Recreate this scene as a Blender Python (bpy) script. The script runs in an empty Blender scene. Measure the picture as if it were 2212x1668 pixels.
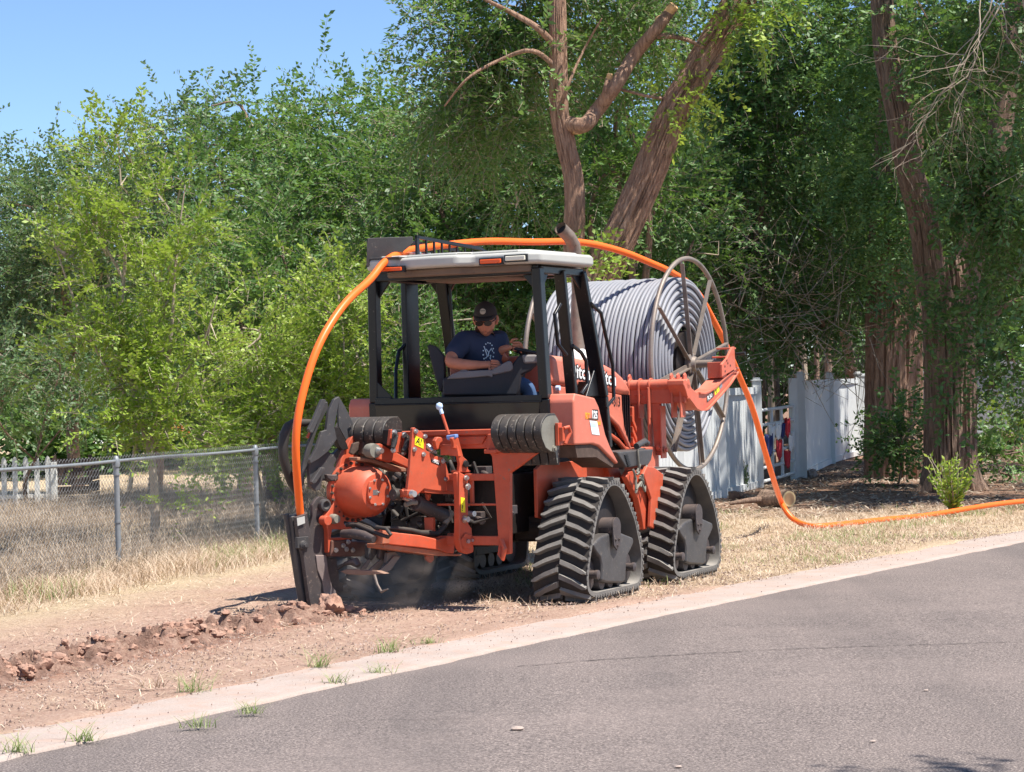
import bpy, math, random
import numpy as np
from mathutils import Vector, Matrix, noise
C = bpy.context.scene
R = math.radians
# ---------------------------------------------------------------- camera
CAMH = 1.6
FOC = 5000.0; PX = 1106.0; PY = 834.0; ROLL = R(1.5)
cam_d = bpy.data.cameras.new("camera"); cam = bpy.data.objects.new("camera", cam_d)
C.collection.objects.link(cam); C.camera = cam
cam_d.sensor_width = 36; cam_d.lens = 36 * FOC / 2212
cam_d.clip_end = 3000; cam_d.clip_start = 0.1
cam.matrix_world = Matrix.Translation((0, 0, CAMH)) @ Matrix.Rotation(R(90), 4, 'X') @ Matrix.Rotation(-ROLL, 4, 'Z')
# ---------------------------------------------------------------- light
AL = R(25.6)                      # heading of the machine, measured from +Y towards +X
SUN_EL = R(63); SUN_OFF = R(3)
sd = Vector((math.cos(AL + SUN_OFF), -math.sin(AL + SUN_OFF), 0)) * math.cos(SUN_EL) + Vector((0, 0, math.sin(SUN_EL)))
w = bpy.data.worlds.new("World"); C.world = w; w.use_nodes = True
nt = w.node_tree; nt.nodes.clear()
sky = nt.nodes.new('ShaderNodeTexSky'); sky.sky_type = 'NISHITA'; sky.sun_disc = False
sky.sun_elevation = SUN_EL; sky.sun_rotation = math.atan2(sd.x, sd.y)
sky.altitude = 2600; sky.air_density = 1.0; sky.dust_density = 0.0; sky.ozone_density = 5.0
bg = nt.nodes.new('ShaderNodeBackground'); bg.inputs[1].default_value = 0.095
wo = nt.nodes.new('ShaderNodeOutputWorld')
nt.links.new(sky.outputs[0], bg.inputs[0]); nt.links.new(bg.outputs[0], wo.inputs[0])
sl = bpy.data.lights.new("sun", 'SUN'); sl.energy = 4.6; sl.angle = R(0.5); sl.color = (1, .955, .88)
so = bpy.data.objects.new("sun", sl); C.collection.objects.link(so)
so.rotation_euler = sd.to_track_quat('Z', 'Y').to_euler()
C.view_settings.view_transform = 'Standard'; C.view_settings.look = 'None'
C.view_settings.exposure = 0.98; C.view_settings.gamma = 1
C.render.engine = 'CYCLES'
C.cycles.max_bounces = 8; C.cycles.transparent_max_bounces = 8
# ---------------------------------------------------------------- measuring helpers
# points measured on the photograph are carried onto real planes of the place
K = 2212 / 3000
ZR = {1: (800, 660, 2.876), 2: (800, 1160, 2.453), 3: (1400, 1160, 2.606), 4: (1500, 660, 2.765), 5: (2050, 960, 2.328),
      6: (0, 1140, 2.383), 8: (1230, 860, 5.212), 11: (1600, 1000, 3.687), 14: (1050, 680, 2.949), 10: (1500, 0, 1.4747),
      9: (0, 0, 1.4747), 'A': (820, 1150, 5.56), 'B': (820, 1420, 4.17), 'C': (1150, 1230, 3.708), 'D': (1620, 1060, 6.506),
      'E': (2000, 980, 6.415), 'F': (1480, 1250, 3.032), 'P': (0, 1150, 4.424), 0: (0, 0, K)}
def ray(z, x, y):
    a = ZR[z]; x = (a[0] + x / a[2]) * K; y = (a[1] + y / a[2]) * K
    if z == 0: x = x; y = y
    u = (x - PX) / FOC; v = -(y - PY) / FOC; c, s = math.cos(ROLL), math.sin(ROLL)
    return Vector((u * c + v * s, 1.0, -u * s + v * c))
def dp(z, x, y, D): r = ray(z, x, y); return Vector((r.x * D, D, CAMH + r.z * D))
def gp(x, y, zz=0.0): r = ray(0, x, y); D = (zz - CAMH) / r.z; return dp(0, x, y, D)
TO = Vector((-0.2624, 17.6905, 0))
RV = Vector((math.cos(AL), -math.sin(AL), 0)); FV = Vector((math.sin(AL), math.cos(AL), 0))
def l2w(p): return TO + RV * p[0] + FV * p[1] + Vector((0, 0, p[2]))
def w2l(p): q = Vector(p) - TO; return Vector((q.dot(RV), q.dot(FV), q.z))
def hit(z, p, n, c):
    d = ray(z, *p); o = Vector((0, 0, CAMH)); t = (c - (o - TO).dot(n)) / d.dot(n); return w2l(o + d * t)
def pr(z, pts, r): return [hit(z, p, RV, r) for p in pts]
def pf(z, pts, f): return [hit(z, p, FV, f) for p in pts]
BE = R(22)
RA = RV * math.cos(BE) - FV * math.sin(BE); FA = RV * math.sin(BE) + FV * math.cos(BE)
OA = RV * -0.6 + FV * -1.45
def pa(z, pts, a): return [hit(z, p, RA, a + OA.dot(RA)) for p in pts]
def pb(z, pts, b): return [hit(z, p, FA, b + OA.dot(FA)) for p in pts]
RAl = Vector((math.cos(BE), -math.sin(BE), 0)); FAl = Vector((math.sin(BE), math.cos(BE), 0)); UP = Vector((0, 0, 1))
def al(a, b, z): return Vector((-0.6, -1.45, 0)) + RAl * a + FAl * b + Vector((0, 0, z))
XR = Vector((1, 0, 0)); YF = Vector((0, 1, 0))
# ---------------------------------------------------------------- mesh builder
class MB:
    def __init__(s): s.v = []; s.f = []
    def add(s, vs, fs):
        o = len(s.v); s.v += [tuple(v) for v in vs]; s.f += [tuple(i + o for i in f) for f in fs]; return s
    def prism(s, pts, off):
        pts = [Vector(p) for p in pts]; off = Vector(off); n = len(pts)
        nor = Vector((0, 0, 0))
        for i in range(n): nor += pts[i].cross(pts[(i + 1) % n])
        if nor.dot(off) > 0: pts = pts[::-1]
        vs = pts + [p + off for p in pts]
        fs = [tuple(range(n)), tuple(range(2 * n - 1, n - 1, -1))]
        for i in range(n): j = (i + 1) % n; fs.append((j, i, i + n, j + n))
        return s.add(vs, fs)
    def box(s, c, sz, ax=None):
        c = Vector(c); ax = ax or (XR, YF, UP)
        a, b, d = [Vector(ax[i]) * sz[i] / 2 for i in range(3)]
        return s.prism([c - a - b - d, c + a - b - d, c + a + b - d, c - a + b - d], d * 2)
    def bb(s, x0, x1, y0, y1, z0, z1): return s.box(((x0 + x1) / 2, (y0 + y1) / 2, (z0 + z1) / 2), (abs(x1 - x0), abs(y1 - y0), abs(z1 - z0)))
    def frames(s, path, closed):
        n = len(path); T = []
        for i in range(n):
            a = path[i - 1] if (i or closed) else path[i]; b = path[(i + 1) % n] if (i < n - 1 or closed) else path[i]
            t = (b - a); T.append(t.normalized() if t.length > 1e-9 else Vector((0, 0, 1)))
        u = T[0].orthogonal().normalized(); out = []
        for i in range(n):
            u = (u - T[i] * u.dot(T[i]))
            u = u.normalized() if u.length > 1e-6 else T[i].orthogonal().normalized()
            out.append((T[i], u, T[i].cross(u)))
        return out
    def tube(s, path, r, n=10, closed=False, caps=True, fn=None):
        path = [Vector(p) for p in path]; m = len(path); fr = s.frames(path, closed); vs = []; fs = []
        rr = r if isinstance(r, (list, tuple)) else [r] * m
        for i in range(m):
            for k in range(n):
                a = 2 * math.pi * k / n; q = rr[i] * (fn(i, k, path[i], a) if fn else 1)
                vs.append(path[i] + (fr[i][1] * math.cos(a) + fr[i][2] * math.sin(a)) * q)
        for i in range(m if closed else m - 1):
            j = (i + 1) % m
            for k in range(n): l = (k + 1) % n; fs.append((i * n + k, i * n + l, j * n + l, j * n + k))
        if caps and not closed: fs.append(tuple(range(n - 1, -1, -1))); fs.append(tuple((m - 1) * n + k for k in range(n)))
        return s.add(vs, fs)
    def cyl(s, p0, p1, r0, r1=None, n=20): return s.tube([p0, p1], [r0, r0 if r1 is None else r1], n)
    def bar(s, p0, p1, w, h, up=UP):
        p0 = Vector(p0); p1 = Vector(p1); t = (p1 - p0); L = t.length; t.normalize(); up = Vector(up)
        if abs(t.dot(up)) > .99: up = YF
        a = t.cross(up).normalized(); b = a.cross(t)
        return s.box((p0 + p1) / 2, (L, w, h), (t, a, b))
    def rev(s, prof, o, ax, n=32, ref=None):
        o = Vector(o); ax = Vector(ax).normalized(); u = (Vector(ref) if ref else ax.orthogonal()).normalized(); w_ = ax.cross(u)
        vs = []; fs = []; m = len(prof)
        for (r, h) in prof:
            for k in range(n):
                a = 2 * math.pi * k / n; vs.append(o + ax * h + (u * math.cos(a) + w_ * math.sin(a)) * r)
        for i in range(m - 1):
            for k in range(n): l = (k + 1) % n; fs.append((i * n + k, i * n + l, (i + 1) * n + l, (i + 1) * n + k))
        if prof[0][0] > 1e-4: fs.append(tuple(range(n - 1, -1, -1)))
        if prof[-1][0] > 1e-4: fs.append(tuple((m - 1) * n + k for k in range(n)))
        return s.add(vs, fs)
    def bolt(s, p, ax, r=.012, h=.012):
        ax = Vector(ax).normalized(); p = Vector(p)
        s.cyl(p, p + ax * h * .35, r * 1.5, n=12); s.cyl(p, p + ax * h, r, n=6); return s
    def obj(s, name, mat, parent=None, bevel=0.0, smooth=35, seg=2):
        me = bpy.data.meshes.new(name); me.from_pydata(s.v, [], s.f); me.validate(clean_customdata=False); me.update()
        if smooth: me.shade_smooth(); me.set_sharp_from_angle(angle=R(smooth))
        me.materials.append(mat)
        o = bpy.data.objects.new(name, me); C.collection.objects.link(o)
        if parent: o.parent = parent
        if bevel:
            m = o.modifiers.new('bevel', 'BEVEL'); m.width = bevel; m.segments = seg; m.limit_method = 'ANGLE'; m.angle_limit = R(30); m.harden_normals = True
        return o
def thing(name, label, cat, loc=(0, 0, 0), rotz=0, group=None):
    o = bpy.data.objects.new(name, None); C.collection.objects.link(o)
    o.empty_display_size = .2
    o.location = loc; o.rotation_euler = (0, 0, rotz); return tag(o, label, cat, group)
def tag(o, label, cat, group=None, kind=None):
    if label: o['label'] = label
    if cat: o['category'] = cat
    if group: o['group'] = group
    if kind: o['kind'] = kind
    return o
def struct(o): o['kind'] = 'structure'; return o
def npmesh(name, co, nper, mat, parent=None, attr=None, smooth=False):
    """co: (N*nper,3) array of separate n-gons"""
    co = np.ascontiguousarray(co, dtype=np.float32).reshape(-1, 3); nv = len(co); nf = nv // nper
    me = bpy.data.meshes.new(name); me.vertices.add(nv); me.vertices.foreach_set('co', co.ravel())
    me.loops.add(nv); me.loops.foreach_set('vertex_index', np.arange(nv, dtype=np.int32))
    me.polygons.add(nf); me.polygons.foreach_set('loop_start', np.arange(0, nv, nper, dtype=np.int32))
    if attr is not None:
        a = me.attributes.new('vary', 'FLOAT', 'FACE'); a.data.foreach_set('value', np.asarray(attr, dtype=np.float32))
    me.update(calc_edges=True); me.materials.append(mat)
    o = bpy.data.objects.new(name, me); C.collection.objects.link(o)
    if parent: o.parent = parent
    return o
# ---------------------------------------------------------------- materials
def newmat(name):
    m = bpy.data.materials.new(name); m.use_nodes = True; t = m.node_tree; b = t.nodes['Principled BSDF']; return m, t, b
def N(t, typ, **k):
    n = t.nodes.new(typ)
    for a, v in k.items():
        if a.startswith('i_'): n.inputs[int(a[2:]) if a[2:].isdigit() else a[2:]].default_value = v
        else: setattr(n, a, v)
    return n
def noise_n(t, vec, scale, detail=6, rough=.6, dist=0):
    n = N(t, 'ShaderNodeTexNoise'); n.inputs['Scale'].default_value = scale; n.inputs['Detail'].default_value = detail
    n.inputs['Roughness'].default_value = rough; n.inputs['Distortion'].default_value = dist
    if vec: t.links.new(vec, n.inputs['Vector'])
    return n
def ramp(t, fac, stops):
    n = t.nodes.new('ShaderNodeValToRGB'); e = n.color_ramp.elements
    while len(e) < len(stops): e.new(0.5)
    for i, (p, c) in enumerate(stops): e[i].position = p; e[i].color = (*c, 1) if len(c) == 3 else c
    t.links.new(fac, n.inputs[0]); return n
def mixc(t, fac, a, b, typ='MIX'):
    n = t.nodes.new('ShaderNodeMix'); n.data_type = 'RGBA'; n.blend_type = typ
    for s, v in ((0, fac), (6, a), (7, b)):
        if hasattr(v, 'links') or hasattr(v, 'is_linked'): t.links.new(v, n.inputs[s])
        else: n.inputs[s].default_value = v if s == 0 else (*v, 1)
    return n.outputs[2]
def g3(v): return (v, v, v)
def surf(name, base, rough=.5, metal=0, dust=0.0, dcol=(.36, .22, .15), var=.12, scale=6, bump=.0, bscale=60, spec=.35, chips=0, ccol=(.2, .17, .14), coat=0):
    m, t, b = newmat(name); tc = N(t, 'ShaderNodeTexCoord'); v = tc.outputs['Object']
    n1 = noise_n(t, v, scale, 8, .65)
    lo = tuple(c * (1 - var) for c in base); hi = tuple(min(1, c * (1 + var)) for c in base)
    col = ramp(t, n1.outputs[0], [(.3, lo), (.7, hi)]).outputs[0]
    if chips:
        n3 = noise_n(t, v, 38, 9, .75); f3 = ramp(t, n3.outputs[0], [(.62 - chips * .1, g3(0)), (.66 - chips * .1, g3(1))])
        col = mixc(t, f3.outputs[0], col, ccol)
    if dust:
        n2 = noise_n(t, v, 3.5, 9, .7, .6); ge = N(t, 'ShaderNodeNewGeometry'); sx = N(t, 'ShaderNodeSeparateXYZ'); t.links.new(ge.outputs['Normal'], sx.inputs[0])
        up = N(t, 'ShaderNodeMapRange'); t.links.new(sx.outputs[2], up.inputs[0]); up.inputs[1].default_value = -.3; up.inputs[3].default_value = .35; up.inputs[4].default_value = 1.6
        r2 = ramp(t, n2.outputs[0], [(.32, g3(.25)), (.72, g3(1))])
        mu = N(t, 'ShaderNodeMath', operation='MULTIPLY'); t.links.new(r2.outputs[0], mu.inputs[0]); t.links.new(up.outputs[0], mu.inputs[1])
        mu2 = N(t, 'ShaderNodeMath', operation='MULTIPLY', use_clamp=True); t.links.new(mu.outputs[0], mu2.inputs[0]); mu2.inputs[1].default_value = dust
        col = mixc(t, mu2.outputs[0], col, dcol)
        ra = N(t, 'ShaderNodeMapRange'); t.links.new(mu2.outputs[0], ra.inputs[0]); ra.inputs[3].default_value = rough; ra.inputs[4].default_value = .9
        t.links.new(ra.outputs[0], b.inputs['Roughness'])
    else: b.inputs['Roughness'].default_value = rough
    t.links.new(col, b.inputs['Base Color']); b.inputs['Metallic'].default_value = metal
    b.inputs['Specular IOR Level'].default_value = spec
    if coat: b.inputs['Coat Weight'].default_value = coat; b.inputs['Coat Roughness'].default_value = .12
    if bump:
        nb = noise_n(t, v, bscale, 6, .6); bu = N(t, 'ShaderNodeBump'); bu.inputs['Strength'].default_value = bump; bu.inputs['Distance'].default_value = .01
        t.links.new(nb.outputs[0], bu.inputs['Height']); t.links.new(bu.outputs[0], b.inputs['Normal'])
    return m
M = {}
M['orange'] = surf('orange_paint', (.50, .068, .025), .42, dust=.26, dcol=(.60, .30, .20), var=.18, chips=.22, ccol=(.25, .12, .08), bump=.05)
M['coral'] = surf('sunlit_orange_paint', (.55, .105, .055), .42, dust=.3, dcol=(.62, .36, .26), var=.14, chips=.12, ccol=(.4, .2, .13), bump=.05)  # paler copy of the orange: sunlight on the carrier put into the colour
M['salmon'] = surf('faded_sunlit_orange_paint', (.60, .145, .088), .38, dust=.28, dcol=(.6, .37, .28), var=.1, chips=.1, ccol=(.5, .26, .19), bump=.04)  # faded paint, its pink tone holding the sunlight of the machine's right side
M['blackp'] = surf('black_paint', (.006, .007, .010), .3, dust=.04, dcol=(.2, .15, .12), var=.2, chips=.02, ccol=(.1, .09, .08), bump=.04)
M['dark'] = surf('dark_greasy_metal', (.012, .010, .010), .55, dust=.18, dcol=(.10, .06, .04), var=.4, bump=.3, bscale=30)
M['steel'] = surf('worn_dark_steel', (.05, .048, .052), .5, metal=.25, dust=.32, dcol=(.26, .17, .13), var=.3, chips=.35, ccol=(.19, .15, .13), bump=.15, bscale=25)
M['plate'] = surf('dark_grey_plate', (.045, .046, .05), .42, dust=.2, dcol=(.22, .17, .13), var=.25, chips=.2, ccol=(.16, .14, .12), bump=.1)
M['zinc'] = surf('zinc_bolt', (.6, .6, .58), .35, metal=.9, dust=.15)
M['rubber'] = surf('dusty_rubber', (.085, .082, .079), .75, dust=.75, dcol=(.33, .30, .265), var=.2, bump=.3, bscale=45)
M['groove'] = surf('dark_rubber', (.022, .020, .019), .8, dust=.22, dcol=(.14, .11, .09), var=.3, bump=.3, bscale=45)
M['hose'] = surf('black_hose', (.02, .02, .021), .5, dust=.35, dcol=(.16, .12, .09), var=.3)
M['weight'] = surf('chipped_black_weight', (.018, .018, .02), .45, dust=.18, dcol=(.3, .24, .18), var=.3, chips=.45, ccol=(.2, .17, .14), bump=.2, bscale=40)
M['weightend'] = surf('dusty_cast_iron', (.17, .165, .14), .7, dust=.4, dcol=(.33, .29, .22), var=.25, bump=.2, bscale=30)
M['roof'] = surf('grey_canopy_plastic', (.45, .45, .42), .55, dust=.2, dcol=(.4, .34, .28), var=.05, bump=.08, bscale=160)
M['liner'] = surf('tan_roof_liner', (.17, .125, .10), .8, var=.12)
M['lamp_o'] = surf('amber_lens', (.75, .10, .02), .25, var=.02)
M['lamp_w'] = surf('clear_lens', (.7, .66, .55), .2, var=.05)
M['yellow'] = surf('yellow_sticker', (.85, .72, .02), .5, var=.05)
M['white'] = surf('white_sticker', (.8, .8, .78), .5, var=.03)
M['ink'] = surf('black_ink', (.02, .02, .02), .5, var=.02)
M['amber'] = surf('orange_ink', (.85, .32, .03), .5, var=.02)
M['bluep'] = surf('blue_plastic', (.18, .3, .6), .4, var=.1)
M['cuff'] = surf('pale_blue_cap', (.5, .65, .85), .35, var=.05)
M['conduit'] = surf('orange_conduit', (.95, .155, .02), .38, dust=.03, dcol=(.6, .35, .2), var=.03)
M['coil'] = surf('grey_conduit', (.25, .26, .29), .42, dust=.18, dcol=(.36, .32, .29), var=.05)
M['reel'] = surf('weathered_reel_steel', (.24, .205, .18), .5, metal=.45, dust=.2, dcol=(.33, .24, .17), var=.25, chips=.2, ccol=(.3, .16, .09), bump=.1)
M['exh'] = surf('rusty_exhaust', (.24, .19, .155), .55, metal=.4, var=.3, scale=9, chips=.4, ccol=(.23, .12, .07))
M['seat'] = surf('black_vinyl', (.014, .016, .022), .55, dust=.05, var=.15, bump=.1)
M['pad'] = surf('grey_rubber_pad', (.17, .17, .175), .7, dust=.2, var=.1, bump=.15)
M['skin'] = surf('tanned_skin', (.50, .20, .12), .5, var=.12, scale=14, bump=.05)
M['beard'] = surf('stubble_skin', (.30, .13, .085), .7, var=.2, scale=40)
M['shirt'] = surf('navy_cotton', (.028, .038, .075), .85, var=.15, bump=.15, bscale=12)
M['print'] = surf('shirt_print', (.55, .65, .72), .8, var=.1)
M['jean'] = surf('blue_denim', (.05, .10, .2), .85, var=.2)
M['cap'] = surf('brown_cap', (.032, .022, .018), .8, var=.15, bump=.1)
M['patch'] = surf('tan_patch', (.42, .35, .26), .8, var=.05)
M['glass'] = surf('dark_sunglass', (.006, .006, .007), .15, var=.02)
M['vinyl'] = surf('white_vinyl_fence', (.60, .62, .62), .5, dust=.2, dcol=(.42, .36, .30), var=.05)
M['wire'] = surf('dull_wire', (.16, .165, .17), .7, var=.15)
M['galv'] = surf('galvanised_steel', (.24, .26, .28), .55, metal=.3, var=.15, scale=12)
M['picket'] = surf('white_picket', (.72, .72, .7), .6, var=.06)
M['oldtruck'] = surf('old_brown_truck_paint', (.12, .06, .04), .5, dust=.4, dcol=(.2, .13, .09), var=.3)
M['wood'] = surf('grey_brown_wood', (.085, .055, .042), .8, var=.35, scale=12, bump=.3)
M['junkw'] = surf('white_plastic', (.75, .76, .76), .5, var=.08)
M['junko'] = surf('orange_board', (.75, .24, .07), .6, var=.12)
M['pink'] = surf('pink_plastic', (.7, .3, .33), .6, var=.1)
M['flagr'] = surf('red_bunting', (.5, .03, .04), .8, var=.15)
M['flagb'] = surf('blue_bunting', (.02, .03, .12), .8, var=.15)
M['cut'] = surf('fresh_cut_wood', (.62, .40, .2), .7, var=.25, scale=20)
M['twig'] = surf('pale_twig', (.36, .29, .22), .8, var=.2)
def barkmat(name, a, b_, c):
    m, t, b = newmat(name); tc = N(t, 'ShaderNodeTexCoord'); mp = N(t, 'ShaderNodeMapping'); t.links.new(tc.outputs['Object'], mp.inputs[0]); mp.inputs['Scale'].default_value = (1, 1, .14)
    n = noise_n(t, mp.outputs[0], 22, 8, .7, 1.2); n2 = noise_n(t, tc.outputs['Object'], 5, 5, .6)
    col = ramp(t, n.outputs[0], [(.33, c), (.48, a), (.66, b_)]).outputs[0]
    col = mixc(t, .35, col, mixc(t, n2.outputs[0], a, b_), 'MIX'); t.links.new(col, b.inputs['Base Color']); b.inputs['Roughness'].default_value = .9
    bu = N(t, 'ShaderNodeBump'); bu.inputs['Strength'].default_value = 1; bu.inputs['Distance'].default_value = .05
    t.links.new(n.outputs[0], bu.inputs['Height']); t.links.new(bu.outputs[0], b.inputs['Normal']); return m
M['bark'] = barkmat('furrowed_bark', (.30, .165, .105), (.55, .36, .25), (.035, .018, .010))
M['barkd'] = barkmat('grey_brown_bark', (.21, .13, .09), (.42, .29, .21), (.03, .02, .014))
def leafmat(name, cols, trans=.35, rough=.5, tc_=(.24, .40, .04)):
    m, t, b = newmat(name); a = N(t, 'ShaderNodeAttribute', attribute_name='vary')
    cr = ramp(t, a.outputs['Fac'], cols); t.links.new(cr.outputs[0], b.inputs['Base Color']); b.inputs['Roughness'].default_value = rough
    b.inputs['Specular IOR Level'].default_value = .5
    tr = N(t, 'ShaderNodeBsdfTranslucent'); mt = mixc(t, .55, cr.outputs[0], tc_); t.links.new(mt, tr.inputs[0])
    mx = N(t, 'ShaderNodeMixShader'); mx.inputs[0].default_value = trans; t.links.new(b.outputs[0], mx.inputs[1]); t.links.new(tr.outputs[0], mx.inputs[2])
    t.links.new(mx.outputs[0], t.nodes['Material Output'].inputs[0]); return m
M['leaf_mid'] = leafmat('mid_green_leaf', [(0, (.05, .11, .028)), (.5, (.095, .19, .05)), (1, (.19, .32, .10))])
M['leaf_dark'] = leafmat('dark_green_leaf', [(0, (.045, .105, .03)), (.5, (.09, .185, .05)), (1, (.24, .38, .14))], .3)
M['leaf_grey'] = leafmat('grey_green_leaf', [(0, (.06, .115, .05)), (.5, (.105, .18, .08)), (1, (.21, .30, .15))], .3)
M['leaf_lime'] = leafmat('yellow_green_leaf', [(0, (.13, .22, .03)), (.5, (.26, .38, .05)), (1, (.48, .56, .10))], .4, .5, (.32, .46, .05))
M['straw'] = leafmat('dry_straw', [(0, (.28, .19, .13)), (.5, (.50, .375, .27)), (1, (.74, .61, .46))], .15, .7, (.6, .45, .25))
M['grass'] = leafmat('grass_blade', [(0, (.13, .19, .06)), (.5, (.26, .32, .12)), (1, (.50, .48, .26))], .3, .6)
M['brush'] = leafmat('dry_brush', [(0, (.17, .125, .09)), (.5, (.32, .25, .185)), (1, (.52, .43, .33))], .1, .8, (.4, .3, .2))
# ================================================================ GROUND
rng = np.random.default_rng(7); random.seed(7)
EDGE = np.array([(-60, -92), (-11, -5.1), (-5.8, 4.15), (-2.31, 10.26), (-.25, 13.84), (1.24, 16.29), (2.9, 18.93), (4.6, 21.6), (7.0, 25.2), (10.5, 30), (18, 39), (60, 82)], float)
KW = .41
def sdist(x, y):
    x = np.asarray(x, float); y = np.asarray(y, float); best = np.full(x.shape, 1e9); sg = np.ones(x.shape)
    for (x0, y0), (x1, y1) in zip(EDGE[:-1], EDGE[1:]):
        dx, dy = x1 - x0, y1 - y0; L2 = dx * dx + dy * dy
        t = np.clip(((x - x0) * dx + (y - y0) * dy) / L2, 0, 1)
        d2 = np.hypot(x - x0 - t * dx, y - y0 - t * dy); c = dx * (y - y0) - dy * (x - x0)
        m = d2 < best; best = np.where(m, d2, best); sg = np.where(m, np.sign(c), sg)
    return best * sg
FP = np.array([-3.78, 22.0]); FD = np.array([.313, .95]); FNn = np.array([-.95, .313])
def fdist(x, y): return (x - FP[0]) * FNn[0] + (y - FP[1]) * FNn[1]
def sm(a, b, x): t = np.clip((x - a) / (b - a), 0, 1); return t * t * (3 - 2 * t)
def gz(x, y):
    x = np.asarray(x, float); y = np.asarray(y, float); f = fdist(x, y)
    z = -.1 * sm(-2.2, 0, f) - .2 * sm(0, 14, f) * sm(4, -2, x)
    z = z + .45 * sm(38, 48, y) * sm(7, 10, x)
    return z
def gzz(x, y): return float(gz(x, y))
class VN:
    """cheap tiled value noise, vectorised"""
    def __init__(s, seed): s.t = np.random.default_rng(seed).random((257, 257))
    def __call__(s, x, y):
        xi = np.floor(x).astype(int); yi = np.floor(y).astype(int); fx = x - xi; fy = y - yi
        fx = fx * fx * (3 - 2 * fx); fy = fy * fy * (3 - 2 * fy); xi %= 256; yi %= 256; t = s.t
        return (t[xi, yi] * (1 - fx) + t[xi + 1, yi] * fx) * (1 - fy) + (t[xi, yi + 1] * (1 - fx) + t[xi + 1, yi + 1] * fx) * fy
    def fbm(s, x, y, o=4):
        v = 0; a = .5
        for i in range(o): v = v + a * s(x * 2 ** i + i * 17.3, y * 2 ** i + i * 9.1); a *= .5
        return v
vn = VN(3)
PLW = l2w(al(.02, 0, 0)); PLD = -FV     # the furrow runs back from the plough
def furrow(x, y):
    rx = x - PLW.x; ry = y - PLW.y; t = rx * PLD.x + ry * PLD.y; q = rx * PLD.y - ry * PLD.x
    return t, q
def axis_grid(lo, a, b, hi, fine, grow=1.18):
    c = list(np.arange(a, b, fine)); st = fine; v = c[0]; L = []
    while v > lo: st *= grow; v -= st; L.append(v)
    st = fine; v = c[-1]; Rr = []
    while v < hi: st *= grow; v += st; Rr.append(v)
    return np.array(L[::-1] + c + Rr)
gx = axis_grid(-300, -4.6, 6.2, 300, .045); gy = axis_grid(-60, 10.0, 27, 900, .055)
X, Y = np.meshgrid(gx, gy, indexing='ij'); S = sdist(X, Y)
Z = gz(X, Y) + (vn.fbm(X * 1.3, Y * 1.3, 5) - .5) * .05 + (vn.fbm(X * 9, Y * 9, 3) - .45) * .02 * (np.abs(Y) < 60)
tt, qq = furrow(X, Y)
spo = np.exp(-(qq / (.26 + .12 * vn(X * 2, Y * 2))) ** 2) * sm(-.75, .1, tt) * sm(9, 4, tt)
rough = vn.fbm(X * 5.5 + 40, Y * 5.5, 5) - .42
Z = Z + spo * np.clip(-.02 + rough * .1, -.07, .0)
edge_w = KW + (vn(X * 3 + 9, Y * 3) - .5) * .1
low = sm(edge_w - .01, edge_w + .10, S)
Z = Z * low + (-.09) * (1 - low) + .018 * low * sm(.9, .5, S)
zone = np.clip(sm(-2.6, -1.2, fdist(X, Y)) * 1.0 + sm(16.5, 19.5, Y) * sm(-2, 0, X) * .85 + (vn.fbm(X * 2, Y * 2, 4) - .5) * .9, 0, 1)
zone = zone * (1 - np.clip(spo * 2, 0, 1))
turned = np.clip(spo * 1.6, 0, 1)
forest = sm(26.5, 28.5, Y + (vn(X * 1.5, Y * 1.5) - .5) * 2) * sm(-2, 2, X)
def gridmesh(name, X, Y, Z, mat, attrs={}):
    nx, ny = X.shape; me = bpy.data.meshes.new(name); co = np.stack([X, Y, Z], -1).reshape(-1, 3).astype(np.float32)
    i = np.arange(nx * ny).reshape(nx, ny); q = np.stack([i[:-1, :-1], i[1:, :-1], i[1:, 1:], i[:-1, 1:]], -1).reshape(-1, 4)
    me.vertices.add(len(co)); me.vertices.foreach_set('co', co.ravel()); me.loops.add(q.size); me.loops.foreach_set('vertex_index', q.ravel().astype(np.int32))
    me.polygons.add(len(q)); me.polygons.foreach_set('loop_start', np.arange(0, q.size, 4, dtype=np.int32))
    for k, v in attrs.items():
        a = me.attributes.new(k, 'FLOAT', 'POINT'); a.data.foreach_set('value', v.reshape(-1).astype(np.float32))
    me.update(calc_edges=True); me.shade_smooth(); me.materials.append(mat)
    o = bpy.data.objects.new(name, me); C.collection.objects.link(o); return o
m, t, b = newmat('dirt_verge'); tc = N(t, 'ShaderNodeTexCoord'); v = tc.outputs['Object']
n1 = noise_n(t, v, 1.7, 8, .65); n2 = noise_n(t, v, 55, 8, .75); n3 = noise_n(t, v, 14, 6, .7)
dirt = ramp(t, n1.outputs[0], [(.3, (.38, .235, .175)), (.55, (.48, .315, .245)), (.75, (.53, .37, .285))]).outputs[0]
dirt = mixc(t, .5, dirt, ramp(t, n2.outputs[0], [(.38, (.22, .125, .085)), (.5, (.43, .28, .21)), (.62, (.60, .47, .36))]).outputs[0])
az = N(t, 'ShaderNodeAttribute', attribute_name='straw'); au = N(t, 'ShaderNodeAttribute', attribute_name='turned'); af = N(t, 'ShaderNodeAttribute', attribute_name='litter')
straw = ramp(t, n2.outputs[0], [(.35, (.33, .23, .14)), (.5, (.52, .40, .26)), (.64, (.70, .58, .40))]).outputs[0]
c = mixc(t, az.outputs['Fac'], dirt, straw)
c = mixc(t, au.outputs['Fac'], c, ramp(t, n3.outputs[0], [(.35, (.19, .085, .055)), (.65, (.40, .21, .145))]).outputs[0])
c = mixc(t, af.outputs['Fac'], c, ramp(t, n2.outputs[0], [(.38, (.13, .075, .05)), (.52, (.27, .16, .11)), (.66, (.42, .29, .2))]).outputs[0])
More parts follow.
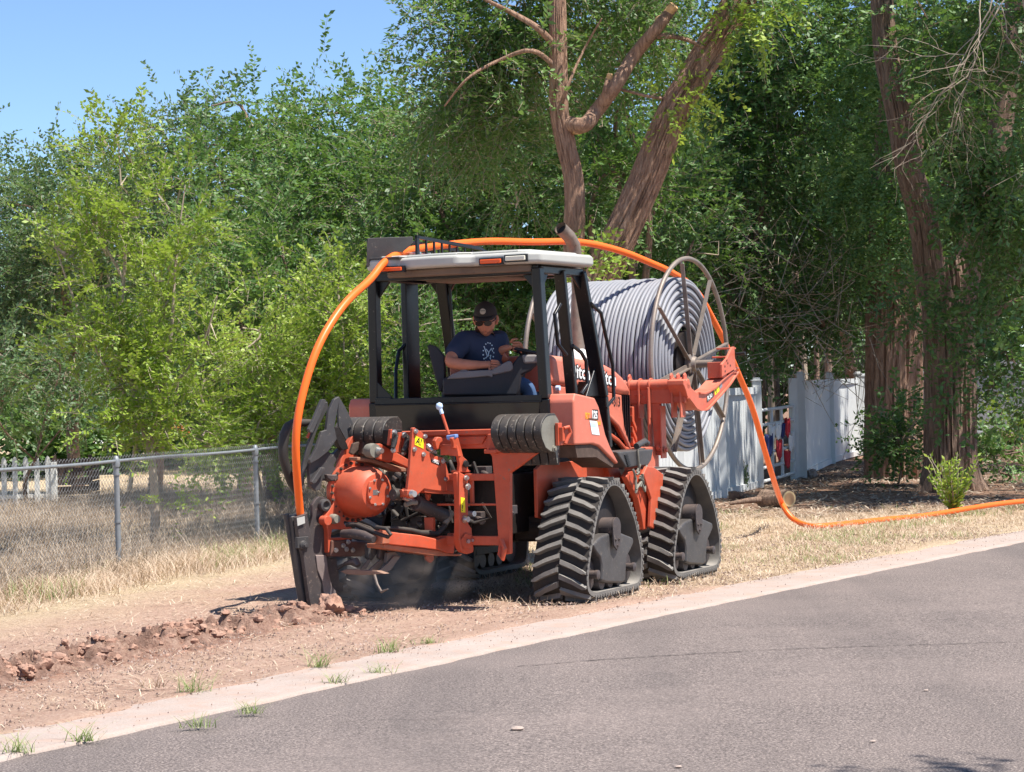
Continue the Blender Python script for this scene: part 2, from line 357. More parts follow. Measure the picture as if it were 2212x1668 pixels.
t.links.new(c, b.inputs['Base Color']); b.inputs['Roughness'].default_value = .95; b.inputs['Specular IOR Level'].default_value = .15
bu = N(t, 'ShaderNodeBump'); bu.inputs['Strength'].default_value = .9; bu.inputs['Distance'].default_value = .025
ad = N(t, 'ShaderNodeMath', operation='ADD'); t.links.new(n2.outputs[0], ad.inputs[0]); t.links.new(n3.outputs[0], ad.inputs[1]); t.links.new(ad.outputs[0], bu.inputs['Height']); t.links.new(bu.outputs[0], b.inputs['Normal'])
M['dirt'] = m
ground = struct(gridmesh('ground', X, Y, Z, m, {'straw': zone, 'turned': turned, 'litter': forest}))
del X, Y, Z, S
def zoneZ(x, y):
    t_, q_ = furrow(x, y); sp = np.exp(-(q_ / .28) ** 2) * sm(-.75, .1, t_) * sm(9, 4, t_); return gz(x, y) + sp * .03
# ---- strip helper along the road edge
def strip(name, offs, zf, mat, step=.12, kind=True, jit=0):
    P = []; 
    for (a, b_) in zip(EDGE[:-1], EDGE[1:]):
        L = np.hypot(*(b_ - a)); st = step if (a[1] > 0 and b_[1] < 45) else 2.0; n = max(1, int(L / st))
        for i in range(n): P.append(a + (b_ - a) * i / n)
    P = np.array(P); T = np.gradient(P, axis=0)
    k = np.ones(9) / 9; T = np.stack([np.convolve(np.pad(T[:, j], 4, 'edge'), k, 'valid') for j in (0, 1)], 1)
    T /= np.linalg.norm(T, axis=1)[:, None]; Nn = np.stack([-T[:, 1], T[:, 0]], 1)
    Xs = P[:, 0][:, None] + Nn[:, 0][:, None] * offs[None, :]; Ys = P[:, 1][:, None] + Nn[:, 1][:, None] * offs[None, :]
    if jit:
        jj = (vn(P[:, 0] * 4, P[:, 1] * 4) - .5) * jit + (vn(P[:, 0] * 13, P[:, 1] * 13) - .5) * jit * .6
        Xs[:, 0] += Nn[:, 0] * jj; Ys[:, 0] += Nn[:, 1] * jj; Xs[:, 1] += Nn[:, 0] * jj; Ys[:, 1] += Nn[:, 1] * jj
    return gridmesh(name, Xs[:, ::-1], Ys[:, ::-1], zf(Xs, Ys, offs[None, :] + 0 * Xs)[:, ::-1], mat)
m, t, b = newmat('asphalt'); tc = N(t, 'ShaderNodeTexCoord'); v = tc.outputs['Object']
n1 = noise_n(t, v, 85, 4, .75); vo = N(t, 'ShaderNodeTexVoronoi'); vo.inputs['Scale'].default_value = 60; t.links.new(v, vo.inputs['Vector'])
mp = N(t, 'ShaderNodeMapping'); mp.inputs['Rotation'].default_value = (0, 0, R(30)); mp.inputs['Scale'].default_value = (1, .08, 1); t.links.new(v, mp.inputs[0])
n2 = noise_n(t, mp.outputs[0], 1.1, 4, .6); n3 = noise_n(t, v, .7, 5, .6)
base = ramp(t, n1.outputs[0], [(.36, (.06, .048, .045)), (.5, (.155, .127, .118)), (.62, (.34, .28, .25))]).outputs[0]
sp = ramp(t, vo.outputs['Distance'], [(.0, g3(1)), (.16, g3(1)), (.22, g3(0))]).outputs[0]
spk = N(t, 'ShaderNodeMath', operation='GREATER_THAN'); sx = N(t, 'ShaderNodeSeparateColor'); t.links.new(vo.outputs['Color'], sx.inputs[0]); t.links.new(sx.outputs[0], spk.inputs[0]); spk.inputs[1].default_value = .86
mu = N(t, 'ShaderNodeMath', operation='MULTIPLY'); t.links.new(sp, mu.inputs[0]); t.links.new(spk.outputs[0], mu.inputs[1])
base = mixc(t, mu.outputs[0], base, (.55, .45, .39))
base = mixc(t, ramp(t, n2.outputs[0], [(.45, g3(0)), (.66, g3(.45))]).outputs[0], base, (.10, .086, .082))
base = mixc(t, ramp(t, n3.outputs[0], [(.45, g3(0)), (.7, g3(.3))]).outputs[0], base, (.30, .24, .215))
t.links.new(base, b.inputs['Base Color']); b.inputs['Roughness'].default_value = .85; b.inputs['Specular IOR Level'].default_value = .25
bu = N(t, 'ShaderNodeBump'); bu.inputs['Strength'].default_value = .8; bu.inputs['Distance'].default_value = .008; t.links.new(n1.outputs[0], bu.inputs['Height']); t.links.new(bu.outputs[0], b.inputs['Normal'])
road = struct(strip('road', np.array([.12, -.4, -1, -2, -3.5, -5, -7, -9.5]), lambda x, y, o: -.0036 * np.abs(np.minimum(o, 0)) ** .8 + .0 * x, m))
m2, t, b = newmat('kerb_concrete'); tc = N(t, 'ShaderNodeTexCoord'); v = tc.outputs['Object']
n1 = noise_n(t, v, 2.2, 8, .7); n2 = noise_n(t, v, 80, 5, .7); n3 = noise_n(t, v, 5, 7, .7)
c = ramp(t, n1.outputs[0], [(.3, (.33, .27, .235)), (.7, (.44, .375, .335))]).outputs[0]
c = mixc(t, .35, c, ramp(t, n2.outputs[0], [(.3, (.16, .10, .08)), (.55, (.40, .30, .25)), (.7, (.50, .40, .34))]).outputs[0])
c = mixc(t, ramp(t, n3.outputs[0], [(.48, g3(0)), (.64, g3(.6))]).outputs[0], c, (.40, .265, .205))
t.links.new(c, b.inputs['Base Color']); b.inputs['Roughness'].default_value = .9
bu = N(t, 'ShaderNodeBump'); bu.inputs['Strength'].default_value = .5; bu.inputs['Distance'].default_value = .01; t.links.new(n2.outputs[0], bu.inputs['Height']); t.links.new(bu.outputs[0], b.inputs['Normal'])
struct(strip('kerb', np.array([-.033, -.03, .03, .2, KW - .06, KW + .12]), lambda x, y, o: (.009 + .004 * (o > .01) + .004 * vn(x * 6, y * 6)) * (o > -.032) - .012 * (o < -.032), m2, jit=.035))
# road cracks
crk = surf('crack_filler', (.035, .03, .03), .9, var=.3)
def crack(pts, wd, seed):
    rg = random.Random(seed); P = []
    for a, b_ in zip(pts[:-1], pts[1:]):
        n = max(2, int((b_ - a).length / .035)); P += [a.lerp(b_, i / n) for i in range(n)]
    mb = MB(); vs = []; fs = []; off = 0
    for i, p in enumerate(P):
        q = P[min(i + 1, len(P) - 1)] - P[max(i - 1, 0)]; q.z = 0; nn = Vector((-q.y, q.x, 0)).normalized(); off = off * .8 + rg.gauss(0, .006)
        ww = wd * (.3 + rg.random() * .9) * (0.15 if rg.random() < .12 else 1); c0 = p + nn * off
        sdv = -float(sdist(p.x, p.y)); z0 = -.0036 * max(0, -sdv * -1) ** .8 + .004
        vs += [Vector((c0.x, c0.y, z0)) + nn * ww, Vector((c0.x, c0.y, z0)) - nn * ww]
    for i in range(len(P) - 1): fs.append((2 * i, 2 * i + 1, 2 * i + 3, 2 * i + 2))
    mb.add(vs, fs); return mb.obj('crack', crk, road, smooth=0)
crack([gp(1120, 1440), gp(1300, 1425), gp(1520, 1410), gp(1800, 1398), gp(2212, 1384), gp(2400, 1375)], .007, 1)
crack([gp(1250, 1375), gp(1560, 1352), gp(1850, 1345), gp(2212, 1332)], .003, 2)
crack([gp(800, 1556), gp(1000, 1552), gp(1180, 1535)], .0025, 4)
for i, (x, y, sz) in enumerate([(1117, 1575, .022), (1465, 1655, .011), (2000, 1490, .009), (1885, 1600, .010)]):
    p = gp(x, y); mb = MB(); rg = random.Random(i); n = 10
    mb.rev([(0.001, 0), (.8, .12), (1, .4), (.7, .8), (0.001, .95)], (0, 0, 0), UP, n)
    mb.v = [(v_[0] * sz * 1.4 * (1 + .15 * rg.random()), v_[1] * sz * (1 + .2 * rg.random()), v_[2] * sz) for v_ in mb.v]
    o = mb.obj('pebble', m2, smooth=60); o.location = (p.x, p.y, -.006)
    tag(o, ['pale oval pebble lying alone on the asphalt, the largest on the road', 'small tan stone at the bottom edge of the asphalt', 'small stone on the asphalt near the right cracks', 'tiny pale stone on the asphalt at the bottom right'][i], 'pebble', 'pebbles on the road')
# ================================================================ CLODS
clod_m = surf('red_clod', (.29, .155, .108), .95, dust=.4, dcol=(.50, .33, .25), var=.4, scale=14, bump=1, bscale=60)
def clod(mb, c, s, rg, n=9, m_=6):
    o = Vector((rg.random() * 50, rg.random() * 50, rg.random() * 50)); vs = []; fs = []
    ax = Matrix.Rotation(rg.random() * 6.28, 3, 'Z') @ Matrix.Rotation(rg.gauss(0, .3), 3, 'X')
    for i in range(m_ + 1):
        for k in range(n):
            th = math.pi * i / m_; ph = 2 * math.pi * k / n
            d_ = Vector((math.sin(th) * math.cos(ph), math.sin(th) * math.sin(ph), math.cos(th)))
            q = 1 + .55 * noise.noise(d_ * 1.6 + o) + .3 * noise.noise(d_ * 4 + o) + .035 * noise.noise(d_ * 8 + o)
            vs.append(Vector(c) + ax @ Vector((d_.x * s[0] * q, d_.y * s[1] * q, d_.z * s[2] * q)))
    for i in range(m_):
        for k in range(n): l = (k + 1) % n; fs.append((i * n + k, (i + 1) * n + k, (i + 1) * n + l, i * n + l))
    mb.add(vs, fs)
def SH(x, y):
    t_, q_ = furrow(x, y); s2_ = np.exp(-(q_ / (.24 + .12 * vn(x * 2, y * 2))) ** 2) * sm(-.5, .1, t_) * sm(8, 5, t_)
    r1 = .17 - np.abs(vn.fbm(x * 4.2 + 40, y * 4.2, 5) - .47) * 1.3; r2 = .1 - np.abs(vn.fbm(x * 12 + 7, y * 12, 4) - .46)
    return gz(x, y) + .01 + s2_ * (.015 + np.clip(r1, -.03, 1) * .55 + r2 * .22) - (1 - s2_) * .05
tg = np.arange(-.6, 8, .018); qg = np.arange(-.62, .63, .018); TT, QQ = np.meshgrid(tg, qg, indexing='ij')
XX = PLW.x + PLD.x * TT + PLD.y * QQ; YY = PLW.y + PLD.y * TT - PLD.x * QQ
m, t, b = newmat('turned_soil'); tc = N(t, 'ShaderNodeTexCoord'); n1 = noise_n(t, tc.outputs['Object'], 9, 8, .7); n2 = noise_n(t, tc.outputs['Object'], 70, 6, .7)
c = ramp(t, n1.outputs[0], [(.38, (.12, .055, .036)), (.5, (.31, .17, .12)), (.66, (.47, .31, .23))]).outputs[0]
c = mixc(t, .3, c, ramp(t, n2.outputs[0], [(.35, (.14, .06, .04)), (.65, (.6, .42, .32))]).outputs[0]); t.links.new(c, b.inputs['Base Color']); b.inputs['Roughness'].default_value = .95
bu = N(t, 'ShaderNodeBump'); bu.inputs['Strength'].default_value = 1; bu.inputs['Distance'].default_value = .03; t.links.new(n2.outputs[0], bu.inputs['Height']); t.links.new(bu.outputs[0], b.inputs['Normal'])
tag(gridmesh('spoil_ridge', XX[:, ::-1], YY[:, ::-1], SH(XX, YY)[:, ::-1], m), 'low rough ridge of turned red earth running back from the plough', 'soil ridge', kind='stuff')
rg = random.Random(4); mb = MB()
for i in range(1500):
    t_ = rg.random() ** .9 * 6.5 - .35; q_ = rg.gauss(0, .17 + .06 * math.sin(t_ * 3)); p = PLW + PLD * t_ + Vector((PLD.y, -PLD.x, 0)) * q_
    s_ = .007 + .034 * rg.random() ** 3; clod(mb, (p.x, p.y, SH(p.x, p.y) - s_ * .15), (s_ * 1.4, s_, s_ * .75), rg, 9)
tag(mb.obj('loose_soil', clod_m, smooth=30), 'line of crumbled red soil turned up along the plough furrow', 'loose soil', kind='stuff')
cl = [((715, 1325), (.11, .09, .09), 'largest rounded clod of pale red soil against the foot of the plough blade'),
      ((775, 1320), (.10, .07, .06), 'jagged dark red clod just right of the plough blade'),
      ((675, 1345), (.075, .05, .04), 'dark flat clod in front of the plough blade foot'),
      ((815, 1335), (.06, .05, .03), 'small pale clod right of the jagged dark clod'),
      ((590, 1355), (.11, .05, .05), 'long tilted clod on the spoil ridge left of the plough'),
      ((540, 1350), (.09, .06, .06), 'broken clod behind the long tilted clod'),
      ((400, 1378), (.12, .07, .06), 'broad slab of red soil standing up midway along the furrow'),
      ((330, 1390), (.08, .06, .05), 'crumbling clod left of the broad red slab'),
      ((455, 1405), (.07, .05, .04), 'small clod lying nearer the kerb than the ridge'),
      ((300, 1430), (.08, .05, .03), 'flat clod in front of the crumbling part of the furrow'),
      ((60, 1460), (.09, .07, .06), 'dark upright clod at the far left end of the furrow'),
      ((30, 1482), (.05, .05, .05), 'small round clod lowest at the left end of the furrow'),
      ((110, 1478), (.08, .05, .03), 'flat pale clod right of the dark upright clod')]
for i, ((x, y), s_, lb) in enumerate(cl):
    p = gp(x, y, .02); mb = MB(); s_ = tuple(q_ * (.95 if i < 1 else .72) for q_ in s_); clod(mb, (0, 0, 0), s_, random.Random(50 + i), 26, 16); o = mb.obj('soil_clod', clod_m, smooth=50); o.location = (p.x, p.y, float(SH(p.x, p.y)) + s_[2] * .12)
    tag(o, lb, 'soil clod', 'large clods along the furrow')
# ================================================================ MACHINE
TR = thing('tracked_tractor', 'orange four-track tractor with grey canopy, rear cable plough and reel arms on the verge', 'tractor', TO, -AL)
orange = M['orange']; sal = M['salmon']; blk = M['blackp']; drk = M['dark']
# ---- track units
TP = [(-.37, .045), (-.18, .042), (0, .042), (.2, .042), (.415, .045), (.492, .075), (.53, .14), (.551, .27), (.53, .36), (.493, .445), (.44, .56), (.36, .66), (.26, .77), (.15, .845), (.05, .872), (-.05, .866), (-.14, .825), (-.235, .75), (-.325, .64), (-.405, .49), (-.465, .37), (-.51, .25), (-.52, .16), (-.485, .085)]
def cat_loop(P, n):
    out = []; m_ = len(P); P = [Vector((a, b_, 0)) for a, b_ in P]
    for i in range(m_):
        p0, p1, p2, p3 = P[i - 1], P[i], P[(i + 1) % m_], P[(i + 2) % m_]
        for k in range(6):
            t_ = k / 6; out.append(.5 * ((2 * p1) + (p2 - p0) * t_ + (2 * p0 - 5 * p1 + 4 * p2 - p3) * t_ * t_ + (3 * p1 - p0 - 3 * p2 + p3) * t_ ** 3))
    L = [0]
    for i in range(len(out)): L.append(L[-1] + (out[(i + 1) % len(out)] - out[i]).length)
    res = []; j = 0
    for k in range(n):
        s_ = L[-1] * k / n
        while L[j + 1] < s_: j += 1
        f_ = (s_ - L[j]) / (L[j + 1] - L[j]); res.append(out[j].lerp(out[(j + 1) % len(out)], f_))
    return res
NB = 132; LOOP = cat_loop(TP, NB)
def bpt(i, o, r, sg):
    i = i % NB; i0 = int(i); f_ = i - i0; a = LOOP[i0]; b_ = LOOP[(i0 + 1) % NB]; p = a.lerp(b_, f_)
    t_ = (LOOP[(i0 + 2) % NB] - LOOP[i0 - 1]).normalized(); nn = Vector((t_.y, -t_.x, 0)); p = p + nn * o
    return Vector((sg * r, p.x, p.y))
def make_track(sg, foff, name_lbl):
    u = bpy.data.objects.new('track_unit', None); C.collection.objects.link(u); u.parent = TR; u.location = (0, foff, 0)
    ri, ro = .665, 1.10; mb = MB(); vs = []; fs = []
    for i in range(NB): vs += [bpt(i, 0, ri, sg), bpt(i, 0, ro, sg), bpt(i, -.034, ro, sg), bpt(i, -.034, ri, sg)]
    for i in range(NB):
        j = (i + 1) % NB
        for k in range(4):
            q = (4 * i + k, 4 * i + (k + 1) % 4, 4 * j + (k + 1) % 4, 4 * j + k); fs.append(q if sg > 0 else q[::-1])
    mb.add(vs, fs)
    rg = random.Random(int(foff * 10) + (3 if sg > 0 else 9)); npit = 31; mid = (ri + ro) / 2; h = .040
    for s in range(npit):
        for half in (0, 1):
            b0 = s * NB / npit + (half * 2.0)
            rc, re = (mid + .006, ro - .004) if half else (mid - .006, ri + .004)
            sl_ = 3.0        # lugs sweep along the belt towards the edges
            wc, we = .98, .9; vs = []; hh = h * (1 - .25 * rg.random())
            for (r_, cen, wd) in ((rc, b0, wc), ((rc + re) / 2, b0 + sl_ * .5, .92), (re - (.03 if half else -.03), b0 + sl_, .85), (re, b0 + sl_ * 1.1, .35)):
                cen += rg.gauss(0, .05)
                vs += [bpt(cen - wd, -.002, r_, sg), bpt(cen + wd, -.002, r_, sg), bpt(cen + wd * .72, hh, r_, sg), bpt(cen - wd * .72, hh, r_, sg)]
            fs = [(0, 1, 2, 3), (15, 14, 13, 12)]
            for a in range(3):
                for k in range(4): fs.append((4 * a + k, 4 * a + 4 + k, 4 * a + 4 + (k + 1) % 4, 4 * a + (k + 1) % 4))
            flip = (half == 1) == (sg > 0); mb.add(vs, fs if flip else [f_[::-1] for f_ in fs])
    for s in range(npit * 2):           # cord bumps on the rim edge
        p = bpt(s * 2, -.004, ro, sg); mb.box(p + Vector((sg * .002, 0, 0)), (.006, .022, .022))
    bt = mb.obj('rubber_track', M['rubber'], u, smooth=30); bt.data.materials.append(M['groove'])
    for p_ in bt.data.polygons[:NB * 4]:
        if p_.index % 4 == 0: p_.material_index = 1
    rz = sg * 1.0
    # gearbox cover from the traced side view
    cov = [(785, 1050), (810, 1015), (850, 978), (935, 943), (1020, 938), (1080, 962), (1140, 985), (1146, 1030), (1120, 1090), (1085, 1160), (1080, 1215), (1072, 1370), (1040, 1392), (900, 1386), (860, 1370), (862, 1230), (850, 1170), (800, 1100)]
    cp = [Vector((sg * (p.x - .0), p.y, p.z)) for p in pr('F', cov, 1.10)]
    g = MB().prism(cp, (-sg * .16, 0, 0)); g.obj('gearbox_cover', M['plate'], u, bevel=.018, seg=3)
    g = MB(); c0 = pr('F', [(978, 895)], 1.12)[0]; c0 = Vector((sg * c0.x, c0.y, c0.z))
    g.cyl(c0 + Vector((-sg * .3, 0, -.005)), c0, .075, n=28); g.prism([Vector((sg * 1.122, c0.y + .075 * math.cos(a), c0.z + .075 * math.sin(a))) for a in [math.pi * k / 10 for k in range(11)]] + [Vector((sg * 1.122, c0.y - .06, c0.z - .13)), Vector((sg * 1.122, c0.y, c0.z - .17)), Vector((sg * 1.122, c0.y + .06, c0.z - .13))], (sg * .012, 0, 0))
    for dx, dz in ((-.03, -.09), (.03, -.09), (0, -.135)): g.bolt(c0 + Vector((sg * .014, dx, dz)), (sg, 0, 0), .009, .01)
    g.obj('drive_motor', M['steel'], u, smooth=40)
    # drive wheel, idlers, road wheels, frame
    d = MB(); d.rev([(.06, -.14), (.27, -.12), (.30, -.1), (.30, .1), (.27, .12), (.06, .14)], (sg * .88, .02, .53), (1, 0, 0), 40)
    for k in range(18):
        a = 2 * math.pi * k / 18; d.box((sg * .88, .02 + .305 * math.cos(a), .53 + .305 * math.sin(a)), (.1, .05, .03), (XR, Vector((0, math.cos(a), math.sin(a))), Vector((0, -math.sin(a), math.cos(a)))))
    d.obj('drive_wheel', drk, u, smooth=40)
    for q in (-.33, .36):
        d = MB(); d.rev([(.03, -.15), (.115, -.14), (.125, -.12), (.125, .12), (.115, .14), (.03, .15)], (sg * .89, q, .205), (1, 0, 0), 28)
        d.cyl((sg * .8, q, .205), (sg * 1.09, q, .205), .03, n=16); d.rev([(.001, .03), (.035, .02), (.035, 0)], (sg * 1.09, q, .205), (sg, 0, 0), 14); d.obj('idler_wheel', M['steel'], u, smooth=40)
    for q in (-.16, 0.0, .16):
        d = MB(); d.rev([(.02, -.15), (.06, -.15), (.066, -.13), (.066, .13), (.06, .15), (.02, .15)], (sg * .91, q, .142), (1, 0, 0), 22); d.obj('road_wheel', M['steel'], u, smooth=40)
    d = MB(); d.bb(sg * .72, sg * 1.0, -.36, .38, .20, .30); d.bb(sg * .74, sg * .97, -.12, .14, .28, .55); d.cyl((sg * .3, .02, .52), (sg * .98, .02, .52), .08)
    for q in (-1, 1): d.bar((sg * 1.0, q * .2, .25), (sg * 1.0, q * .42, .17), .05, .05); d.bolt((sg * 1.03, q * .3, .22), (sg, 0, 0), .02, .03)
    d.obj('track_frame', drk, u, bevel=.008)
    return u
for sg, fo in ((1, 0.0), (1, 1.70), (-1, 0.0), (-1, 1.70)): make_track(sg, fo, '')
# ---- chassis
mb = MB(); mb.bb(-.33, .33, -.55, 2.1, .42, .72); mb.bb(-.64, .64, -.1, .12, .44, .62); mb.bb(-.64, .64, 1.6, 1.82, .44, .62); mb.bb(-.36, .36, .35, 2.0, .72, 1.28)
mb.cyl((-.66, 0, .53), (.66, 0, .53), .11); mb.cyl((-.66, 1.7, .53), (.66, 1.7, .53), .11); mb.bb(-.45, .45, -.62, .1, .5, .95)
mb.obj('chassis', drk, TR, bevel=.012)
rg = random.Random(3); mb = MB()
for k in range(26):
    x = rg.uniform(-.4, .25); z = rg.uniform(.55, 1.0); p = [Vector((x, -.66 - rg.random() * .08, z))]
    for j in range(5): p.append(p[-1] + Vector((rg.gauss(0, .06), rg.gauss(0, .02), rg.gauss(0, .06))))
    mb.tube(p, .012 + .006 * rg.random(), 7)
mb.obj('hydraulic_lines', M['hose'], TR, smooth=50)
for k in range(14):
    mb = MB(); x = rg.uniform(-.4, .6); z = rg.uniform(.45, 1.1); s_ = rg.uniform(.03, .09); mb.box((x, -.64, z), (s_ * 1.4, .1, s_)); mb.cyl((x, -.66, z), (x + s_, -.72, z - .03), s_ * .3, n=10); mb.obj('valve', M['steel'], TR, bevel=.005)
# inner side panels by the rear tracks and the front orange legs
for sg in (1, -1):
    pn = [(-.30, .98), (-.2, 1.02), (1.12, 1.0), (1.22, .96), (1.36, .80), (1.42, .55), (1.40, .40), (1.2, .38), (.6, .5), (-.3, .62)]
    mb = MB().prism([(sg * .62, a, b_) for a, b_ in pn], (-sg * .03, 0, 0))
    mb.prism([(sg * .66, a, b_) for a, b_ in [(.90, 1.02), (1.0, .98), (1.22, .62), (1.3, .40), (1.24, .38), (1.14, .60), (.94, .92)]], (-sg * .07, 0, 0))
    mb.obj('side_panel', orange, TR, bevel=.006)
    lg = pr('F', [(1075, 445), (1100, 400), (1260, 352), (1408, 425), (1325, 910), (1232, 915), (1215, 800), (1180, 640)], .86)
    mb = MB().prism([Vector((sg * p.x, p.y, p.z)) for p in lg], (-sg * .05, 0, 0))
    q = pr('F', [(1262, 352), (1325, 360), (1408, 425), (1390, 700), (1325, 910), (1290, 890), (1300, 640), (1230, 420)], .91)
    mb.prism([Vector((sg * p.x, p.y, p.z)) for p in q], (-sg * .03, 0, 0)); mb.bb(sg * .64, sg * .84, 1.32, 1.46, .44, .9)
    mb.obj('front_leg_panel', orange, TR, bevel=.008)
mb = MB()
dk = pr('F', [(990, 225), (1318, 200), (1300, 300), (1270, 345), (1080, 365)], .88); mb.prism(dk, (-.26, 0, 0))
mb.obj('battery_box', M['plate'], TR, bevel=.012)
mb = MB()
for k in range(8):
    p = pr('F', [(1080 + 30 * (1 - k / 7) - 5, 352 - k * 14)], .885)[0]; mb.box(p, (.008, .06, .009))
mb.obj('louvre_slot', M['ink'], TR)
mb = MB(); p = pr('F', [(1165, 175), (1240, 130), (1255, 175), (1310, 200)], .80); mb.tube([p[0], p[1], p[1] + Vector((0, .05, -.02))], .025, 10); mb.rev([(.001, 0), (.05, .02), (.075, .08), (.07, .14)], p[3] + Vector((-.1, -.06, .02)), (0, .2, -1), 18)
mb.obj('air_intake', M['plate'], TR, smooth=50)
rg = random.Random(8); mb = MB(); q = pr('F', [(1150, 400), (1240, 470)], .89)
for k in range(10):
    c0 = Vector((.89, rg.uniform(q[0].y, q[1].y), rg.uniform(q[1].z - .08, q[0].z))); mb.tube([c0, c0 + Vector((.01, rg.gauss(0, .04), rg.gauss(0, .05))), c0 + Vector((0, rg.gauss(0, .06), rg.gauss(0, .06)))], .010, 7)
mb.obj('front_wiring', M['weightend'], TR, smooth=50)
# ---- hood
hp = [(.42, 1.835), (.87, 1.812), (1.21, 1.79), (1.51, 1.757), (1.70, 1.715), (1.86, 1.655), (1.97, 1.585), (2.05, 1.495), (1.86, 1.50), (1.6, 1.527), (.42, 1.60)]
mb = MB().prism([(.43, a, b_) for a, b_ in hp], (-.86, 0, 0)); hood = mb.obj('hood', sal, TR, bevel=.05, seg=4)
sp_ = [(.42, 1.597), (1.3, 1.552), (1.84, 1.50), (1.845, 1.38), (1.89, 1.22), (2.02, 1.055), (1.93, 1.05), (1.86, 1.13), (1.72, 1.25), (1.55, 1.335), (1.38, 1.375), (1.1, 1.38), (.42, 1.38)]
for sg in (1, -1):
    mb = MB().prism([(sg * .415, a, b_) for a, b_ in sp_], (-sg * .05, 0, 0)); mb.obj('hood_side_panel', sal, TR, bevel=.008)
    mb = MB()
    arc = [(1.10, 1.395), (1.30, 1.39), (1.50, 1.345), (1.70, 1.26), (1.85, 1.14), (1.94, 1.05)]
    mb.tube([(sg * .43, a, b_ - .0) for a, b_ in arc], .018, 10); mb.obj('arch_trim', sal, TR)
    mb = MB(); gr = [(1.1, 1.37), (1.38, 1.36), (1.55, 1.32), (1.72, 1.235), (1.86, 1.115), (1.90, 1.055), (1.85, 1.04), (1.70, 1.12), (1.5, 1.2), (1.1, 1.22)]
    mb.prism([(sg * .395, a, b_) for a, b_ in gr], (-sg * .04, 0, 0))
    for k in range(6): a = 1.2 + k * .12; mb.bb(sg * .39, sg * .412, a, a + .018, 1.22 - .10 * k * .32, 1.35 - .16 * max(0, k - 1) * .32)
    mb.obj('side_grille', blk, TR)
    mb = MB(); mb.tube([(sg * .42, a, b_ - .155 if k < 5 else b_ - .03) for k, (a, b_) in enumerate([(1.10, 1.39), (1.30, 1.385), (1.50, 1.35), (1.70, 1.285), (1.85, 1.21), (1.94, 1.08)])], .022, 10); mb.obj('lower_arch_trim', orange, TR)
mb = MB(); mb.bb(-.40, .40, 1.88, 1.95, 1.04, 1.50)
for k in range(19): x = -.39 + k * .0433; mb.bb(x - .007, x + .007, 1.94, 2.03, 1.06, 1.52)
for k in range(4): mb.bb(.385, .415, 1.86 + k * .045, 1.875 + k * .045, 1.10 - .0 * k, 1.5)
mb.obj('front_grille', blk, TR)
mb = MB()
for k in range(5): z = 1.33 - k * .09; mb.prism([(.42, 2.05, z), (.42, 2.14, z - .10), (.42, 2.14, z - .15), (.42, 2.05, z - .055)], (-.7, 0, 0))
mb.bb(-.4, .40, 2.10, 2.14, .8, 1.4); mb.obj('radiator_guard', orange, TR, bevel=.006)
# lettering on hood and fender
def text(body, size, loc, mat, parent, name='lettering', ext=.0015, off=0.0, wid=1.0, shear=0, rot=0, face='side', font=None):
    cu = bpy.data.curves.new(name, 'FONT'); cu.body = body; cu.size = size; cu.extrude = ext; cu.offset = off; cu.shear = shear; cu.resolution_u = 2
    tmp = bpy.data.objects.new('tmp', cu); C.collection.objects.link(tmp); dg = bpy.context.evaluated_depsgraph_get()
    me = bpy.data.meshes.new_from_object(tmp.evaluated_get(dg)); bpy.data.objects.remove(tmp); me.name = name; me.materials.clear(); me.materials.append(mat)
    o = bpy.data.objects.new(name, me); C.collection.objects.link(o); o.parent = parent
    bx = {'side': Matrix(((0, 0, 1), (1, 0, 0), (0, 1, 0))), 'rear': Matrix(((1, 0, 0), (0, 0, -1), (0, 1, 0))), 'att': None}[face]
    if bx is None: bx = Matrix((RAl, FAl, UP)).transposed() @ Matrix(((0, 0, 1), (1, 0, 0), (0, 1, 0)))
    mm = bx @ Matrix.Rotation(rot, 3, 'Z') @ Matrix.Diagonal((wid, 1, 1)); o.matrix_local = Matrix.Translation(loc) @ mm.to_4x4(); return o
for (s_, f0, z0) in (('Ditch', .745, 1.665), ('Witch', 1.22, 1.618)):
    text(s_, .155, (.4325, f0, z0), M['ink'], TR, 'hood_lettering_outline', ext=.001, off=.011, wid=1.18, rot=-.085)
    text(s_, .155, (.436, f0, z0), M['white'], TR, 'hood_lettering', ext=.001, off=.002, wid=1.18, rot=-.085)
text('-313', .115, (.417, 1.63, 1.415), M['ink'], TR, 'number_lettering', off=.001, wid=.8, rot=-.05)
# ---- fenders
for sg in (1, -1):
    # a shell: profile in side view swept from the cab to the outer side with rounded shoulder
    top = [(-.33, 1.155), (-.335, 1.48), (-.30, 1.535), (.06, 1.495), (.13, 1.43), (.24, 1.22), (.33, 1.12), (.49, .985)]
    bot = [(.44, .985), (.12, 1.13), (.0, 1.15)]
    mb = MB().prism([(sg * .95, a, b_) for a, b_ in top + bot], (-sg * .27, 0, 0)); mb.obj('fender', sal, TR, bevel=.045, seg=4)
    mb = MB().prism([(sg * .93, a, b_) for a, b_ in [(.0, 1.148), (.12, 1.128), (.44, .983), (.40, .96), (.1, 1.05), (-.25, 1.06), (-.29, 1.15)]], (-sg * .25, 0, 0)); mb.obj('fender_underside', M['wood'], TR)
text('RT', .062, (.9515, -.135, 1.345), M['amber'], TR, 'badge_lettering', off=.003, wid=1.1, rot=-.08)
mb = MB(); q = [(.9505, -.015, 1.338), (.9505, .105, 1.328), (.9505, .105, 1.405), (.9505, -.0, 1.41)]; mb.prism(q, (.001, 0, 0)); mb.obj('badge_plate', M['ink'], TR)
text('125', .085, (.9525, -.02, 1.342), M['white'], TR, 'badge_lettering', off=.003, wid=.82, rot=-.08)
text('Quad', .042, (.9515, .05, 1.298), M['amber'], TR, 'badge_lettering', off=.002, wid=1.0, rot=-.08)
